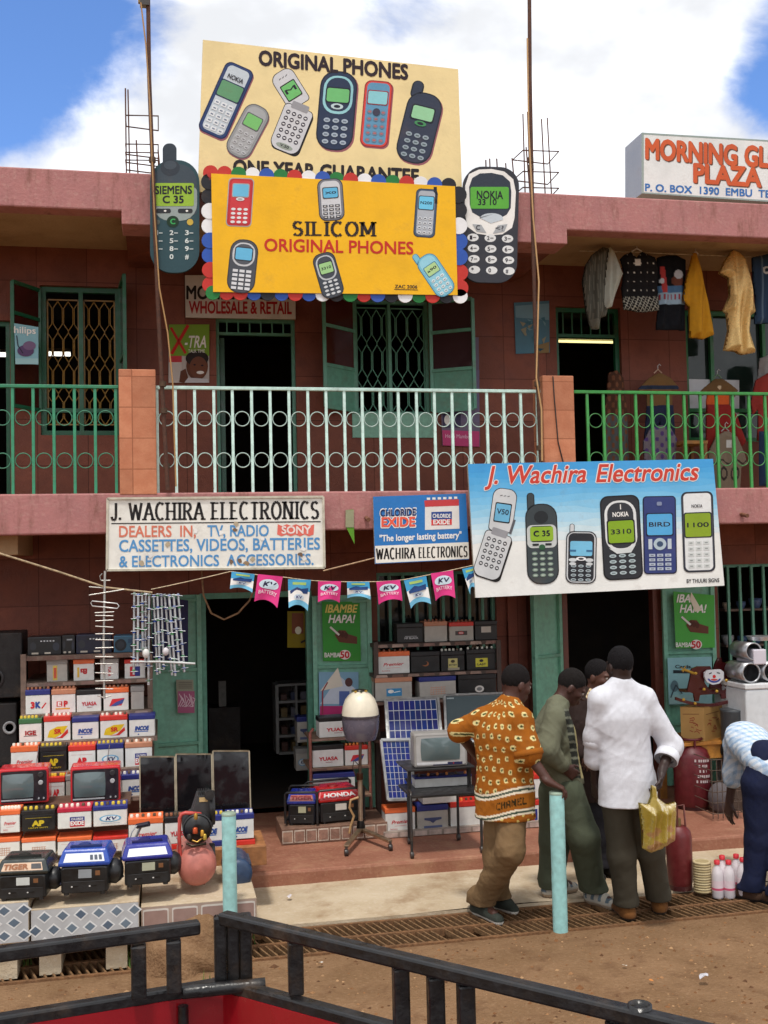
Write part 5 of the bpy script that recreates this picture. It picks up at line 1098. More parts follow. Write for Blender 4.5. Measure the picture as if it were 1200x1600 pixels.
# handlebar-like hoses: chrome tap set standing behind the generator
t = thing('handlebar', 'chrome handlebar with black grips behind the blue generator', 'handlebar', P(222, 1318, 7.1))
m_ = MB(); m_.tube([P(203, 1345, 7.1), P(208, 1318, 7.08), P(216, 1300, 7.06), P(222, 1288, 7.05)], .009, (190, 192, 196), 8); m_.tube([P(206, 1322, 7.08), P(217, 1312, 7.04), P(224, 1310, 7.02)], .009, (190, 192, 196), 8); m_.tube([P(204, 1330, 7.0), P(200, 1322, 7.0), P(206, 1300, 7.0), P(214, 1290, 7.02)], .004, (180, 180, 182), 6); part(m_, 'tube', 'metal', t)
for q in (((214, 1291), (233, 1287)), ((218, 1311), (236, 1319))):
    m_ = MB(); m_.tube([P(*q[0], 7.04), P(*q[1], 7.0)], .016, (40, 36, 48), 10); part(m_, 'grip', 'plastic', t)

# air compressor
Yc = 6.82
t = thing('air_compressor', 'dusty red air compressor with black motor on top of its tank', 'compressor', (PX(308, 1385, Yc), Yc, ZBb))
c = P(308, 1355, Yc-.05); rad = .118
m_ = MB(); m_.lathe((c.x, c.y, c.z), [(.0, -.055), (rad*.45, -.046), (rad*.75, -.03), (rad*.94, -.0), (rad, .04), (rad, .42), (rad*.7, .47), (0, .49)], (186, 112, 100), 28, 'Y', True, False); tank = part(m_, 'tank', 'steel', t)
m_ = MB(); a = P(282, 1350, Yc-.02); b = P(281, 1278, Yc-.02); e = P(312, 1272, Yc-.02); m_.tube([a, P(280, 1310, Yc-.02), b, P(284, 1272, Yc-.02), P(290, 1270, Yc-.02), e, P(318, 1271, Yc+.25)], .012, (190, 74, 66), 10); part(m_, 'handle', 'steel', t)
m_ = MB(); q = P(308, 1292, Yc); m_.lathe((q.x, q.y-.06, q.z), [(.03, 0), (.075, .01), (.082, .03), (.082, .2), (.06, .22)], (28, 27, 28), 18, 'Y')
for i in range(6): m_.lathe((q.x, q.y-.045+.035*i, q.z), [(.082, 0), (.09, .002), (.09, .012), (.082, .014)], (36, 35, 36), 18, 'Y', cap=False)
part(m_, 'motor', 'plastic', t)
m_ = MB(); a = P(297, 1288, Yc+.1); b = P(326, 1238, Yc+.1); m_.prism([(a.x-.02, Yc+.0, a.z), (b.x+.02, Yc, a.z), (b.x, Yc, b.z), (a.x+.045, Yc, b.z)], (0, .16, 0), (62, 62, 64)); m_.box(a.x+.055, b.x-.01, Yc-.004, Yc-.001, b.z-.035, b.z-.008, (200, 170, 120))
for i in range(7): m_.box(a.x+.05+.011*i, a.x+.055+.011*i, Yc+.02, Yc+.14, b.z, b.z+.02, (40, 40, 42))
part(m_, 'cylinder_head', 'plastic', t, .004)
m_ = MB(); q = P(329, 1262, Yc+.08); m_.lathe((q.x-.01, q.y, q.z), [(.10, 0), (.105, .005), (.105, .03), (.10, .035)], (34, 33, 34), 22, 'X'); m_.lathe(P(327, 1243, Yc-.04), [(.03, 0), (.03, .04)], (40, 40, 42), 12, 'Y'); part(m_, 'flywheel_guard', 'plastic', t)
m_ = MB()
for (x, y, c_, r_) in ((305, 1302, (190, 84, 50), .016), (316, 1306, (200, 150, 60), .012), (306, 1280, (170, 130, 60), .012), (320, 1312, (190, 160, 70), .012), (296, 1312, (60, 55, 50), .016)): m_.lathe(P(x, y, Yc-.09), [(r_, 0), (r_, .03), (r_*.6, .035)], c_, 8)
m_.tube([P(300, 1313, Yc-.08), P(308, 1316, Yc-.1), P(317, 1309, Yc-.08)], .006, (180, 140, 70), 6); m_.tube([P(292, 1318, Yc-.08), P(300, 1322, Yc-.1), P(322, 1318, Yc-.08)], .009, (70, 60, 50), 6); part(m_, 'valves', 'metal', t)
for x in (284, 332): m_ = MB(); q = P(x, 1385, Yc+.15); m_.lathe((q.x-.02, q.y, ZBb+.07), [(.066, 0), (.07, .008), (.07, .03), (.066, .038)], (30, 28, 28), 18, 'X'); part(m_, 'wheel', 'plastic', t)
m_ = MB(); m_.bar((c.x-.05, Yc-.02, ZBb), (c.x-.02, Yc-.02, c.z-rad*.9), .03, .03, (110, 50, 44)); m_.bar((c.x+.06, Yc-.02, ZBb), (c.x+.03, Yc-.02, c.z-rad*.9), .03, .03, (110, 50, 44)); part(m_, 'foot', 'steel', t)
t = thing('pressure_tank', 'dark blue round pressure tank behind the left bollard', 'tank', P(371, 1392, 7.0)); q = P(371, 1361, 7.0)
m_ = MB(); m_.lathe((q.x, 6.93, q.z), [(0, -.02), (.06, -.012), (.088, 0), (.09, .03), (.09, .3), (.05, .33)], (40, 62, 92), 24, 'Y', True, False); part(m_, 'shell', 'steel', t); m_ = MB(); m_.box(q.x+.03, q.x+.085, 6.95, 7.2, ZBb, q.z-.03, (34, 44, 62)); m_.box(q.x-.085, q.x-.06, 6.95, 7.2, ZBb, q.z-.05, (30, 30, 34)); part(m_, 'foot', 'steel', t)

# aerials
t = thing('tv_aerial', 'tall aluminium television aerial with many short rods before the rack', 'aerial', P(161, 1090, 8.2)); Ya = 8.2
m_ = MB(); m_.tube([P(164, 892, Ya), P(162, 1000, Ya), P(163, 1092, Ya)], .009, (186, 186, 182), 8); part(m_, 'boom', 'metal', t)
for i, y in enumerate((957, 961, 969, 979, 990, 1000, 1012, 1025, 1038, 1051, 1064, 1076)):
    m_ = MB(); k = 14 if i else 15; m_.tube([P(163-k, y+rnd.uniform(-1, 1.5), Ya-.012), P(163+k, y+rnd.uniform(-1, 1.5), Ya-.012)], .0045, (196, 194, 188), 6); part(m_, 'rod', 'metal', t)
m_ = MB(); m_.tube([P(x, y, Ya-.015) for x, y in ((142, 942), (144, 939), (183, 943), (186, 947), (183, 951), (144, 947))], .005, (214, 214, 212), 6, True); part(m_, 'folded_dipole', 'metal', t)
m_ = MB(); m_.tube([P(139, 917, Ya), P(194, 921, Ya)], .005, (190, 188, 182), 6); part(m_, 'reflector', 'metal', t); m_ = MB(); m_.tube([P(139, 930, Ya-.02), P(194, 921, Ya-.02)], .005, (190, 188, 182), 6); m_.tube([P(158, 907, Ya), P(172, 907, Ya)], .005, (190, 188, 182), 6); part(m_, 'reflector', 'metal', t); m_ = MB(); m_.tube([P(160, 896, Ya), P(156, 900, Ya), P(157, 906, Ya), P(162, 908, Ya)], .004, (180, 180, 176), 6); m_.tube([P(152, 1087, Ya), P(162, 1090, Ya), P(174, 1087, Ya)], .005, (200, 198, 190), 6); part(m_, 'reflector', 'metal', t)
Yh = 8.24; nm = ('leftmost', 'second', 'third', 'fourth', 'fifth', 'sixth', 'seventh', 'eighth', 'ninth', 'tenth', 'eleventh', 'rightmost')
for i, (xt, xb, yt, yb_) in enumerate(((210, 209, 925, 1054), (216, 215, 927, 1040), (222, 223, 926, 1018), (228, 227, 926, 1040), (233, 232, 926, 1070), (240, 246, 929, 1054), (246, 250, 927, 1052), (252, 256, 928, 1046), (257, 269, 928, 1055), (264, 274, 928, 1056), (271, 280, 928, 1040), (278, 288, 927, 1050))):
    t = thing('folded_aerial', 'folded aluminium aerial with clip-on rods hanging on the rope, %s of the bunch' % nm[i], 'aerial', P(xb, yb_, Yh), 'folded aerials hanging from the rope'); m_ = MB(); y_ = Yh+rnd.uniform(-.06, .04); m_.tube([P(xt, yt, y_), P(xb, yb_, y_)], .0095, (200, 204, 208), 7); part(m_, 'boom', 'metal', t)
    for k in range(7):
        m_ = MB(); m2 = MB()
        s_ = .02+k*.155; x = xt+(xb-xt)*s_; y = yt+(yb_-yt)*s_; p_ = P(x, y, y_); m2.lathe((p_.x, p_.y, p_.z-.008), [(.0135, 0), (.0135, .014)], (40, 84, 170) if (k+i) % 2 else (60, 140, 80), 7); m_.tube([P(x-5, y+rnd.uniform(-2, 2), y_-.01), P(x+7, y+rnd.uniform(-2, 2), y_-.02)], .003, (176, 180, 184), 5); part(m2, 'clip', 'plastic', t); part(m_, 'rod', 'metal', t)
t = thing('aerial_crossbar', 'white plastic crossbar with bulb ends low among the hanging aerials', 'aerial', P(250, 1038, Yh)); m_ = MB(); m_.tube([P(204, 1034, Yh-.08), P(250, 1034, Yh-.08), P(305, 1037, Yh-.08)], (.008), (196, 198, 196), 8); m_.sph(P(228, 1021, Yh-.08), (.026, .026, .035), (214, 212, 208)); m_.sph(P(259, 1018, Yh-.08), (.024, .024, .03), (206, 200, 204)); part(m_, 'bar', 'plastic', t)
m_ = MB(); q = [P(x, y, 9.3) for x, y in ((238, 932), (294, 938), (294, 1034), (238, 1030))]; m_.prism(q, (0, .02, 0), (34, 36, 74)); tag(m_.build('blue_sheet', 'paper'), 'dark blue sheet hanging behind the bunch of aerials', 'sheet')

# ---- middle: rack with small batteries, hair dryer, generators, solar panels
rack('battery_rack', 'dark battery rack under the barred window in the middle', (PX(680, 1150, 9.4), 9.4, ZP),
     [(584, 779, 1003, 9.35, 9.66, .035), (584, 779, 1050, 9.32, 9.66, .03), (584, 779, 1092, 9.28, 9.66, .03), (584, 779, 1150, 9.25, 9.66, .03)], [(586, 1003, 9.35, 9.3), (777, 1000, 9.35, 9.3)], (72, 58, 52))
row([(620, 662, 974, 1002, 'black', 'black', 'black', 'none'), (663, 700, 971, 1003, 'grey', 'tan', 'none', 'brown'), (702, 741, 972, 1002, 'grey', 'red', 'ige2', 'brown'), (742, 778, 970, 1000, 'black', 'black', 'sheet', 'none')], 9.37, 0, 'on top of middle rack', zrow(680, 1003, 9.35))
row([(588, 641, 1018, 1049, 'white', 'orange', 'prem', 'brown'), (642, 688, 1018, 1048, 'black', 'black', 'ring', 'none'), (689, 727, 1017, 1048, 'black', 'black', 'cream', 'white'), (729, 776, 1014, 1045, 'black', 'black', 'yell', 'white')], 9.34, 0, 'on middle rack upper shelf', zrow(680, 1050, 9.32))
row([(586, 645, 1058, 1091, 'grey', 'tan', 'blue', 'none'), (655, 714, 1057, 1090, 'grey', 'blue', 'print', 'none'), (716, 777, 1054, 1086, 'black', 'black', 'disc', 'none')], 9.3, 0, 'on middle rack lower shelf', zrow(680, 1092, 9.28))
t = rack('metal_rack', 'small rusty rack of batteries behind the hair dryer', (PX(530, 1200, 9.1), 9.1, ZP), [(485, 580, 1152, 9.1, 9.5, .02), (484, 580, 1198, 9.05, 9.5, .02), (484, 580, 1243, 9.0, 9.5, .02)], [], (140, 110, 90))
for px in (485, 578): m_ = MB(); x = PX(px, 1200, 9.05); m_.tube([(x, 9.04, ZP), (x, 9.04, PZ(px, 1145, 9.05)), (x+.03, 9.04, PZ(px, 1138, 9.05))], .014, (150, 92, 80), 7); part(m_, 'upright', 'rust', t)
row([(498, 556, 1120, 1151, 'white', 'black', 'yuasa', 'none')], 9.12, 0, 'on top of small rusty rack', zrow(530, 1152, 9.1))
row([(488, 538, 1164, 1197, 'white', 'black', 'yuasa', 'none'), (539, 576, 1165, 1197, 'white', 'red', 'flag', 'orange')], 9.07, 0, 'on small rusty rack middle shelf', zrow(530, 1198, 9.05))
row([(489, 556, 1208, 1242, 'white', 'blue', 'kv', 'none')], 9.02, 0, 'lowest on small rusty rack', zrow(530, 1243, 9.0))
m_ = MB(); a = P(440, 1302, 8.55); b = P(606, 1318, 8.55); za = PZ(520, 1290, 8.55); m_.box(a.x, b.x, 8.55, 9.0, ZP+.002, za, (120, 90, 74))
A = Art(m_, lambda u, v, l: Vector((a.x+(b.x-a.x)*u, 8.55-.002*l, za-(za-ZP)*v)))
for i in range(9): A.rr((i+.06)/9, .12, (i+.94)/9, .88, .012, (200, 186, 170), 1); A.rr((i+.12)/9, .2, (i+.88)/9, .8, .01, rnd.choice([(146, 112, 96), (160, 126, 106)]), 2)
tag(m_.build('low_plinth', 'wood', None, .004), 'low brick patterned plinth carrying two generators in the doorway', 'plinth')
generator('blue topped generator inside the shop doorway', 448, 494, 1236, 1290, 8.62, za+.002, (34, 52, 150), -.25, ((200, 120, 110), (150, 40, 50), 1), (170, 170, 140), 'TIGER', True, (22, 24, 34))
t = generator('red topped generator with a round frame behind the hair dryer stand', 497, 566, 1230, 1294, 8.62, za+.002, (200, 32, 36), .12, ((200, 32, 36), (236, 226, 226), 1), (206, 200, 190), 'HONDA', True, (26, 24, 26))
# hair dryer
Yd = 8.0
t = thing('hood_dryer', 'cream and smoked plastic salon hood dryer on a wheeled stand', 'hair dryer', G(564, 1310, ZP)); q = G(564, 1312, ZP); tp_ = P(563, 1160, q.y)
m_ = MB(); m_.tube([(q.x, q.y, ZP+.10), (q.x+.003, q.y, ZP+.5)], .02, (176, 160, 140), 10); m_.tube([(q.x+.003, q.y, ZP+.5), (tp_.x, q.y, tp_.z)], .013, (120, 104, 92), 10); m_.lathe((q.x, q.y, ZP+.47), [(.026, 0), (.028, .02), (.026, .05)], (90, 60, 44), 10); m_.lathe((q.x, q.y, ZP+.06), [(.035, 0), (.038, .04), (.026, .09)], (44, 40, 38), 12); part(m_, 'stand', 'metal', t)
for (px, py) in ((532, 1272), (541, 1330), (610, 1322), (592, 1290)):
    w_ = G(px, py, ZP+.035); w_ = Vector((w_.x, w_.y, ZP+.05)); m_ = MB(); m_.bar((q.x, q.y, ZP+.085), w_+Vector((0, 0, .02)), .04, .022, (170, 148, 122)); lg = part(m_, 'leg', 'metal', t, .004); m_ = MB(); m_.lathe((w_.x-.014, w_.y, ZP+.026), [(.024, 0), (.026, .004), (.026, .024), (.024, .028)], (52, 46, 44), 14, 'X'); m_.box(w_.x-.008, w_.x+.008, w_.y-.01, w_.y+.01, ZP+.03, ZP+.07, (60, 54, 50)); part(m_, 'caster', 'plastic', lg)
hc = P(563, 1118, q.y-.02); s_ = .147
m_ = MB(); m_.lathe((hc.x, hc.y, hc.z), [(s_*1.0, -.0), (s_*.99, .03), (s_*.93, .08), (s_*.8, .13), (s_*.6, .165), (s_*.35, .19), (.0, .2)], (228, 218, 196), 28, 'Z', True, False); part(m_, 'hood', 'plastic', t)
m_ = MB(); m_.lathe((hc.x, hc.y, hc.z), [(s_*.99, .0), (s_*1.0, -.05), (s_*.96, -.11), (s_*.84, -.175), (s_*.78, -.19)], (98, 92, 104), 28, 'Z', True, False); m_.lathe((hc.x, hc.y, hc.z), [(s_*1.03, .008), (s_*1.04, 0), (s_*1.03, -.01)], (70, 62, 68), 28, 'Z', True, False); vz = part(m_, 'visor', 'gloss', t)
m_ = MB(); m_.lathe((hc.x, hc.y, hc.z+.172), [(.055, 0), (.05, .03), (.03, .035)], (40, 34, 30), 14)
for i in range(8): an = i*math.pi/4; m_.cbox((hc.x+.052*math.cos(an), hc.y+.052*math.sin(an), hc.z+.195), (.03, .014, .012), (190, 150, 60) if i % 2 else (60, 70, 50), an)
part(m_, 'vent_cap', 'plastic', t)
m_ = MB(); q2 = P(560, 1124, q.y-.02-s_); B = Art(m_, lambda u, v, l: P(u, v, q.y-.02-s_*1.06)); B.ell(563, 1148, 24, 9, (20, 18, 20), 1)
m_ = MB(); m_.lathe((hc.x, hc.y, hc.z-.185), [(s_*.78, 0), (0, .02)], (14, 12, 14), 24, 'Z', True, False); part(m_, 'hood_inner_shade', 'plastic', t)  # near-black disc paints the shade inside the hood
m_ = MB(); m_.tube([P(560, 1246, q.y-.02), P(548, 1250, q.y-.03), P(546, 1262, q.y-.03), P(553, 1275, q.y-.03), P(548, 1290, q.y-.03), P(546, 1302, q.y-.03)], .01, (176, 140, 96), 7); part(m_, 'flex', 'plastic', t); m_ = MB(); m_.tube([P(560, 1195, q.y-.03), P(553, 1188, q.y-.04), P(551, 1200, q.y-.04), P(556, 1212, q.y-.03)], .005, (60, 44, 40), 6); part(m_, 'flex', 'plastic', t)
# blue solar panels
def solar(label, quad, Y, lean, face, nx, ny):
    q = [P(x, y, Y) for x, y in quad]
    for k in (0, 1): q[k].y += lean
    q[0] = P(*quad[0], Y+lean); q[1] = P(*quad[1], Y+lean)
    t = thing('solar_panel', label, 'solar panel', (q[2]+q[3])/2, 'framed solar panels'); n_ = (q[1]-q[0]).cross(q[3]-q[0]).normalized(); n_ = n_ if n_.y < 0 else -n_
    m_ = MB(); A = Art(m_, lambda u, v, l: q[0].lerp(q[1], u).lerp(q[3].lerp(q[2], u), v)+n_*.0012*l); A.rect(0, 0, 1, 1, (24, 26, 40), 0)
    if nx:
        A.rect(.03, .02, .97, .98, (206, 206, 210), 1)
        for i in range(nx):
            for j in range(ny): A.rect(.04+.92*(i+.06)/nx, .03+.94*(j+.04)/ny, .04+.92*(i+.94)/nx, .03+.94*(j+.96)/ny, (face[0]+rnd.randint(-6, 6), face[1]+rnd.randint(-6, 6), face[2]+rnd.randint(-10, 10)), 2)
    else: A.rect(.02, .02, .98, .98, face, 1); A.rect(.04, .05, .16, .08, (170, 180, 180), 2)
    part(m_, 'panel', 'glassy', t); m_ = MB()
    for a, b in zip(q, q[1:]+q[:1]): m_.bar(a, b, .02, .03, (196, 196, 194), n_)
    part(m_, 'frame', 'metal', t)
solar('large blue solar panel leaning behind the grey television', [(602, 1094), (684, 1091), (690, 1158), (606, 1160)], 8.75, .25, (48, 58, 122), 9, 4)
solar('tall blue solar panel with bright sky reflections standing left of the television', [(595, 1156), (640, 1155), (648, 1249), (606, 1250)], 8.55, .12, (52, 66, 136), 6, 9)
solar('dark grey solar panel leaning behind the orange shirted man', [(694, 1087), (786, 1084), (790, 1158), (697, 1160)], 8.8, .25, (88, 100, 104), 0, 0)
# trolley with the grey television
t = thing('trolley_table', 'black two tier trolley table with bent tube legs', 'table', G(688, 1320, ZP)); Yt0 = 8.02; z2 = PZ(690, 1200, Yt0); z1 = PZ(690, 1240, Yt0-.1)
xa_, xb_ = PX(636, 1200, Yt0), PX(742, 1200, Yt0)
m_ = MB(); m_.box(xa_, xb_, Yt0, Yt0+.4, z2-.015, z2, (40, 38, 38)); part(m_, 'table_top', 'plastic', t, .004); m_ = MB(); m_.box(xa_+.0, xb_+.02, Yt0-.12, Yt0+.33, z1-.02, z1, (34, 32, 33)); part(m_, 'lower_tray', 'plastic', t, .004)
for (x, y) in ((xa_+.0, Yt0-.1), (xb_+.01, Yt0-.1), (xa_+.07, Yt0+.3), (xb_-.06, Yt0+.3)):
    m_ = MB(); m_.tube([(x, y, ZP+.05), (x, y, z1-.03), (x+.01, y+.03, z1+.015), (x+.01, y+.1, z1+.02)], .011, (36, 35, 36), 7); lg = part(m_, 'leg', 'steel', t); m_ = MB(); m_.lathe((x-.012, y, ZP+.026), [(.024, 0), (.026, .004), (.026, .02), (.024, .024)], (60, 56, 54), 12, 'X'); part(m_, 'caster', 'plastic', lg)
m_ = MB()
for x in (xa_+.03, xb_-.03): m_.box(x-.012, x+.012, Yt0+.05, Yt0+.08, z1, z2-.015, (36, 35, 36))
part(m_, 'upright', 'steel', t)
crt('television', 'grey television with dark screen on the black trolley', 648, 729, 1143, 1200, 8.05, z2+.002, (150, 146, 142), (176, 174, 172), .36, False, -.05)
row([(648, 738, 1212, 1232, 'white', 'blue', 'none', 'orange')], Yt0+.13, 0, 'wide, between the trolley tiers', z1+.002, .12)
row([(602, 650, 1262, 1300, 'white', 'orange', 'prem', 'none'), (652, 702, 1258, 1298, 'grey', 'blue', 'shield', 'none'), (704, 752, 1252, 1294, 'white', 'red', 'none', 'orange'), (753, 800, 1252, 1292, 'white', 'red', 'ap', 'white'), (801, 825, 1252, 1290, 'black', 'black', 'apy', 'white'), (826, 846, 1250, 1288, 'white', 'red', 'exside', 'white')], 8.56, 0, 'in floor row behind the trolley', None)
row([(660, 718, 1222, 1255, 'white', 'blue', 'none', 'none'), (753, 800, 1214, 1250, 'white', 'red', 'ap', 'orange'), (801, 846, 1210, 1248, 'white', 'red', 'exide', 'orange')], 8.56, 0, 'stacked above floor row behind trolley', None)
m_ = MB(); a = P(600, 1303, 8.52); b = P(848, 1290, 8.52); zt_ = PZ(720, 1292, 8.52); m_.box(a.x, b.x, 8.52, 9.0, ZP+.002, zt_, (150, 136, 126)); A = Art(m_, lambda u, v, l: Vector((a.x+(b.x-a.x)*u, 8.52-.002*l, zt_-(zt_-ZP)*v)))
for i in range(11): A.rr((i+.08)/11, .12, (i+.92)/11, .85, .012, (188, 170, 160), 1)
tag(m_.build('low_plinth', 'wood', None, .004), 'low pale plinth under the floor row of batteries behind the trolley', 'plinth')

# inside the shop
t = thing('shelf_unit', 'white glazed shelf unit deep inside the dark shop', 'shelf', P(462, 1175, 11.0)); a = P(432, 1178, 11.0); b = P(500, 1068, 11.0)
m_ = MB()
for (x0, x1, z0, z1) in ((a.x, a.x+.03, a.z, b.z), (b.x-.03, b.x, a.z, b.z), (a.x+.2, a.x+.22, a.z, b.z)): m_.box(x0, x1, 11, 11.3, z0, z1, (150, 150, 146))
for k in range(5): z = a.z+(b.z-a.z)*k/4; m_.box(a.x+.03, b.x-.03, 11.002, 11.3, z-.012, z+.012, (150, 150, 146))
part(m_, 'frame', 'paint', t); m_ = MB(); m_.box(a.x, b.x, 11.31, 11.33, a.z, b.z, (70, 60, 54)); part(m_, 'back', 'wood', t)
m_ = MB()
for k in range(4):
    for i in range(4): x = a.x+.06+.1*i; z = a.z+(b.z-a.z)*k/4+.013; m_.box(x, x+.06, 11.05, 11.2, z, z+rnd.uniform(.05, .11), rnd.choice([(90, 60, 50), (110, 110, 120), (60, 70, 100), (120, 100, 60)]))
tag(part(m_, 'stock', 'plastic', t), kind='stuff')
row([(462, 484, 1170, 1204, 'grey', 'grey', 'kv', 'none'), (464, 487, 1120, 1160, 'grey', 'blue', 'shield', 'none')], 9.9, 0, 'inside the dark shop doorway', None)
m_ = MB(); a = P(342, 1104, 11.2); b = P(353, 1064, 11.2); m_.box(a.x, b.x, 11.2, 11.24, a.z, b.z, (120, 118, 112)); m_.box(a.x-.1, b.x+.14, 11.25, 11.6, ZP+.007, a.z-.02, (40, 32, 28)); tag(m_.build('counter', 'wood'), 'dim wooden counter with a pale notice inside the dark shop', 'counter')
# ---------------------------------------------------------------- rounded forms: distance fields turned into meshes
class SD:
    def __init__(s, lo, hi, h):
        s.h = h; s.lo = np.array(lo, float); s.n = np.ceil((np.array(hi)-s.lo)/h).astype(int)+1
        s.d = np.full(s.n, .5, np.float32)
        s.ax = [(s.lo[i]+h*np.arange(s.n[i])).astype(np.float32) for i in range(3)]
    def sub(s, lo, hi):
        sl = []
        for i in range(3):
            a = int(max(0, math.floor((lo[i]-s.lo[i])/s.h))); b = int(min(s.n[i], math.ceil((hi[i]-s.lo[i])/s.h)+1))
            if b <= a: return None, None
            sl.append(slice(a, b))
        return tuple(sl), np.meshgrid(*[s.ax[i][sl[i]] for i in range(3)], indexing='ij')
    def merge(s, sl, dd, k):
        o = s.d[sl]
        if k <= 0: s.d[sl] = np.minimum(o, dd); return
        hh = np.clip(.5+.5*(o-dd)/k, 0, 1); s.d[sl] = o+(dd-o)*hh-k*hh*(1-hh)
    def cap(s, a, b, ra, rb, k=.02, front=None, flat=1.0):
        a = np.array(a, float); b = np.array(b, float); r = max(ra, rb)+k+.03
        sl, g_ = s.sub(np.minimum(a, b)-r, np.maximum(a, b)+r)
        if sl is None: return
        p = [g_[i]-a[i] for i in range(3)]; ba = b-a
        if front is not None:
            f = np.array(front, float); f /= np.linalg.norm(f); q = sum(p[i]*f[i] for i in range(3))*(1/flat-1); p = [p[i]+q*f[i] for i in range(3)]; ba = ba+f*(ba@f)*(1/flat-1)
        t = np.clip(sum(p[i]*ba[i] for i in range(3))/max(ba@ba, 1e-9), 0, 1)
        dd = np.sqrt(sum((p[i]-t*ba[i])**2 for i in range(3)))-(ra+(rb-ra)*t)
        if front is not None: dd = dd*(.5+.5*flat)
        s.merge(sl, dd.astype(np.float32), k)
    def ell(s, c, r, B=None, k=.02, cut=False):
        c = np.array(c, float); r = np.array(r, float); m_ = r.max()+k+.03
        sl, g_ = s.sub(c-m_, c+m_)
        if sl is None: return
        p = [g_[i]-c[i] for i in range(3)]
        if B is not None: p = [sum(p[i]*B[j][i] for i in range(3)) for j in range(3)]
        q = np.sqrt(sum((p[i]/r[i])**2 for i in range(3))); q2 = np.sqrt(sum((p[i]/r[i]**2)**2 for i in range(3)))+1e-6
        dd = (q*(q-1)/q2).astype(np.float32)
        if cut:
            o = s.d[sl]; hh = np.clip(.5-.5*(o+dd)/max(k, 1e-4), 0, 1); s.d[sl] = o+(-dd-o)*hh+k*hh*(1-hh)
        else: s.merge(sl, dd, k)
    def half(s, n, c):   # keep where n.p < c
        g_ = s.ax[0][:, None, None]*n[0]+s.ax[1][None, :, None]*n[1]+s.ax[2][None, None, :]*n[2]-c
        s.d = np.maximum(s.d, g_.astype(np.float32))
    def folds(s, amp, fr, seed, zs=1.0, dirs=4):
        rr = np.random.RandomState(seed); X = s.ax[0][:, None, None]; Y = s.ax[1][None, :, None]; Z = s.ax[2][None, None, :]
        acc = 0
        for i in range(dirs):
            v = rr.normal(size=3); v[2] *= zs; v = v/np.linalg.norm(v)*fr*rr.uniform(.6, 1.6); w_ = rr.normal(size=3)*fr*.45
            q_ = np.sin(X*v[0]+Y*v[1]+Z*v[2]+rr.uniform(0, 6)+1.6*np.sin(X*w_[0]+Y*w_[1]+Z*w_[2])); acc = acc+.35*q_+1.1*(np.sqrt(np.abs(q_)+.02)-.68)
        s.d = s.d+(acc*(amp/dirs*1.6)).astype(np.float32)
    def mesh(s):
        d = s.d; n = d.shape; neg = d < 0
        c = sum(neg[i:n[0]-1+i, j:n[1]-1+j, k:n[2]-1+k].astype(np.int8) for i in (0, 1) for j in (0, 1) for k in (0, 1))
        mx = (c > 0) & (c < 8); ijk = np.argwhere(mx); idx = np.full(mx.shape, -1, np.int64); idx[mx] = np.arange(len(ijk))
        pos = np.zeros((len(ijk), 3)); cnt = np.zeros(len(ijk))
        cor = [(i, j, k) for i in (0, 1) for j in (0, 1) for k in (0, 1)]
        for a in cor:
            for ax in range(3):
                if a[ax]: continue
                b = list(a); b[ax] = 1
                da = d[ijk[:, 0]+a[0], ijk[:, 1]+a[1], ijk[:, 2]+a[2]]; db = d[ijk[:, 0]+b[0], ijk[:, 1]+b[1], ijk[:, 2]+b[2]]
                cr = (da < 0) != (db < 0); t = np.where(cr, da/np.where(da-db == 0, 1, da-db), 0)
                q = np.array(a, float)[None, :].repeat(len(ijk), 0); q[:, ax] += t; pos += np.where(cr[:, None], q, 0); cnt += cr
        V = s.lo+s.h*(ijk+pos/np.maximum(cnt, 1)[:, None]); F = []
        for ax in range(3):
            u, v = (ax+1) % 3, (ax+2) % 3
            s0 = [slice(1, -1)]*3; s1 = [slice(1, -1)]*3
            s0[ax] = slice(0, n[ax]-1); s1[ax] = slice(1, n[ax])
            A_, B_ = neg[tuple(s0)], neg[tuple(s1)]; e = np.argwhere(A_ != B_)
            if not len(e): continue
            off = np.ones(3, int); off[ax] = 0; e2 = e+off; fl = A_[tuple(e.T)]
            def cell(du, dv): q = e2.copy(); q[:, u] += du; q[:, v] += dv; return idx[tuple(q.T)]
            Q = np.stack([cell(-1, -1), cell(0, -1), cell(0, 0), cell(-1, 0)], 1); Q[~fl] = Q[~fl][:, ::-1]; F.append(Q)
        F = np.concatenate(F); return V, F[(F >= 0).all(1)]
def np_build(name, V, F, col, mat, parent, label=None):
    org = W.get(parent.name, Vector()) if parent else Vector(); V = np.asarray(V)
    me = bpy.data.meshes.new(name); me.vertices.add(len(V)); me.vertices.foreach_set('co', (V-np.array(org)).astype(np.float32).ravel())
    me.loops.add(F.size); me.loops.foreach_set('vertex_index', F.astype(np.int32).ravel()); me.polygons.add(len(F)); me.polygons.foreach_set('loop_start', (np.arange(len(F))*F.shape[1]).astype(np.int32))
    try: me.polygons.foreach_set('loop_total', np.full(len(F), F.shape[1], np.int32))
    except Exception: pass
    me.update(); me.validate(); me.polygons.foreach_set('use_smooth', [True]*len(me.polygons)); me.materials.append(M[mat])
    C4 = np.ones((len(V), 4), np.float32)
    if callable(col): C4[:, :3] = col(V)
    else: C4[:, :3] = srgb(col)[:3]
    if len(me.vertices) == len(V): me.color_attributes.new('Col', 'FLOAT_COLOR', 'POINT').data.foreach_set('color', C4.ravel())
    o = bpy.data.objects.new(name, me); C.objects.link(o)
    if parent: o.parent = parent; W[o.name] = org
    if label: o['label'] = label
    return o
LS = lambda c: np.array(srgb(c)[:3])
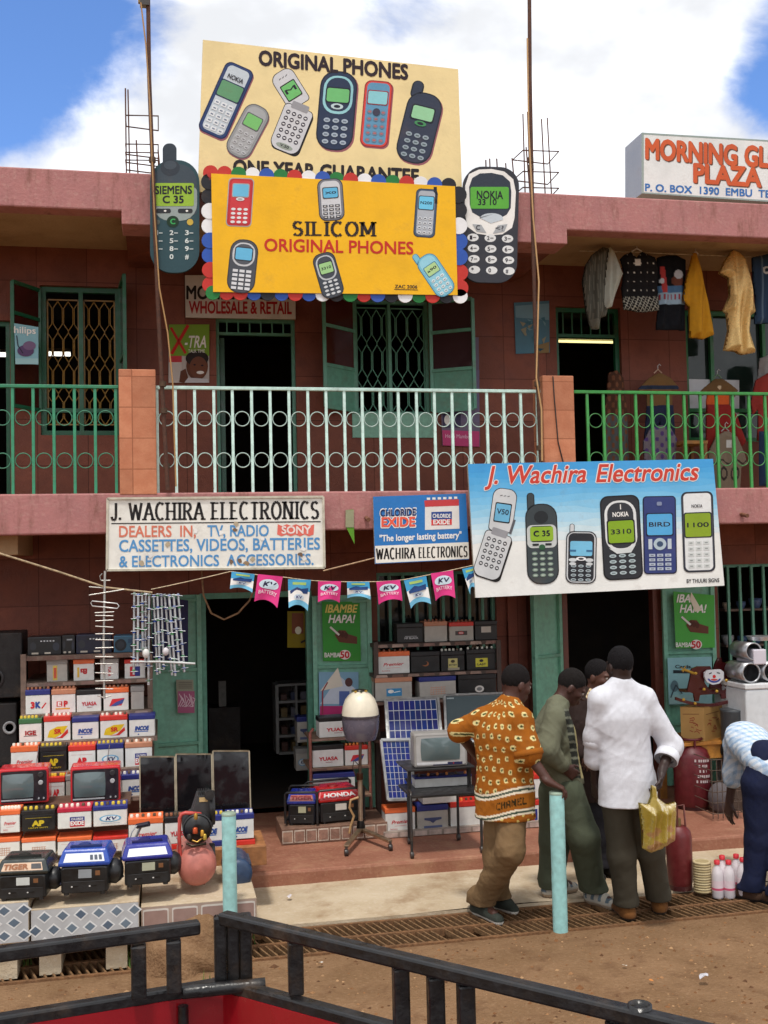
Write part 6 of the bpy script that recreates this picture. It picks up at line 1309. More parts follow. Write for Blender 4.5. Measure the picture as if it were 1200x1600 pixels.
def basis(f, up=(0, 0, 1)):
    f = np.array(f, float); f /= np.linalg.norm(f); r_ = np.cross(f, up); r_ /= np.linalg.norm(r_); u = np.cross(r_, f); return np.array([r_, f, u])

# ---------------------------------------------------------------- people
def head_sdf(sd, c, B, s, neck):
    w_ = lambda x, y, z: c+s*(x*B[0]+y*B[1]+z*B[2]); e = lambda p, r, k: sd.ell(w_(*p), np.array(r)*s, B, k*s)
    e((0, -.014, .03), (.073, .095, .092), .01); e((0, .022, -.03), (.06, .068, .085), .03); e((0, .04, -.082), (.04, .042, .03), .025)
    e((0, .08, .02), (.05, .016, .011), .015); sd.cap(w_(0, .086, .002), w_(0, .105, -.03), .008*s, .012*s, .01*s)
    for x in (-.012, .012): e((x, .094, -.034), (.01, .011, .008), .008)
    for x in (-.031, .031): sd.ell(w_(x, .1, -.002), np.array((.017, .016, .011))*s, B, .008*s, True)
    e((0, .09, -.06), (.025, .012, .008), .008); e((0, .088, -.073), (.022, .012, .008), .008)
    for x in (-.042, .042): e((x, .055, -.025), (.02, .025, .02), .02)
    for x in (-.074, .074): e((x, -.012, -.012), (.01, .02, .031), .006)
    sd.cap(w_(0, -.02, -.05), neck, .054*s, .06*s, .03)
def hand_sdf(sd, wr, t, n, side, curl=.4, s=1.0, spread=.16, thumb=.5):
    t = np.array(t, float); t /= np.linalg.norm(t); n = np.array(n, float); n -= t*(n@t); n /= np.linalg.norm(n); sv = np.cross(t, n)*side
    sd.cap(wr-t*.02, wr+t*.03*s, .026*s, .03*s, .02, n, .65)
    for i, (o, L_, fl) in enumerate(((.030, .09, .072), (.010, .094, .080), (-.010, .09, .074), (-.029, .082, .058))):
        o *= s; k0 = wr+t*L_*s+sv*o; sd.cap(wr+t*.02*s+sv*o*.6, k0, .014*s, .0115*s, .012)
        d_ = t+sv*(spread*(o/.03)); p_ = k0; an = curl*(.55+.12*i); rr_ = (.0098, .0088, .0078)
        for q in range(3):
            dd = d_*math.cos(an)+n*math.sin(an); dd /= np.linalg.norm(dd); nx = p_+dd*fl*s*(.42, .33, .25)[q]; sd.cap(p_, nx, rr_[q]*s, (rr_[q]-.001)*s, .004); p_ = nx; an += curl*.75
    b0 = wr+t*.03*s+sv*.024*s; d_ = t*.65+sv*.7+n*.3*thumb; d_ /= np.linalg.norm(d_); m1 = b0+d_*.036*s; d2 = t*.8+sv*.25+n*.5*thumb; d2 /= np.linalg.norm(d2); m2 = m1+d2*.032*s
    sd.cap(b0, m1, .014*s, .011*s, .012); sd.cap(m1, m2, .0105*s, .0095*s, .004); sd.cap(m2, m2+(d2*.7+n*.4)*.022*s, .0095*s, .008*s, .004)
def V3(j): return np.array(P(*j))
def person(label, J, face, body_f, skin, hair, s=1.0, hands=(), shirt=None, trousers=None, shoes=None, hem=None, extra=None, torso_r=(.15, .145, .15), sleeve=None, base=None, tilt=0, cuff=.12, fold=(.008, 26)):
    """J: joints as world points; face / body_f: directions the head and chest look"""
    j = {k: np.array(v, float) for k, v in J.items()}; allp = np.array(list(j.values())); lo = allp.min(0)-.28; hi = allp.max(0)+.28
    t = thing('person', label, 'person', base); bf = np.array(body_f, float); Bh = basis(face, tilt if tilt else (0, 0, 1))
    hb = min(.0055, .0055)
    sd = SD(lo, hi, .0055)
    head_sdf(sd, j['head'], Bh, s, j['neck'])
    sd.cap(j['neck'], j['chest'], .06, .115, .05, bf, .75); sd.cap(j['chest'], j['pelvis'], .118, .115, .05, bf, .75)
    for q in 'LR':
        sd.cap(j['neck']*.4+j['sh'+q]*.6, j['sh'+q], .05, .05, .04); sd.cap(j['sh'+q], j['el'+q], .047, .039, .02); sd.cap(j['el'+q], j['wr'+q], .039, .027, .015)
        sd.cap(j['pelvis'], j['hip'+q], .09, .085, .04); sd.cap(j['hip'+q], j['kn'+q], .08, .052, .02); sd.cap(j['kn'+q], j['an'+q], .05, .036, .02); f_ = j['toe'+q]-j['an'+q]; sd.cap(j['an'+q]*.9+j['toe'+q]*.1-np.array((0, 0, .015)), j['toe'+q]*.8+j['an'+q]*.2+np.array((0, 0, .01)), .032, .026, .015)
    for (q, tv, nv, side, curl, sp) in hands: hand_sdf(sd, j['wr'+q], tv, nv, side, curl, s, sp)
    V, F = sd.mesh(); palm = LS(skin)
    lips = j['head']+s*(.092*Bh[1]-.066*Bh[2])
    def bc(V):
        c_ = np.tile(palm, (len(V), 1)); m_ = np.linalg.norm((V-lips)*np.array([1, 1, 1]), axis=1) < .02; c_[m_] = palm*np.array([1.15, .8, .8]); return c_
    np_build('body', V, F, bc, 'skin', t)
    # eyes and hair
    mb = MB()
    for x in (-.031, .031):
        c_ = j['head']+s*(x*Bh[0]+.079*Bh[1]-.002*Bh[2]); mb.sph(c_, .0122*s, (150, 136, 126), 10, 8); mb.sph(c_+s*.0058*Bh[1], .0078*s, (24, 16, 14), 8, 6)
    part(mb, 'eyes', 'gloss', t)
    c_ = j['head']; sd = SD(c_-.16, c_+.17, .0055); w_ = lambda x, y, z: c_+s*(x*Bh[0]+y*Bh[1]+z*Bh[2])
    sd.ell(w_(0, -.016, .034), np.array((.0775, .097, .0945))*s, Bh, 0)
    n_ = -.72*Bh[1]+.69*Bh[2]; sd.half(-n_, -(n_@c_-.012*s)); n2 = -(-.3*Bh[1]+.95*Bh[2]); sd.half(n2, n2@c_+.045*s)
    sd.folds(.0035, 260, 3)
    V, F = sd.mesh(); np_build('hair', V, F, hair, 'hair', t)
    # clothes
    if trousers:
        col, r1, r2, r3, zh, sd_ = trousers; pts = np.array([j[k] for k in ('pelvis', 'hipL', 'hipR', 'knL', 'knR', 'anL', 'anR')]); sd = SD(pts.min(0)-.2, pts.max(0)+.2, .007)
        sd.cap(j['pelvis']+np.array((0, 0, .07)), j['pelvis'], .118, .122, .04, bf, .8)
        for q in 'LR': sd.cap(j['pelvis'], j['hip'+q], .115, r1, .05, bf, .85); sd.cap(j['hip'+q], j['kn'+q], r1, r2, .035); sd.cap(j['kn'+q], j['an'+q]+np.array((0, 0, -.03)), r2, r3, .03); sd.cap(j['an'+q]+np.array((0, 0, .03)), j['an'+q]+.25*(j['toe'+q]-j['an'+q]), r3*1.02, r3*.95, .03)
        sd.folds(fold[0]*1.0, fold[1]*.9, sd_, .45); sd.folds(fold[0]*.45, fold[1]*2.2, sd_+9, .9); sd.half((0, 0, -1), -zh)
        V, F = sd.mesh(); np_build('trousers', V, F, col, 'worn_cloth', t)
    if shirt:
        col, nm, rs, slv, hz, sd_, sw = shirt; pts = np.array([j[k] for k in ('pelvis', 'neck', 'shL', 'shR', 'elL', 'elR', 'wrL', 'wrR', 'chest')]); sd = SD(pts.min(0)-.24, pts.max(0)+.2, .006)
        sd.cap(j['neck'], j['neck']*.85+j['head']*.15, .066, .067, .02); sd.cap(j['neck'], j['chest'], .085, rs[0], .05, bf, .72); sd.cap(j['chest'], j['pelvis'], rs[0], rs[1], .05, bf, .76)
        if hz is not None: sd.cap(j['pelvis'], j['pelvis']+np.array((0, 0, -.16))*(1 if sw is None else sw), rs[1], rs[2], .04, bf, .8)
        for i, q in enumerate('LR'):
            sd.cap(j['neck']*.45+j['sh'+q]*.55, j['sh'+q], .068, .07, .05); L_, ra, rb = slv[i]
            if L_ <= 1: e = j['sh'+q]+(j['el'+q]-j['sh'+q])*L_; sd.cap(j['sh'+q], e, .072, ra, .04)
            else: sd.cap(j['sh'+q], j['el'+q], .072, ra, .04); e = j['el'+q]+(j['wr'+q]-j['el'+q])*(L_-1); sd.cap(j['el'+q], e, ra, rb, .03)
            if L_ > 1 and rb > .055: sd.cap(e, e+(j['el'+q]-e)*.3, rb*1.12, rb*1.1, .006)
        sd.folds(fold[0], fold[1], sd_, .4); sd.folds(fold[0]*.5, fold[1]*2.2, sd_+5, .8)
        if hz is not None: sd.half(tuple(-np.array(hz[0])), -hz[1])
        V, F = sd.mesh(); np_build(nm, V, F, col, 'worn_cloth', t)
    if shoes:
        col, sole, hs = shoes
        for q in 'LR':
            a, b = j['an'+q], j['toe'+q]; zf = base[2] if base[2] > j['toe'+q][2]-.08 else j['toe'+q][2]-.03
            zf = j['toe'+q][2]-.035; f_ = np.array((b[0]-a[0], b[1]-a[1], 0)); f_ /= np.linalg.norm(f_); heel = np.array((a[0], a[1], zf+.04))-f_*.035; toe = np.array((b[0], b[1], zf+.028))
            sd = SD(np.minimum(heel, toe)-.1, np.maximum(heel, toe)+.13, .005); sd.cap(heel, toe, .042, .036, .02); sd.cap(heel+f_*.03+np.array((0, 0, .015)), heel+f_*.14+np.array((0, 0, .02)), .045, .036, .03); sd.cap(heel+f_*.03, a+np.array((0, 0, .0)), .042, .042, .03)
            sd.half((0, 0, 1), zf+hs); sd.half((0, 0, -1), -zf); V, F = sd.mesh()
            if isinstance(col, list): cfun = lambda V, zf=zf, f_=f_, heel=heel: np.where(((V[:, 2]-zf) < .026)[:, None], LS(sole), np.where((np.sin(((V-heel)@f_)*110) > .25)[:, None] & ((V[:, 2]-zf) > .045)[:, None], LS(col[1]), LS(col[0])))
            else: cfun = lambda V, zf=zf: np.where(((V[:, 2]-zf) < .022)[:, None], LS(sole), LS(col))
            np_build('shoe', V, F, cfun, 'cloth', t)
    if extra: extra(t, j)
    return t, j
def jp(Y0, d): return {k: P(v[0], v[1], Y0+v[2]) for k, v in d.items()}
SKD = (74, 45, 36)
FONT5 = {'C': '0111 1000 1000 1000 1000 0111', 'H': '1001 1001 1111 1001 1001 1001', 'A': '0110 1001 1001 1111 1001 1001', 'N': '1001 1101 1101 1011 1011 1001', 'E': '1111 1000 1110 1000 1000 1111', 'L': '1000 1000 1000 1000 1000 1111'}
def inv(V):   # picture columns and rows of points, used to place the print on a shirt as seen from its wearer's back
    q = V-np.array(CAM); k = q@np.array(AF); return 600+FPX*(q@np.array(AR))/k, 800-FPX*(q@np.array(AU))/k
def collar(t, j):
    mb = MB(); n_ = Vector(j['neck']); pts = [(n_.x+.075*math.cos(a), n_.y+.06*math.sin(a)+.01, n_.z+.012+.012*math.sin(-a)) for a in [math.pi*2*i/20 for i in range(20)]]
    mb.tube(pts, .014, (208, 209, 216), 6, True); part(mb, 'collar', 'cloth', t)
    for q, f_, r_ in (('R', .5, .074), ('L', .14, .072)): cuff_ring(t, j, q, f_, r_, .055, (212, 213, 220), 'cuff')
def cuff_ring(t, j, q, f_, r_, ln, col, nm):
    a, b = (Vector(j['el'+q]), Vector(j['wr'+q])) if f_ > 0 else (Vector(j['sh'+q]), Vector(j['el'+q])); e = a.lerp(b, abs(f_)); d_ = (b-a).normalized(); mb = MB()
    mb.tube([e-d_*(ln-.012), e-d_*(ln-.006), e+d_*.008, e+d_*.012], [r_*.93, r_, r_*1.04, r_*.98], col, 18, caps=False); mb.tube([e+d_*.011, e+d_*.004], [r_*.98, r_*.6], tuple(int(c*.6) for c in col), 18, caps=False); part(mb, nm, 'worn_cloth', t)  # inner ring in darkened cloth colour, painting the shade inside the sleeve
def hems(t, j): cuff_ring(t, j, 'R', -.97, .094, .03, (146, 84, 22), 'sleeve_hem')
# --- man in the orange patterned shirt
YA = 6.72
bR = G(876, 1460); TB = P(874, 1236, bR.y).z
gR = G(752, 1432)
J = jp(YA, {'head': (807, 1069, .02), 'neck': (794, 1106, .0), 'chest': (786, 1150, 0), 'pelvis': (789, 1240, 0), 'shL': (752, 1124, .1), 'elL': (716, 1143, .2), 'wrL': (752, 1190, .28), 'shR': (814, 1124, -.1), 'elR': (826, 1180, -.16), 'wrR': (858, 1222, bR.y-YA-.0),
            'hipL': (778, 1256, .06), 'hipR': (800, 1256, -.04), 'knL': (778, 1338, .06), 'knR': (797, 1328, -.1)})
f1 = G(742, 1430, .0); f1b = G(786, 1444, 0); f2 = G(780, 1424, 0); f2b = G(814, 1432, 0)
J.update({'anR': (f1.x+.03, f1.y, .09), 'toeR': (f1b.x-.03, f1b.y, .035), 'anL': (f2.x, f2.y+.06, .09), 'toeL': (f2b.x-.03, f2b.y+.06, .035)})
bA = np.array((.52, .85, 0)); sideA = np.array((.85, -.52, 0)); oA = np.array(J['pelvis'])
def colA(V):
    base = LS((150, 86, 22)); c_ = np.tile(base, (len(V), 1)); u = (V-oA)@sideA; v = V[:, 2]-oA[2]; w_ = (V-oA)@bA
    uu = np.arctan2(u, -w_)*.17
    gx = uu/.062; gz = v/.068; row_ = np.floor(gz); fx = (gx+.5*(row_ % 2)) % 1-.5; fz = gz % 1-.5; jit = np.sin(np.floor(gx+.5*(row_ % 2))*12.9+row_*7.3); fx = fx+.16*jit; fz = fz+.15*np.cos(jit*9)
    r_ = np.sqrt((fx*.062)**2+(fz*.068)**2); a_ = np.arctan2(fz, fx); m_ = (r_ < .0165) & ~((r_ < .007) & (fx > 0)) & ((np.abs(a_) > .5) | (r_ < .01)) & (v > -.0)
    c_[m_] = LS((214, 200, 140)); c_[(r_ < .0075) & (v > 0)] = LS((64, 70, 40))
    zz = v-.03*np.sin(uu*9)
    tor = np.abs(w_) < .3
    for z0 in (.035, -.10):
        for (dz, cc) in ((0, (226, 214, 190)), (.013, (60, 74, 60)), (.026, (226, 214, 190))): c_[(np.abs(zz-z0+dz) < .0068) & tor] = LS(cc)
    band = (zz < .0) & (zz > -.092) & tor; c_[band] = LS((156, 92, 26))
    for i, ch in enumerate('CHANEL'):
        for rw, bits in enumerate(FONT5[ch].split()):
            for cl, b_ in enumerate(bits):
                if b_ == '1': x0 = .0+.036*i+.0068*cl; z0 = -.03-.0072*rw; c_[(np.abs(uu-x0+.02) < .0044) & (np.abs(zz-z0) < .0046) & band] = LS((52, 40, 16))
    low = zz < -.13; c_[low] = LS((148, 84, 22)); m2 = low & (np.sin(uu*90)*np.sin(zz*90+1) > .72); c_[m2] = LS((210, 190, 110)); return c_
person('man in orange patterned shirt and baggy brown trousers, one hand resting on the bollard', J, (.93, .30, -.28), bA, SKD, (26, 22, 22), 1.02, [('R', (.86, -.12, -.42), (-.35, .1, -.93), 1, .75, .14), ('L', (.6, .2, -.4), (.4, -.9, .1), 1, .8, .1)],
       (colA, 'shirt', (.175, .185, .2), ((.98, .078, 0), (.95, .09, 0)), ((0, 0, 1), PZ(790, 1277, YA)), 11, 1.0), (lambda V: np.tile(LS((118, 94, 66)), (len(V), 1)), .098, .095, .08, .085, 21), ((52, 56, 50), (214, 208, 198), .085), base=(gR.x, gR.y, 0), extra=hems)
# --- man in the grey green jacket
YBm = 6.98
J = jp(YBm, {'head': (893, 1074, .0), 'neck': (870, 1106, .0), 'chest': (866, 1148, 0), 'pelvis': (878, 1222, 0), 'shL': (862, 1116, .15), 'elL': (837, 1152, .2), 'wrL': (850, 1192, .2), 'shR': (868, 1122, -.13), 'elR': (852, 1170, -.2), 'wrR': (882, 1200, -.17),
             'hipL': (868, 1238, .06), 'hipR': (886, 1236, -.08), 'knL': (866, 1312, .08), 'knR': (912, 1306, -.14)})
f1 = G(866, 1400, .03); f2 = G(930, 1414, 0); f2b = G(964, 1422, 0)
J.update({'anL': (f1.x-.02, f1.y, .12), 'toeL': (f1.x+.16, f1.y+.06, .065), 'anR': (f2.x, f2.y+.03, .10), 'toeR': (f2b.x-.03, f2b.y+.02, .035)})
oB = np.array(J['chest'])
def colB(V):
    c_ = np.tile(LS((106, 107, 88)), (len(V), 1)); u, v = inv(V); y = V[:, 1]; m_ = ((u-(888+(v-1110)*.14)) > -6) & (v > 1108) & (v < 1216) & (u > 878); c_[m_] = LS((50, 52, 46)); m2 = m_ & ((u-(888+(v-1110)*.14)) > 5); c_[m2] = LS((176, 166, 120)); m3 = m_ & ~m2 & (np.sin(v*.5) > .55); c_[m3] = LS((118, 120, 104)); return c_
person('man in grey green jacket looking down with one hand in his pocket', J, (.83, -.18, -.53), (.95, .25, 0), (70, 43, 35), (30, 26, 25), 1.0, [('R', (.75, .1, -.55), (.1, .95, -.2), 1, .7, .08), ('L', (.5, .3, -.6), (.8, -.3, .2), -1, .6, .1)],
       (colB, 'jacket', (.165, .16, .16), ((1.82, .075, .05), (1.86, .085, .052)), ((0, 0, 1), PZ(878, 1222, YBm)), 31, .3), (lambda V: np.tile(LS((80, 86, 70)), (len(V), 1)), .11, .105, .085, .09, 41), ([(176, 170, 158), (96, 110, 120)], (160, 140, 120), .10), base=(f2.x, f2.y, 0), fold=(.009, 22))
# --- man in the white shirt
YC = 6.52
J = jp(YC, {'head': (968, 1040, .02), 'neck': (971, 1074, .0), 'chest': (973, 1120, 0), 'pelvis': (981, 1225, 0), 'shL': (938, 1093, .0), 'elL': (929, 1150, .06), 'wrL': (930, 1222, .14), 'shR': (1006, 1092, .0), 'elR': (1048, 1166, -.02), 'wrR': (1034, 1206, -.12),
            'hipL': (963, 1248, 0), 'hipR': (1001, 1248, 0), 'knL': (972, 1335, .05), 'knR': (1016, 1328, .05)})
f1 = G(985, 1440, 0); f2 = G(1036, 1430, 0)
J.update({'anL': (f1.x, f1.y+.05, .09), 'toeL': (f1.x-.0, f1.y+.21, .035), 'anR': (f2.x, f2.y+.05, .09), 'toeR': (f2.x+.06, f2.y+.2, .035)})
person('man in loose white shirt seen from behind, holding a yellow bag', J, (-.12, .98, -.05), (-.06, 1, 0), (50, 34, 30), (24, 22, 24), 1.0, [('R', (-.28, -.25, -.9), (-.6, .3, .2), -1, .9, .08), ('L', (.02, .1, -1), (.9, .2, 0), 1, .45, .1)],
       (lambda V: np.tile(LS((208, 209, 216)), (len(V), 1)), 'shirt', (.165, .18, .2), ((1.5, .068, .066), (1.14, .075, .07)), ((0, 0, 1), PZ(981, 1256, YC)), 51, .9), (lambda V: np.tile(LS((68, 64, 54)), (len(V), 1)), .098, .09, .074, .09, 61), ((112, 72, 36), (50, 36, 26), .09), base=(f1.x, f1.y, 0), extra=collar, fold=(.006, 15))
# --- man in the dark suit behind
YD_ = 7.5
J = jp(YD_, {'head': (936, 1057, .0), 'neck': (926, 1090, .03), 'chest': (926, 1135, .03), 'pelvis': (928, 1225, .03), 'shL': (950, 1106, -.0), 'elL': (946, 1160, -.12), 'wrL': (926, 1180, -.22), 'shR': (900, 1106, .04), 'elR': (894, 1160, .0), 'wrR': (915, 1185, -.14), 'hipL': (938, 1240, .03), 'hipR': (918, 1240, .03), 'knL': (942, 1310, .0), 'knR': (924, 1310, .0)})
f1 = P(945, 1380, YD_); f2 = P(924, 1380, YD_)
J.update({'anL': (f1.x, YD_, .12), 'toeL': (f1.x+.05, YD_-.17, .065), 'anR': (f2.x, YD_, .12), 'toeR': (f2.x+.0, YD_-.18, .065)})
oD = np.array(J['chest']); fD = np.array((.35, -.94, 0)); rD = np.array((-.94, -.35, 0))
def colD(V):
    c_ = np.tile(LS((48, 36, 33)), (len(V), 1)); u = (V-oD)@rD; w_ = (V-oD)@fD; m_ = (np.abs(u) < .065+.1*(V[:, 2]-oD[2])) & (w_ > .03); c_[m_] = LS((150, 116, 100)); m2 = m_ & (np.sin(V[:, 0]*170)*np.sin(V[:, 2]*140) > .2); c_[m2] = LS((206, 190, 150)); return c_
person('man in dark brown jacket standing half hidden behind the white shirt', J, (.62, -.78, -.1), fD, (82, 50, 38), (24, 21, 22), 1.0, [('R', (.5, -.6, -.3), (.3, .2, -.9), -1, .6, .1), ('L', (-.5, -.6, -.2), (-.2, .2, -.9), 1, .6, .1)],
       (colD, 'jacket', (.16, .155, .155), ((1.8, .07, .05), (1.8, .07, .05)), ((0, 0, 1), PZ(928, 1250, YD_)), 71, .5), (lambda V: np.tile(LS((34, 32, 36)), (len(V), 1)), .1, .085, .08, .09, 81), ((30, 26, 24), (20, 18, 18), .09), base=(f1.x, YD_, .03))
# --- person bending at the right edge
YE = 6.72
J = jp(YE, {'head': (1147, 1180, .52), 'neck': (1156, 1166, .42), 'chest': (1170, 1160, .3), 'pelvis': (1200, 1196, .02), 'shL': (1148, 1168, .38), 'elL': (1146, 1208, .44), 'wrL': (1140, 1252, .46), 'shR': (1186, 1170, .30), 'elR': (1196, 1230, .42), 'wrR': (1182, 1280, .5), 'hipL': (1187, 1226, .02), 'hipR': (1216, 1226, -.02), 'knL': (1184, 1312, .02), 'knR': (1222, 1312, -.02)})
f1 = G(1176, 1410, 0); f2 = G(1224, 1420, 0)
J.update({'anL': (f1.x+.02, f1.y+.03, .09), 'toeL': (f1.x-.07, f1.y+.17, .035), 'anR': (f2.x, f2.y+.03, .09), 'toeR': (f2.x-.05, f2.y+.18, .035)})
def colE(V):
    a_ = np.sin((V[:, 0]*.9+V[:, 1]*.4)*150) > .3; b_ = np.sin((V[:, 1]*.7+V[:, 2]*.8)*150) > .3; c_ = np.tile(LS((206, 214, 224)), (len(V), 1)); c_[a_ ^ b_] = LS((178, 197, 218)); c_[a_ & b_] = LS((150, 176, 206)); return c_
person('person in pale blue checked shirt and navy trousers bending over at the edge', J, (-.35, .55, -.75), (-.25, .35, -.9), (64, 42, 36), (26, 23, 24), 1.0, [('L', (-.1, .1, -1), (.9, .2, 0), 1, .4, .1), ('R', (-.1, .1, -1), (-.9, .2, 0), -1, .4, .1)],
       (colE, 'shirt', (.165, .15, .15), ((1.2, .075, .062), (1.2, .075, .062)), None, 91, None), (lambda V: np.tile(LS((26, 32, 58)), (len(V), 1)), .118, .085, .07, .07, 101), ((70, 50, 38), (40, 30, 24), .08), base=(f1.x, f1.y, 0), tilt=(0, .6, .8), fold=(.005, 24))

# ---------------------------------------------------------------- hung clothes, bag: soft sheets with body
def poly_dist(px_, py_, poly):
    d = np.full(px_.shape, 1e9); ins = np.zeros(px_.shape, bool); n = len(poly)
    for i in range(n):
        x0, y0 = poly[i]; x1, y1 = poly[(i+1) % n]; dx, dy = x1-x0, y1-y0; t = np.clip(((px_-x0)*dx+(py_-y0)*dy)/(dx*dx+dy*dy+1e-9), 0, 1)
        d = np.minimum(d, np.hypot(px_-x0-t*dx, py_-y0-t*dy)); c_ = ((y0 > py_) != (y1 > py_)) & (px_ < (x1-x0)*(py_-y0)/(y1-y0+1e-12)+x0); ins ^= c_
    return d, ins
def garment(name, label, cat, poly, Y, col, thick=.05, fold=.012, nf=3, seed=0, mat='worn_cloth', step=1.2, group=None, round_=8, hang=None):
    xs_ = [p[0] for p in poly]; ys_ = [p[1] for p in poly]; ux = np.arange(min(xs_)-step, max(xs_)+step*2, step); uy = np.arange(min(ys_)-step, max(ys_)+step*2, step); U, V_ = np.meshgrid(ux, uy, indexing='ij')
    d, ins = poly_dist(U, V_, poly); rr_ = np.random.RandomState(seed); wd = max(xs_)-min(xs_); hh = (V_-min(ys_))/(max(ys_)-min(ys_))
    th = thick*np.sqrt(np.clip(d/round_, 0, 1))*.5; ph = rr_.uniform(0, 6, 4)
    fl = fold*(.35+hh)*(np.sin(U/wd*nf*6.28+ph[0]+1.5*np.sin(hh*3+ph[1]))+.5*np.sin(U/wd*nf*13+ph[2]+hh*4))+fold*.5*np.sin(hh*9+ph[3]+U*.05)
    R0 = np.array(AF)[None, None]+np.array(AR)*((U-600)/FPX)[..., None]-np.array(AU)*((V_-800)/FPX)[..., None]; B_ = np.array(CAM)+R0*((Y-CAM.y)/R0[..., 1])[..., None]
    idx = np.full(U.shape, -1); idx[ins] = np.arange(ins.sum()); n = int(ins.sum()); Fv = B_[ins].copy(); Bv = B_[ins].copy(); e = np.clip(d[ins]/round_, .25, 1)
    Fv[:, 1] += fl[ins]*e-th[ins]; Bv[:, 1] += fl[ins]*e+th[ins]+.002; a, b, c_, d_ = idx[:-1, :-1], idx[1:, :-1], idx[1:, 1:], idx[:-1, 1:]; ok = (a >= 0) & (b >= 0) & (c_ >= 0) & (d_ >= 0)
    Q = np.stack([a[ok], b[ok], c_[ok], d_[ok]], 1); Q2 = Q[:, ::-1]+n
    t = thing(name, label, cat, Vector(Fv[np.argmin(Fv[:, 2])]), group)
    colf = col if not callable(col) else (lambda V3_: np.concatenate([col(U[ins], V_[ins])]*2))
    np_build('fabric', np.concatenate([Fv, Bv]), np.concatenate([Q, Q2]), colf, mat, t)
    if hang:
        mb = MB(); a = P(hang[0], hang[1], Y); mb.tube([P(hang[0]-hang[2], hang[1]+hang[3], Y), P(hang[0], hang[1], Y-.005), P(hang[0]+hang[2], hang[1]+hang[3], Y)], .007, (200, 200, 200) if len(hang) < 5 else hang[4], 6)
        mb.tube([a, a+Vector((0, 0, .03)), a+Vector((.015, 0, .05)), a+Vector((.03, 0, .035))], .004, (180, 180, 180), 6); part(mb, 'hanger', 'plastic', t)
    return t
def cc(u, c): return np.tile(LS(c), (len(u), 1))
GH = 'clothes hung along the upper right balcony'; YH = 9.0
def c1(u, v): c_ = cc(u, (84, 84, 76)); c_[(np.sin(u*1.5+v*.06) > .75)] = LS((112, 110, 100)); c_[(v > 500)] = LS((110, 110, 100)); return c_
garment('jacket', 'dark grey jacket hanging at the left end of the clothes line', 'jacket', [(924, 398), (940, 386), (952, 388), (950, 420), (953, 470), (946, 495), (938, 497), (936, 515), (924, 515), (915, 488), (909, 440), (914, 414)], YH, c1, .12, .02, 2, 1, group=GH)
garment('jacket', 'pale grey sweatshirt half turned beside the dark grey jacket', 'sweatshirt', [(951, 384), (959, 392), (973, 428), (962, 458), (956, 480), (946, 484), (941, 472), (944, 440), (947, 410)], YH-.05, lambda u, v: cc(u, (172, 176, 166)), .1, .015, 2, 2, group=GH)
def c2(u, v):
    c_ = cc(u, (26, 25, 27)); g1 = (np.abs((u-4) % 10-5) < .9) & (np.abs(v % 14-7) < .9) & (v < 462); c_[g1] = LS((206, 204, 196)); hm = (v > 464) & ((np.abs(np.sin(u*.5+v*.2)) < .3) | (np.abs(np.sin(u*.4-v*.7)) < .25)); c_[hm] = LS((170, 168, 156)); tg = (u > 990) & (u < 999) & (v > 406) & (v < 416); c_[tg] = LS((226, 226, 222)); return c_
garment('blouse', 'black beaded sleeveless top on a white hanger', 'top', [(976, 397), (986, 393), (994, 402), (1002, 393), (1014, 398), (1024, 402), (1028, 420), (1027, 450), (1030, 486), (1000, 489), (974, 484), (970, 450), (974, 425), (968, 404)], YH, c2, .06, .008, 2, 3, group=GH, hang=(995, 388, 8, 5))
def c3(u, v):
    c_ = cc(u, (20, 22, 28)); fg = (v > 418) & (v < 460) & (u > 1026) & (u < 1068); c_[fg & (np.hypot(u-1056, v-440) < 9)] = LS((110, 66, 54)); c_[fg & (np.hypot(u-1058, v-430) < 7)] = LS((190, 196, 204)); c_[fg & (v > 448)] = LS((76, 112, 150)); c_[fg & (np.abs(u-1034-(v-430)*.1) < 4)] = LS((176, 64, 64)); c_[fg & (np.hypot(u-1032, v-440) < 4)] = LS((190, 196, 204))
    st = (v > 458) & (v < 476) & (u > 1026) & (u < 1070); c_[st] = LS((150, 176, 196)); c_[st & (np.sin(u*1.1) > .35) & (v > 461) & (v < 469)] = LS((150, 50, 60)); return c_
garment('t_shirt', 'black t shirt with a colourful photo print beside the beaded top', 't-shirt', [(1026, 402), (1044, 398), (1058, 399), (1072, 406), (1071, 440), (1070, 517), (1024, 516), (1028, 470), (1024, 430)], YH+.06, c3, .06, .01, 2, 4, group=GH)
garment('shirt', 'mustard yellow shirt hanging sideways in the middle of the line', 'shirt', [(1082, 394), (1088, 396), (1096, 424), (1106, 470), (1115, 524), (1098, 531), (1077, 528), (1076, 480), (1066, 470), (1070, 440), (1078, 412)], YH, lambda u, v: cc(u, (190, 136, 34)), .1, .016, 2, 5, group=GH, hang=(1087, 393, 4, 4))
def c5(u, v): return cc(u, (232, 196, 130))
garment('dress', 'shiny gold satin dress with a frilled hem', 'dress', [(1144, 390), (1152, 393), (1164, 404), (1170, 430), (1180, 488), (1172, 494), (1170, 518), (1178, 552), (1160, 555), (1146, 550), (1131, 548), (1137, 516), (1134, 490), (1130, 485), (1138, 462), (1137, 436), (1123, 427), (1131, 408)], YH, c5, .14, .03, 2, 6, 'satin', group=GH)
def c6(u, v): c_ = cc(u, (44, 64, 90)); c_[np.hypot(u-1194, v-424) < 6] = LS((190, 190, 186)); c_[np.hypot(u-1194, v-424) < 3] = LS((30, 40, 60)); c_[np.abs(u-1188) < 1] = LS((90, 110, 130)); return c_
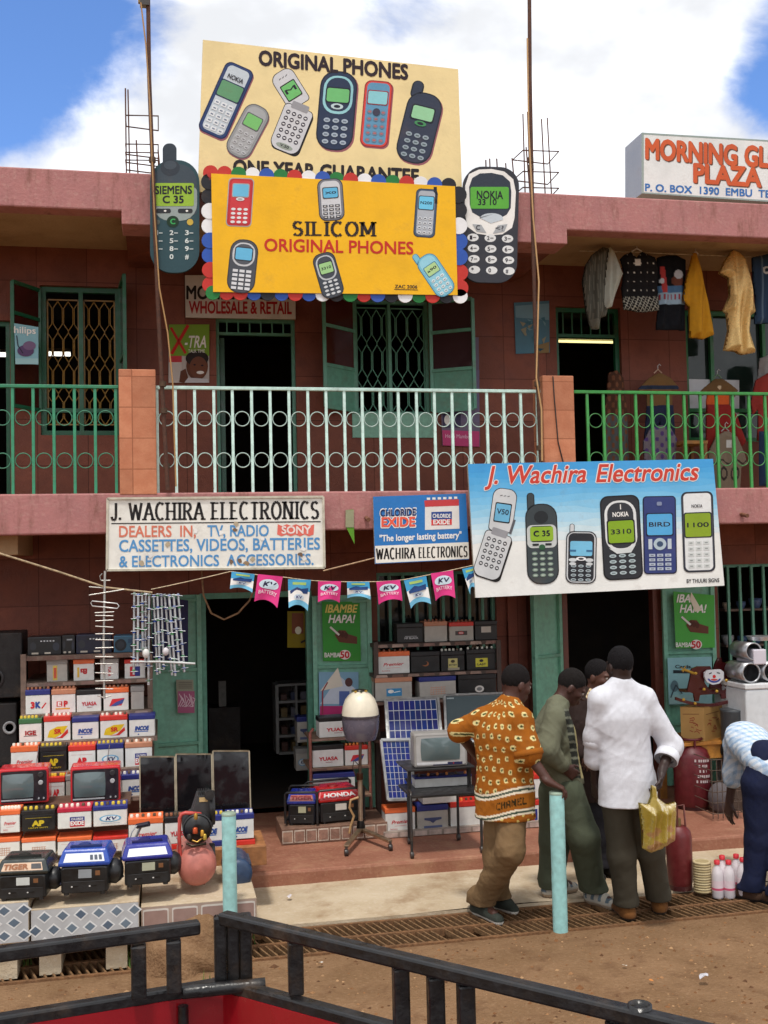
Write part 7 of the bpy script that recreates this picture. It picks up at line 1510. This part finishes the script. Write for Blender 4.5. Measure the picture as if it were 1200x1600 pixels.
garment('jacket', 'dark blue denim jacket at the right end of the line', 'jacket', [(1174, 402), (1200, 396), (1225, 402), (1222, 505), (1178, 507), (1180, 470), (1176, 440)], YH, c6, .08, .012, 2, 7, group=GH)
Y9 = 9.45
def c7(u, v): c_ = cc(u, (112, 84, 52)); c_[(v > 603) & (v < 609)] = LS((40, 50, 70)); return c_
GI = 'clothes displayed behind the right balcony railing'
garment('polo_shirt', 'brown polo shirt with a dark chest stripe behind the green railing', 'shirt', [(1014, 590), (1026, 583), (1034, 583), (1048, 590), (1062, 606), (1056, 616), (1050, 612), (1052, 668), (1010, 668), (1010, 612), (1000, 618), (996, 608)], Y9, c7, .05, .008, 2, 8, group=GI, hang=(1028, 577, 6, 6, (180, 150, 130)))
garment('jeans', 'dark blue jeans folded under the brown polo', 'jeans', [(1010, 634), (1052, 632), (1056, 690), (1034, 694), (1030, 660), (1026, 694), (1006, 690)], Y9-.06, lambda u, v: cc(u, (34, 40, 62)), .06, .008, 2, 9, group=GI)
def c9(u, v): c_ = cc(u, (112, 104, 112)); c_[(np.sin(u*.4)*np.sin(v*.35) > .35)] = LS((78, 58, 110)); return c_
garment('blouse', 'purple patterned top low behind the green railing', 'top', [(1016, 668), (1032, 664), (1048, 668), (1058, 686), (1052, 760), (1010, 760), (1004, 690)], Y9-.1, c9, .06, .01, 2, 10, group=GI)
def c10(u, v): c_ = cc(u, (104, 78, 50)); c_[(v > 618) & (u > 1103) & (u < 1138)] = LS((196, 88, 40)); c_[(np.hypot(u-1122, v-606) < 3)] = LS((200, 180, 150)); return c_
garment('t_shirt', 'brown t shirt with an orange chest panel on a green hanger', 't-shirt', [(1106, 600), (1116, 592), (1130, 592), (1142, 600), (1154, 610), (1148, 622), (1142, 616), (1140, 650), (1102, 650), (1104, 616), (1096, 620), (1094, 610)], Y9, c10, .05, .008, 2, 11, group=GI, hang=(1121, 585, 6, 6, (90, 120, 90)))
garment('shirt', 'dark red shirt hung below the brown t shirt', 'shirt', [(1104, 632), (1140, 632), (1152, 650), (1166, 690), (1158, 700), (1144, 672), (1142, 720), (1104, 720), (1102, 668)], Y9-.05, lambda u, v: cc(u, (130, 36, 32)), .06, .01, 2, 12, group=GI)
def c12(u, v):
    c_ = cc(u, (122, 108, 92)); c_[(np.abs(v-722-3*np.sin(u*.3)) < 1.5)] = LS((54, 46, 42))
    for x0 in (1128, 1146): r_ = np.hypot((u-x0)/6, (v-740)/10); c_[(r_ < 1.1) & (r_ > .7)] = LS((50, 42, 40))
    c_[(u > 1134) & (u < 1141) & (v > 688) & (v < 700)] = LS((190, 190, 186)); return c_
garment('jersey', 'taupe sports jersey with big outlined numerals by the railing', 'jersey', [(1118, 682), (1130, 674), (1140, 674), (1152, 682), (1164, 710), (1168, 726), (1158, 732), (1156, 775), (1114, 775), (1112, 728), (1104, 730), (1106, 706)], Y9-.14, c12, .06, .01, 2, 13, group=GI, hang=(1133, 668, 6, 6, (150, 150, 150)))
garment('shirt', 'red shirt at the right frame edge behind the railing', 'shirt', [(1180, 594), (1200, 582), (1225, 584), (1228, 690), (1182, 690), (1184, 640), (1176, 650), (1172, 630)], Y9, lambda u, v: cc(u, (140, 50, 44)), .06, .01, 2, 14, group=GI)
garment('shirt', 'pale grey shirt above the red shirt at the right frame edge', 'shirt', [(1186, 560), (1200, 554), (1228, 556), (1228, 600), (1182, 600)], Y9+.06, lambda u, v: cc(u, (140, 136, 136)), .05, .01, 2, 15, group=GI)
def c15(u, v): c_ = cc(u, (74, 48, 36)); c_[v > 650] = LS((80, 84, 84)); c_[(np.sin(u*.6)*np.sin(v*.3) > .3)] = LS((110, 70, 50)); return c_
garment('dress', 'patterned brown and grey dress hanging in the right doorway', 'dress', [(950, 582), (964, 578), (974, 590), (980, 640), (984, 760), (940, 760), (944, 640)], Y9+.05, c15, .08, .012, 2, 16, group=GI)
garment('jeans', 'blue jeans low at the right frame edge behind the railing', 'jeans', [(1186, 674), (1226, 674), (1226, 760), (1186, 760)], Y9-.04, lambda u, v: cc(u, (44, 58, 88)), .06, .01, 2, 17, group=GI)
cord('clothes_line', 'thin line the balcony clothes hang from', [P(x, y, YH+.01) for x, y in ((905, 392), (990, 394), (1080, 398), (1240, 404))], .004, (190, 180, 160), 'rust')
m_ = MB(); q = [P(x, y, YW+.08) for x, y in ((1068, 592), (1155, 594), (1155, 650), (1068, 642))]; m_.prism(q, (0, .01, 0), (206, 210, 216)); tag(m_.build('pale_board', 'paint'), 'white board shining inside the right upper window', 'board')
t = thing('wooden_stool', 'small wooden stool behind the green railing', 'stool', P(1078, 760, 9.3)); zt_ = PZ(1078, 690, 9.3); a = PX(1060, 700, 9.3); b = PX(1098, 700, 9.3); m_ = MB(); m_.box(a, b, 9.2, 9.5, zt_-.03, zt_, (150, 104, 50)); part(m_, 'seat', 'wood', t)
for x in (a+.02, b-.02):
    for y in (9.22, 9.48): m_ = MB(); m_.box(x-.015, x+.015, y-.015, y+.015, ZF, zt_-.03, (130, 86, 40)); part(m_, 'leg', 'wood', t)
# yellow bag in the hand
YG = YC-.2
def cb(u, v): c_ = cc(u, (176, 150, 52)); c_[(v > 1292+6*np.sin(u*.3)) & (np.sin(u*.23)+np.sin(v*.31+u*.1) > .2)] = LS((172, 124, 72)); return c_
bm, bt, bb = newmat('thin_plastic'); at_ = N(bt, 'ShaderNodeAttribute'); at_.attribute_name = 'Col'; L(bt, at_.outputs['Color'], bb.inputs['Base Color']); bb.inputs['Roughness'].default_value = .32; bb.inputs['Transmission Weight'].default_value = .4; M['bag'] = bm
nb_ = N(bt, 'ShaderNodeTexNoise'); nb_.inputs['Scale'].default_value = 26; nb_.inputs['Distortion'].default_value = 1.2; bpn = N(bt, 'ShaderNodeBump'); bpn.inputs['Strength'].default_value = .25; bpn.inputs['Distance'].default_value = .02; L(bt, N(bt, 'ShaderNodeTexCoord').outputs['Object'], nb_.inputs['Vector']); L(bt, nb_.outputs[0], bpn.inputs['Height']); L(bt, bpn.outputs[0], bb.inputs['Normal'])
garment('plastic_bag', 'crumpled translucent yellow carrier bag hanging from a hand', 'bag', [(1018, 1226), (1024, 1228), (1027, 1246), (1040, 1256), (1055, 1252), (1056, 1270), (1053, 1312), (1040, 1322), (1016, 1333), (1004, 1326), (1003, 1296), (998, 1254), (1012, 1256), (1017, 1244)], YG, cb, .13, .016, 3, 18, 'bag', 1.0, round_=14)
# ---------------------------------------------------------------- street furniture and the goods at the right
def bollard(label, px, pyb, pyt, r, base=None):
    b_ = base if base else G(px, pyb); zt_ = P(px, pyt, b_.y).z; t = thing('bollard', label, 'bollard', b_, 'pale blue bollards along the drain')
    m_ = MB(); m_.lathe((b_.x, b_.y, -.05), [(r, 0), (r, zt_*.5), (r*.995, zt_+.04), (r*.97, zt_+.046)], (150, 200, 198), 22); o = part(m_, 'post', 'steel', t)
    m_ = MB(); m_.lathe((b_.x, b_.y, zt_-.004), [(r*1.02, -.012), (r*1.02, .0), (r*.9, .004), (0, .006)], (140, 158, 140), 22, cap=False); part(m_, 'worn_top', 'steel', t)
    m_ = MB(); m_.lathe((b_.x, b_.y, 0), [(r*1.7, -.02), (r*1.3, .012), (r, .02)], (120, 84, 56), 18); part(m_, 'dirt_collar', 'dirt', t); return b_
bollard('pale blue bollard under the hand of the man in orange', 876, 1460, 1236, .046)
bl = G(361, 1506); bollard('pale blue bollard in front of the air compressor and blue tank', 361, 1506, 1269, .042, bl)

# foreground truck rails
t = thing('truck_bed', 'dark steel railed truck bed with red panels in the foreground', 'truck', G(362, 1540, 1.30)); K = (24, 24, 26)
ZT, ZL = 1.49, 1.33
kc = G(366, 1432, ZT); kl = G(-70, 1500, ZT); kl2 = G(312, 1448, ZT); kr = G(1150, 1612, ZT); kr2 = G(1420, 1690, ZT)
m_ = MB(); m_.bar(kl, kl2, .034, .03, K); part(m_, 'top_rail', 'truck', t, .006)
m_ = MB(); m_.bar(kc+Vector((-.028, .0, -.0)), kr2, .034, .03, K); part(m_, 'top_rail', 'truck', t, .006)
ll = G(-70, 1607, ZL); lc = G(352, 1538, ZL); lr = G(660, 1622, ZL); d_ = (lr-lc)
m_ = MB(); m_.bar(ll, lc, .034, .03, K); part(m_, 'lower_rail', 'truck', t, .006)
m_ = MB(); m_.bar(lc, lc+d_*2.6, .034, .03, K); part(m_, 'lower_rail', 'truck', t, .006)
def post(px, along, w_=.036):
    a, b = along; # find the point of the rail under that picture column
    best = min((abs(proj(a.lerp(b, i/200))[0]-px), i) for i in range(201))[1]; p_ = a.lerp(b, best/200); return p_
for px, tr, lwr in ((216, (kl, kl2), (ll, lc)), (270, (kl, kl2), (ll, lc)), (462, (kc, kr2), (lc, lc+d_*2.6)), (627, (kc, kr2), (lc, lc+d_*2.6)), (678, (kc, kr2), (lc, lc+d_*2.6)), (725, (kc, kr2), (lc, lc+d_*2.6)), (965, (kc, kr2), (lc, lc+d_*2.6))):
    a = post(px, tr); b = Vector((a.x, a.y, ZL+.02)); m_ = MB(); m_.bar(a-Vector((0, 0, .02)), b-Vector((0, 0, .3 if px > 600 else 0)), .034 if px != 965 else .042, .034, K, (0, 1, 0)); part(m_, 'post', 'truck', t, .005)
for dx in (-.034, -.004, .026):
    m_ = MB(); a = kc+Vector((dx, .004 if dx == -.004 else 0, .005)); m_.bar(a, Vector((a.x, a.y, ZL-.01)), .029, .03, K, (0, 1, 0)); part(m_, 'corner_post', 'truck', t, .005)
a = post(1000, (kc, kr2)); m_ = MB(); m_.lathe((a.x, a.y, a.z-.1), [(.022, 0), (.022, .121), (.017, .121), (.017, .1)], K, 16, cap=False); part(m_, 'socket', 'truck', t)
m_ = MB(); e = Vector((0, 0, -.010)); x0_ = ll+e; x1_ = lc+e; x2_ = lc+d_*2.6+e
for (a, b) in ((x0_, x1_), (x1_, x2_)): n_ = (b-a).cross(Vector((0, 0, 1))).normalized()*.02; m_.prism([a, b, b+Vector((0, 0, -.5)), a+Vector((0, 0, -.5))], n_, (146, 20, 30))
part(m_, 'side_panel', 'gloss', t)
m_ = MB(); a = lc+Vector((-.01, -.03, -.02))
for dx in (-.09, .1): m_.tube([a+Vector((dx, -.02, 0)), a+Vector((dx, -.02, -.2))], .012, K, 8)
m_.tube([a+Vector((-.09, -.02, .03)), a+Vector((.1, -.02, .03))], .016, K, 8); part(m_, 'latch', 'truck', t)
m_ = MB(); fl = [x0_, x1_, x2_, Vector((x2_.x, -1.2, 0)), Vector((x0_.x, -1.2, 0))]; m_.prism([Vector((v.x, v.y, .85)) for v in fl], (0, 0, .04), (60, 30, 30)); part(m_, 'bed_floor', 'truck', t)
for x in (-.9, .9): m_ = MB(); m_.lathe((x-.1, -.1, .36), [(.3, 0), (.36, .03), (.36, .19), (.3, .22)], (26, 26, 27), 26, 'X'); part(m_, 'wheel', 'plastic', t)

# earth mound, pebbles, litter
def blob(name, label, c, r, seed, col, mat, cat, kind=None):
    rr_ = np.random.RandomState(seed); mb = MB(); mb.sph((0, 0, 0), 1, col, 36, 20); ph = rr_.uniform(0, 6, (6, 4)); out_ = []
    for v in mb.v:
        v = Vector(v); k = 1+sum(.09*math.sin(q[0]+v.x*(2+q[1])+v.y*(3+q[2])+v.z*(2+q[3])) for q in ph)*.6; out_.append((c[0]+v.x*r[0]*k, c[1]+v.y*r[1]*k, c[2]+v.z*r[2]*k))
    mb.v = out_; return tag(mb.build(name, mat), label, cat, None, kind)
q = G(288, 1526); blob('earth_mound', 'lump of red earth beside the tiled bench behind the truck rail', (q.x, q.y+.22, .0), (.27, .22, .24), 4, (150, 100, 60), M['dirt'], 'earth')
pm = MB(); r5 = random.Random(11)
for i in range(1900):
    px = r5.uniform(-60, 1260); py = r5.uniform(1425, 1640) if r5.random() < .8 else r5.gauss(1480, 16); g_ = G(px, py)
    if g_.y > 6.46 or g_.y < 1: continue
    rad = r5.choice([.004, .005, .006, .008, .01, .014])*r5.uniform(.7, 1.2)
    if r5.random() < .03: rad *= 1.8
    g_.z = zf(g_.x, g_.y); c_ = r5.choice([(130, 92, 60), (146, 108, 74), (104, 72, 46), (160, 126, 92), (120, 82, 52), (90, 62, 42)]); vs = []
    for (x, y, z) in ((1, 0, 0), (-1, 0, 0), (0, 1, 0), (0, -1, 0), (0, 0, .7), (0, 0, -.5)): vs.append((g_.x+x*rad*r5.uniform(.6, 1.3), g_.y+y*rad*r5.uniform(.6, 1.3), g_.z+z*rad*r5.uniform(.6, 1.2)))
    pm.add(vs, [(0, 2, 4), (2, 1, 4), (1, 3, 4), (3, 0, 4), (2, 0, 5), (1, 2, 5), (3, 1, 5), (0, 3, 5)], c_)
tag(pm.build('gravel', 'stone'), 'small stones scattered over the dirt', 'gravel', kind='stuff')
for (px, py, lab, c_, r_) in ((1100, 1533, 'crumpled silvery scrap of litter on the dirt at right', (186, 184, 190), .03), (976, 1513, 'small white scrap of litter on the dirt', (200, 190, 176), .014), (500, 1511, 'flat white scrap of paper on the dirt near the truck corner', (206, 200, 190), .022), (1018, 1537, 'orange peel scrap on the dirt at right', (190, 120, 60), .014), (452, 1405, 'pale plastic scrap on the pavement', (206, 200, 204), .02)):
    q = G(px, py, .0 if py > 1450 else .03); m_ = MB(); pts = [(q.x+r_*math.cos(a)*r5.uniform(.6, 1.2), q.y+r_*math.sin(a)*r5.uniform(.6, 1.2), q.z+.012+r5.uniform(0, r_)) for a in [i*.9 for i in range(7)]]
    m_.add(pts+[(q.x, q.y, q.z+r_*1.2)], [(i, (i+1) % 7, 7) for i in range(7)], c_); tag(m_.build('litter', 'paper'), lab, 'litter')
gm = MB()
for (px, py) in ((25, 1500), (196, 1498), (380, 1470), (205, 1506), (332, 1545), (30, 1508)):
    for i in range(26): q = G(px+r5.gauss(0, 9), py+r5.gauss(0, 4)); h_ = r5.uniform(.03, .1); dx, dy = r5.uniform(-.03, .03), r5.uniform(-.03, .03); gm.add([(q.x-.004, q.y, 0), (q.x+.004, q.y, 0), (q.x+dx, q.y+dy, h_)], [(0, 1, 2)], r5.choice([(70, 96, 44), (96, 116, 56), (116, 120, 60)]))
tag(gm.build('weeds', 'cloth'), 'tufts of weeds by the bench supports', 'weeds', kind='stuff')

# gas cylinder by the white-shirted man
q = G(1063, 1388, .03); k = 40/1700*(q-CAM).dot(AF)/2
t = thing('gas_cylinder', 'small dark red gas cylinder standing on the pavement behind the yellow bag', 'gas cylinder', q); hz_ = P(1063, 1290, q.y).z
m_ = MB(); m_.lathe((q.x, q.y, q.z), [(k*.9, .03), (k, .06), (k, hz_-q.z-.07), (k*.9, hz_-q.z-.03), (k*.55, hz_-q.z)], (104, 34, 36), 24); part(m_, 'shell', 'steel', t); m_ = MB(); m_.lathe((q.x, q.y, q.z), [(k*.92, 0), (k*.92, .032)], (70, 26, 28), 24); part(m_, 'foot_ring', 'steel', t)
m_ = MB(); zz = PZ(1063, 1257, q.y); m_.tube([(q.x-.02, q.y-.03, hz_-.02), (q.x-.02, q.y-.03, zz), (q.x+.03, q.y-.03, zz+.005), (q.x+.045, q.y-.02, hz_-.02)], .007, (110, 60, 54), 7); m_.lathe((q.x, q.y, hz_-.01), [(.02, 0), (.02, .06)], (120, 100, 60), 8); part(m_, 'collar', 'steel', t)
q = G(1083, 1262, ZP); hz_ = P(1083, 1168, q.y).z; k = 56/1700*(q-CAM).dot(AF)/2
t = thing('gas_cylinder', 'big dark red gas cylinder with white lettering on the porch', 'gas cylinder', q); m_ = MB(); m_.lathe((q.x, q.y, q.z+.03), [(k*.9, 0), (k, .04), (k, (hz_-q.z)*.8), (k*.85, (hz_-q.z)*.92), (k*.4, hz_-q.z)], (92, 22, 30), 24); part(m_, 'shell', 'steel', t)
m_ = MB()
def cyl(u, v, l): a_ = (u-1083)/28; a_ = max(-.95, min(.95, a_)); p_ = P(u, v, q.y); return Vector((q.x+k*a_, q.y-k*math.sqrt(1-a_*a_)-.003*l, p_.z))
B = Art(m_, cyl)
for j, (x0, x1) in enumerate(((1074, 1102), (1080, 1096), (1081, 1094), (1078, 1102), (1076, 1100))):
    x = x0
    while x < x1: B.rect(x, 1182+8*j, min(x1, x+2.6), 1186+8*j, (190, 176, 176), 1); x += r5.choice([3.4, 4, 6])
part(m_, 'lettering', 'paper', t); m_ = MB(); m_.lathe((q.x, q.y, q.z), [(k*.85, 0), (k*.85, .04)], (60, 18, 22), 20); part(m_, 'foot_ring', 'steel', t)
m_ = MB(); m_.tube([(q.x+.09*math.cos(a), q.y+.09*math.sin(a), hz_+.08) for a in [i*math.pi/7 for i in range(14)]], .012, (92, 22, 30), 7, True)
for a_ in (.4, 2.5, 4.6): m_.tube([(q.x+.09*math.cos(a_), q.y+.09*math.sin(a_), hz_-.03), (q.x+.09*math.cos(a_), q.y+.09*math.sin(a_), hz_+.08)], .01, (92, 22, 30), 6)
part(m_, 'collar', 'steel', t)
# desk, carton, rocking toy
Yd2 = 8.75; zt_ = PZ(1105, 1158, Yd2); a = PX(1066, 1160, Yd2); b = PX(1144, 1160, Yd2)
t = thing('wooden_desk', 'plain wooden desk carrying the carton and rocking toy', 'desk', ((a+b)/2, Yd2, ZP)); m_ = MB(); m_.box(a, b+.04, Yd2-.03, Yd2+.5, zt_-.03, zt_, (176, 116, 44)); part(m_, 'desk_top', 'wood', t, .004)
m_ = MB(); m_.box(a+.04, b-.04, Yd2, Yd2+.02, zt_-.15, zt_-.031, (190, 130, 52)); part(m_, 'apron', 'wood', t)
for x in (a+.03, b-.02):
    for y in (Yd2+.02, Yd2+.45): m_ = MB(); m_.box(x-.025, x+.025, y-.02, y+.02, ZP, zt_-.031, (150, 98, 40)); part(m_, 'leg', 'wood', t)
t = thing('cardboard_box', 'worn cardboard carton with red scribbles on the wooden desk', 'carton', P(1098, 1157, Yd2)); ca, cb_, ce = P(1064, 1150, Yd2+.12), P(1101, 1157, Yd2), P(1130, 1152, Yd2+.16); top_ = PZ(1100, 1106, Yd2)
m_ = MB(); pts = [Vector((ca.x, ca.y, zt_+.002)), Vector((cb_.x, cb_.y, zt_+.002)), Vector((ce.x, ce.y, zt_+.002)), Vector((ca.x+ce.x-cb_.x, ca.y+ce.y-cb_.y, zt_+.002))]; m_.prism(pts, (0, 0, top_-zt_), (176, 138, 82)); part(m_, 'carton', 'paper', t, .003)
m_ = MB()
for (p0, p1) in ((pts[0], pts[1]), (pts[1], pts[2])):
    n_ = (p1-p0).cross(Vector((0, 0, 1))).normalized(); n_ = n_ if n_.y < 0 else -n_; B = Art(m_, lambda u, v, l: p0.lerp(p1, u)+Vector((0, 0, (top_-zt_)*(1-v)))+n_*.0015*l)
    for i in range(9): x, y = r5.uniform(.12, .7), .35+.05*i; B.line([(x, y), (x+r5.uniform(.05, .2), y+r5.uniform(-.05, .05)), (x+r5.uniform(.1, .25), y+.03)], .025, (150, 70, 50), 1)
    B.line([(.1, .22), (.8, .2)], .02, (120, 80, 50), 1)
part(m_, 'scribbles', 'paper', t)
Yr = Yd2+.05; t = thing('rocking_toy', 'dark red wooden rocking seat with a painted clown face', 'rocking toy', P(1105, 1104, Yr)); DR = (76, 24, 26)
def plate(poly, y, th=.02, col=DR):
    m_ = MB(); m_.prism([P(u, v, Yr+y) for u, v in poly], (0, th, 0), col); return m_
def rocker(dy):
    top_ = [(1056+104*i/14, 1089+12*math.sin(math.pi*i/14)-3*i/14) for i in range(15)]; return plate(top_+[(x, y+5) for x, y in top_[::-1]], dy)
for dy in (0, .2): part(rocker(dy), 'rocker', 'gloss', t)
for dy in (.03, .17):
    part(plate([(1081, 1045), (1090, 1041), (1110, 1041), (1112, 1046), (1101, 1050), (1101, 1066), (1108, 1078), (1134, 1078), (1136, 1050), (1143, 1040), (1146, 1046), (1142, 1060), (1138, 1090), (1128, 1092), (1126, 1084), (1094, 1086), (1092, 1096), (1086, 1096), (1084, 1084), (1074, 1080), (1078, 1062)], dy), 'side', 'gloss', t)
m_ = MB(); zz = PZ(1105, 1078, Yr); m_.box(PX(1075, 1078, Yr), PX(1130, 1078, Yr), Yr+.05, Yr+.17, zz-.02, zz, (90, 60, 30)); part(m_, 'seat', 'wood', t)
part(plate([(1108, 1078), (1112, 1060), (1118, 1036), (1122, 1028), (1128, 1028), (1128, 1034), (1134, 1036), (1142, 1032), (1145, 1038), (1138, 1048), (1132, 1078)], .1), 'back', 'gloss', t)
m_ = plate([(1101, 1051), (1106, 1047), (1126, 1046), (1131, 1050), (1131, 1060), (1124, 1068), (1114, 1070), (1105, 1066), (1101, 1058)], -.012, .02, (214, 214, 220)); A = pxart(m_, Yr-.012)
A.poly(arc(1116, 1058, 11, 9, 15, 165, 8), (60, 70, 150), 1); A.poly(arc(1116, 1059, 8, 5, 15, 165, 8), (226, 220, 220), 2); A.poly(arc(1116, 1060, 6, 3.5, 15, 165, 8), (190, 40, 40), 3); A.ell(1116, 1057, 2.6, 2.6, (200, 40, 44), 4); A.line([(1108, 1053), (1112, 1051)], 1.5, INK, 2); A.line([(1120, 1051), (1125, 1052)], 1.5, INK, 2); part(m_, 'clown_face', 'paper', t)
m_ = MB(); m_.tube([P(1084, 1052, Yr), P(1074, 1048, Yr-.02), P(1068, 1046, Yr-.04)], .012, (180, 140, 40), 7); [m_.tube([P(1069, 1046, Yr-.04), P(*e_, Yr-.05)], .005, (180, 140, 40), 5) for e_ in ((1064, 1043), (1065, 1048), (1067, 1050), (1071, 1041))]; part(m_, 'handle', 'plastic', t)
m_ = MB()
for (x, y) in ((1087, 1052), (1141, 1047), (1135, 1063), (1120, 1080), (1068, 1093), (1086, 1099), (1140, 1096), (1100, 1077)): q = P(x, y, Yr-.002); m_.lathe((q.x, Yr, q.z), [(.013, .0), (.011, -.012), (0, -.014)], (200, 156, 50), 10, 'Y', cap=False)
tag(part(m_, 'peg_caps', 'plastic', t), kind='stuff')
# fridge, pots, grey bin, wire basket
Yf = 8.5; a = PX(1166, 1110, Yf); t = thing('chest_freezer', 'white appliance under the aluminium pots at the right edge', 'freezer', (a+.3, Yf, ZP)); zt_ = PZ(1185, 1068, Yf); m_ = MB(); m_.box(a, a+.62, Yf, Yf+.55, ZP+.04, zt_-.05, (206, 210, 214)); part(m_, 'cabinet', 'plastic', t, .015); m_ = MB(); m_.box(a-.006, a+.626, Yf-.008, Yf+.55, zt_-.048, zt_, (214, 216, 218)); part(m_, 'lid', 'plastic', t, .01)
for i, (px, py, r_, L_, lab) in enumerate(((1174, 1048, 16, .3, 'large aluminium pot lying on its side on the white appliance'), (1178, 1018, 14, .28, 'aluminium pot lying on top of the larger pot'), (1207, 1044, 16, .3, 'aluminium pot lying at the frame edge on the white appliance'))):
    c_ = P(px, py, Yf+.02); r_ = r_/1700*(c_-CAM).dot(AF); m_ = MB(); zc = zt_+r_+.003 if py > 1030 else c_.z
    t = thing('aluminium_pot', lab, 'pot', (c_.x, c_.y, zc-r_), 'aluminium pots'); m_.lathe((c_.x, c_.y, zc), [(r_*.85, .01), (r_*.86, 0), (r_, 0), (r_*.97, L_), (r_*.6, L_+.01)], (176, 178, 182), 24, 'Y', True, False); part(m_, 'pot', 'metal', t); m_ = MB(); m_.lathe((c_.x, c_.y, zc), [(0, .2), (r_*.84, .2)], (60, 62, 66), 24, 'Y', True, False); part(m_, 'inside', 'plastic', t)
t = thing('aluminium_pot', 'shallow aluminium pan topmost of the pot pile', 'pot', P(1185, 1000, Yf+.1), 'aluminium pots'); q = P(1188, 1000, Yf+.15); m_ = MB(); m_.lathe(q, [(.1, 0), (.115, .03), (.12, .035)], (190, 190, 194), 20); part(m_, 'pan', 'metal', t)
m_ = MB(); q = P(1179, 1030, Yf-.0); m_.box(q.x, q.x+.12, Yf+.01, Yf+.3, q.z-.05, q.z+.08, (206, 200, 210)); tag(m_.build('wrapped_parcel', 'paper', None, .01), 'pale wrapped parcel beside the aluminium pots', 'parcel')
q = P(1156, 1160, 8.6); m_ = MB(); k = .105; zz = PZ(1156, 1110, 8.6); t = thing('dark_bin', 'dark grey cylinder bin between carton and white appliance', 'bin', (q.x, 8.6, q.z)); m_.lathe((q.x, 8.7, ZP+.2), [(k, 0), (k, zz-ZP-.22), (k*1.05, zz-ZP-.2), (k*.9, zz-ZP-.2)], (62, 66, 70), 22); part(m_, 'bin', 'plastic', t); m_ = MB(); m_.box(q.x-.14, q.x+.14, 8.58, 8.85, ZP, ZP+.199, (70, 56, 46)); part(m_, 'stand', 'wood', t)
t = thing('wire_basket', 'rusty wire basket rack under the desk beside the big cylinder', 'basket', G(1136, 1282, ZP)); q = G(1136, 1282, ZP); x0_, x1_ = PX(1113, 1240, q.y), PX(1160, 1240, q.y); zz = PZ(1136, 1186, q.y); m_ = MB()
for i in range(7): x = x0_+(x1_-x0_)*i/6; m_.tube([(x, q.y, ZP+.02), (x, q.y, zz)], .004, (86, 70, 60), 5)
for i in range(6): z = ZP+.06+(zz-ZP-.06)*i/5; m_.tube([(x0_, q.y, z), (x1_, q.y, z)], .004, (86, 70, 60), 5); m_.tube([(x0_, q.y, z), (x0_, q.y+.3, z)], .004, (86, 70, 60), 5); m_.tube([(x1_, q.y, z), (x1_, q.y+.3, z)], .004, (86, 70, 60), 5)
part(m_, 'wires', 'rust', t)
bag_ = G(1140, 1275, ZP); m_ = MB(); m_.sph((bag_.x, bag_.y+.15, ZP+.12), (.1, .1, .13), (96, 90, 92), 14, 10); tag(m_.build('sack', 'cloth'), 'grey sack lying inside the rusty wire basket', 'sack')
# rope spool and bottles
q = G(1098, 1394, .03); k = 24/1700*(q-CAM).dot(AF)/2; hz_ = P(1098, 1346, q.y).z-q.z; t = thing('rope_coil', 'cream rope spool on the pavement beside the shrink wrapped bottles', 'rope', q); m_ = MB()
for i in range(12): m_.tube([(q.x+k*math.cos(a_), q.y+k*math.sin(a_), .035+hz_*(i+.5)/12) for a_ in [j*math.pi/9 for j in range(18)]], hz_/22, (196, 180, 142) if i % 2 else (182, 164, 124), 6, True)
m_.lathe((q.x, q.y, .032), [(k*.98, 0), (k*.98, hz_)], (170, 152, 112), 16); part(m_, 'coil', 'cloth', t)
for i, (px, py) in enumerate(((1122, 1402), (1140, 1402), (1162, 1398), (1130, 1394), (1152, 1392))):
    q = G(px, py, .008 if py > 1399 else .03); k = 9.0/1700*(q-CAM).dot(AF); hz_ = .245
    t = thing('bottle', 'white bottle with red cap and pink label, %s in the wrapped pack' % ('front left', 'front middle', 'front right', 'back left', 'back right')[i], 'bottle', q, 'white bottles in a wrapped pack'); m_ = MB(); m_.lathe(q, [(k*.9, 0), (k, .012), (k, hz_*.62), (k*.8, hz_*.76), (k*.36, hz_*.88), (k*.36, hz_*.92)], (214, 206, 210), 16); part(m_, 'body', 'plastic', t)
    m_ = MB(); m_.lathe(q+Vector((0, 0, hz_*.2)), [(k*1.02, 0), (k*1.02, hz_*.28)], (226, 206, 212), 16, cap=False); m_.lathe(q+Vector((0, 0, hz_*.22)), [(k*1.03, 0), (k*1.03, hz_*.06)], (206, 90, 120), 16, cap=False); part(m_, 'label_band', 'paper', t)
    m_ = MB(); m_.lathe(q+Vector((0, 0, hz_*.9)), [(k*.5, 0), (k*.5, hz_*.1), (k*.4, hz_*.11)], (206, 50, 60), 12); part(m_, 'cap', 'plastic', t)
# stock glimpsed behind the barred window at right
t = thing('shelf_unit', 'dim shelf of enamelware behind the bars at the right edge', 'shelf', P(1180, 1060, YW+.5)); m_ = MB(); a = PX(1118, 960, YW+.6); b = PX(1330, 960, YW+.6)
for y in (950, 1005, 1060): z = PZ(1180, y, YW+.5); m_.box(a, b, YW+.4, YW+.7, z-.02, z, (120, 100, 90))
part(m_, 'shelf', 'wood', t)
m_ = MB()
for y in (950, 1005, 1060):
    for i in range(9):
        if r5.random() < .2: continue
        z = PZ(1180, y, YW+.5); x = a+.07+(b-a-.1)*i/9; k = r5.uniform(.04, .065); m_.lathe((x, YW+.5, z), [(k*.6, 0), (k, k*.8), (k*1.05, k*1.6), (k*.9, k*1.6)], r5.choice([(170, 172, 176), (90, 110, 150), (180, 160, 140), (60, 90, 130)]), 12)
tag(part(m_, 'stock', 'plastic', t), kind='stuff')
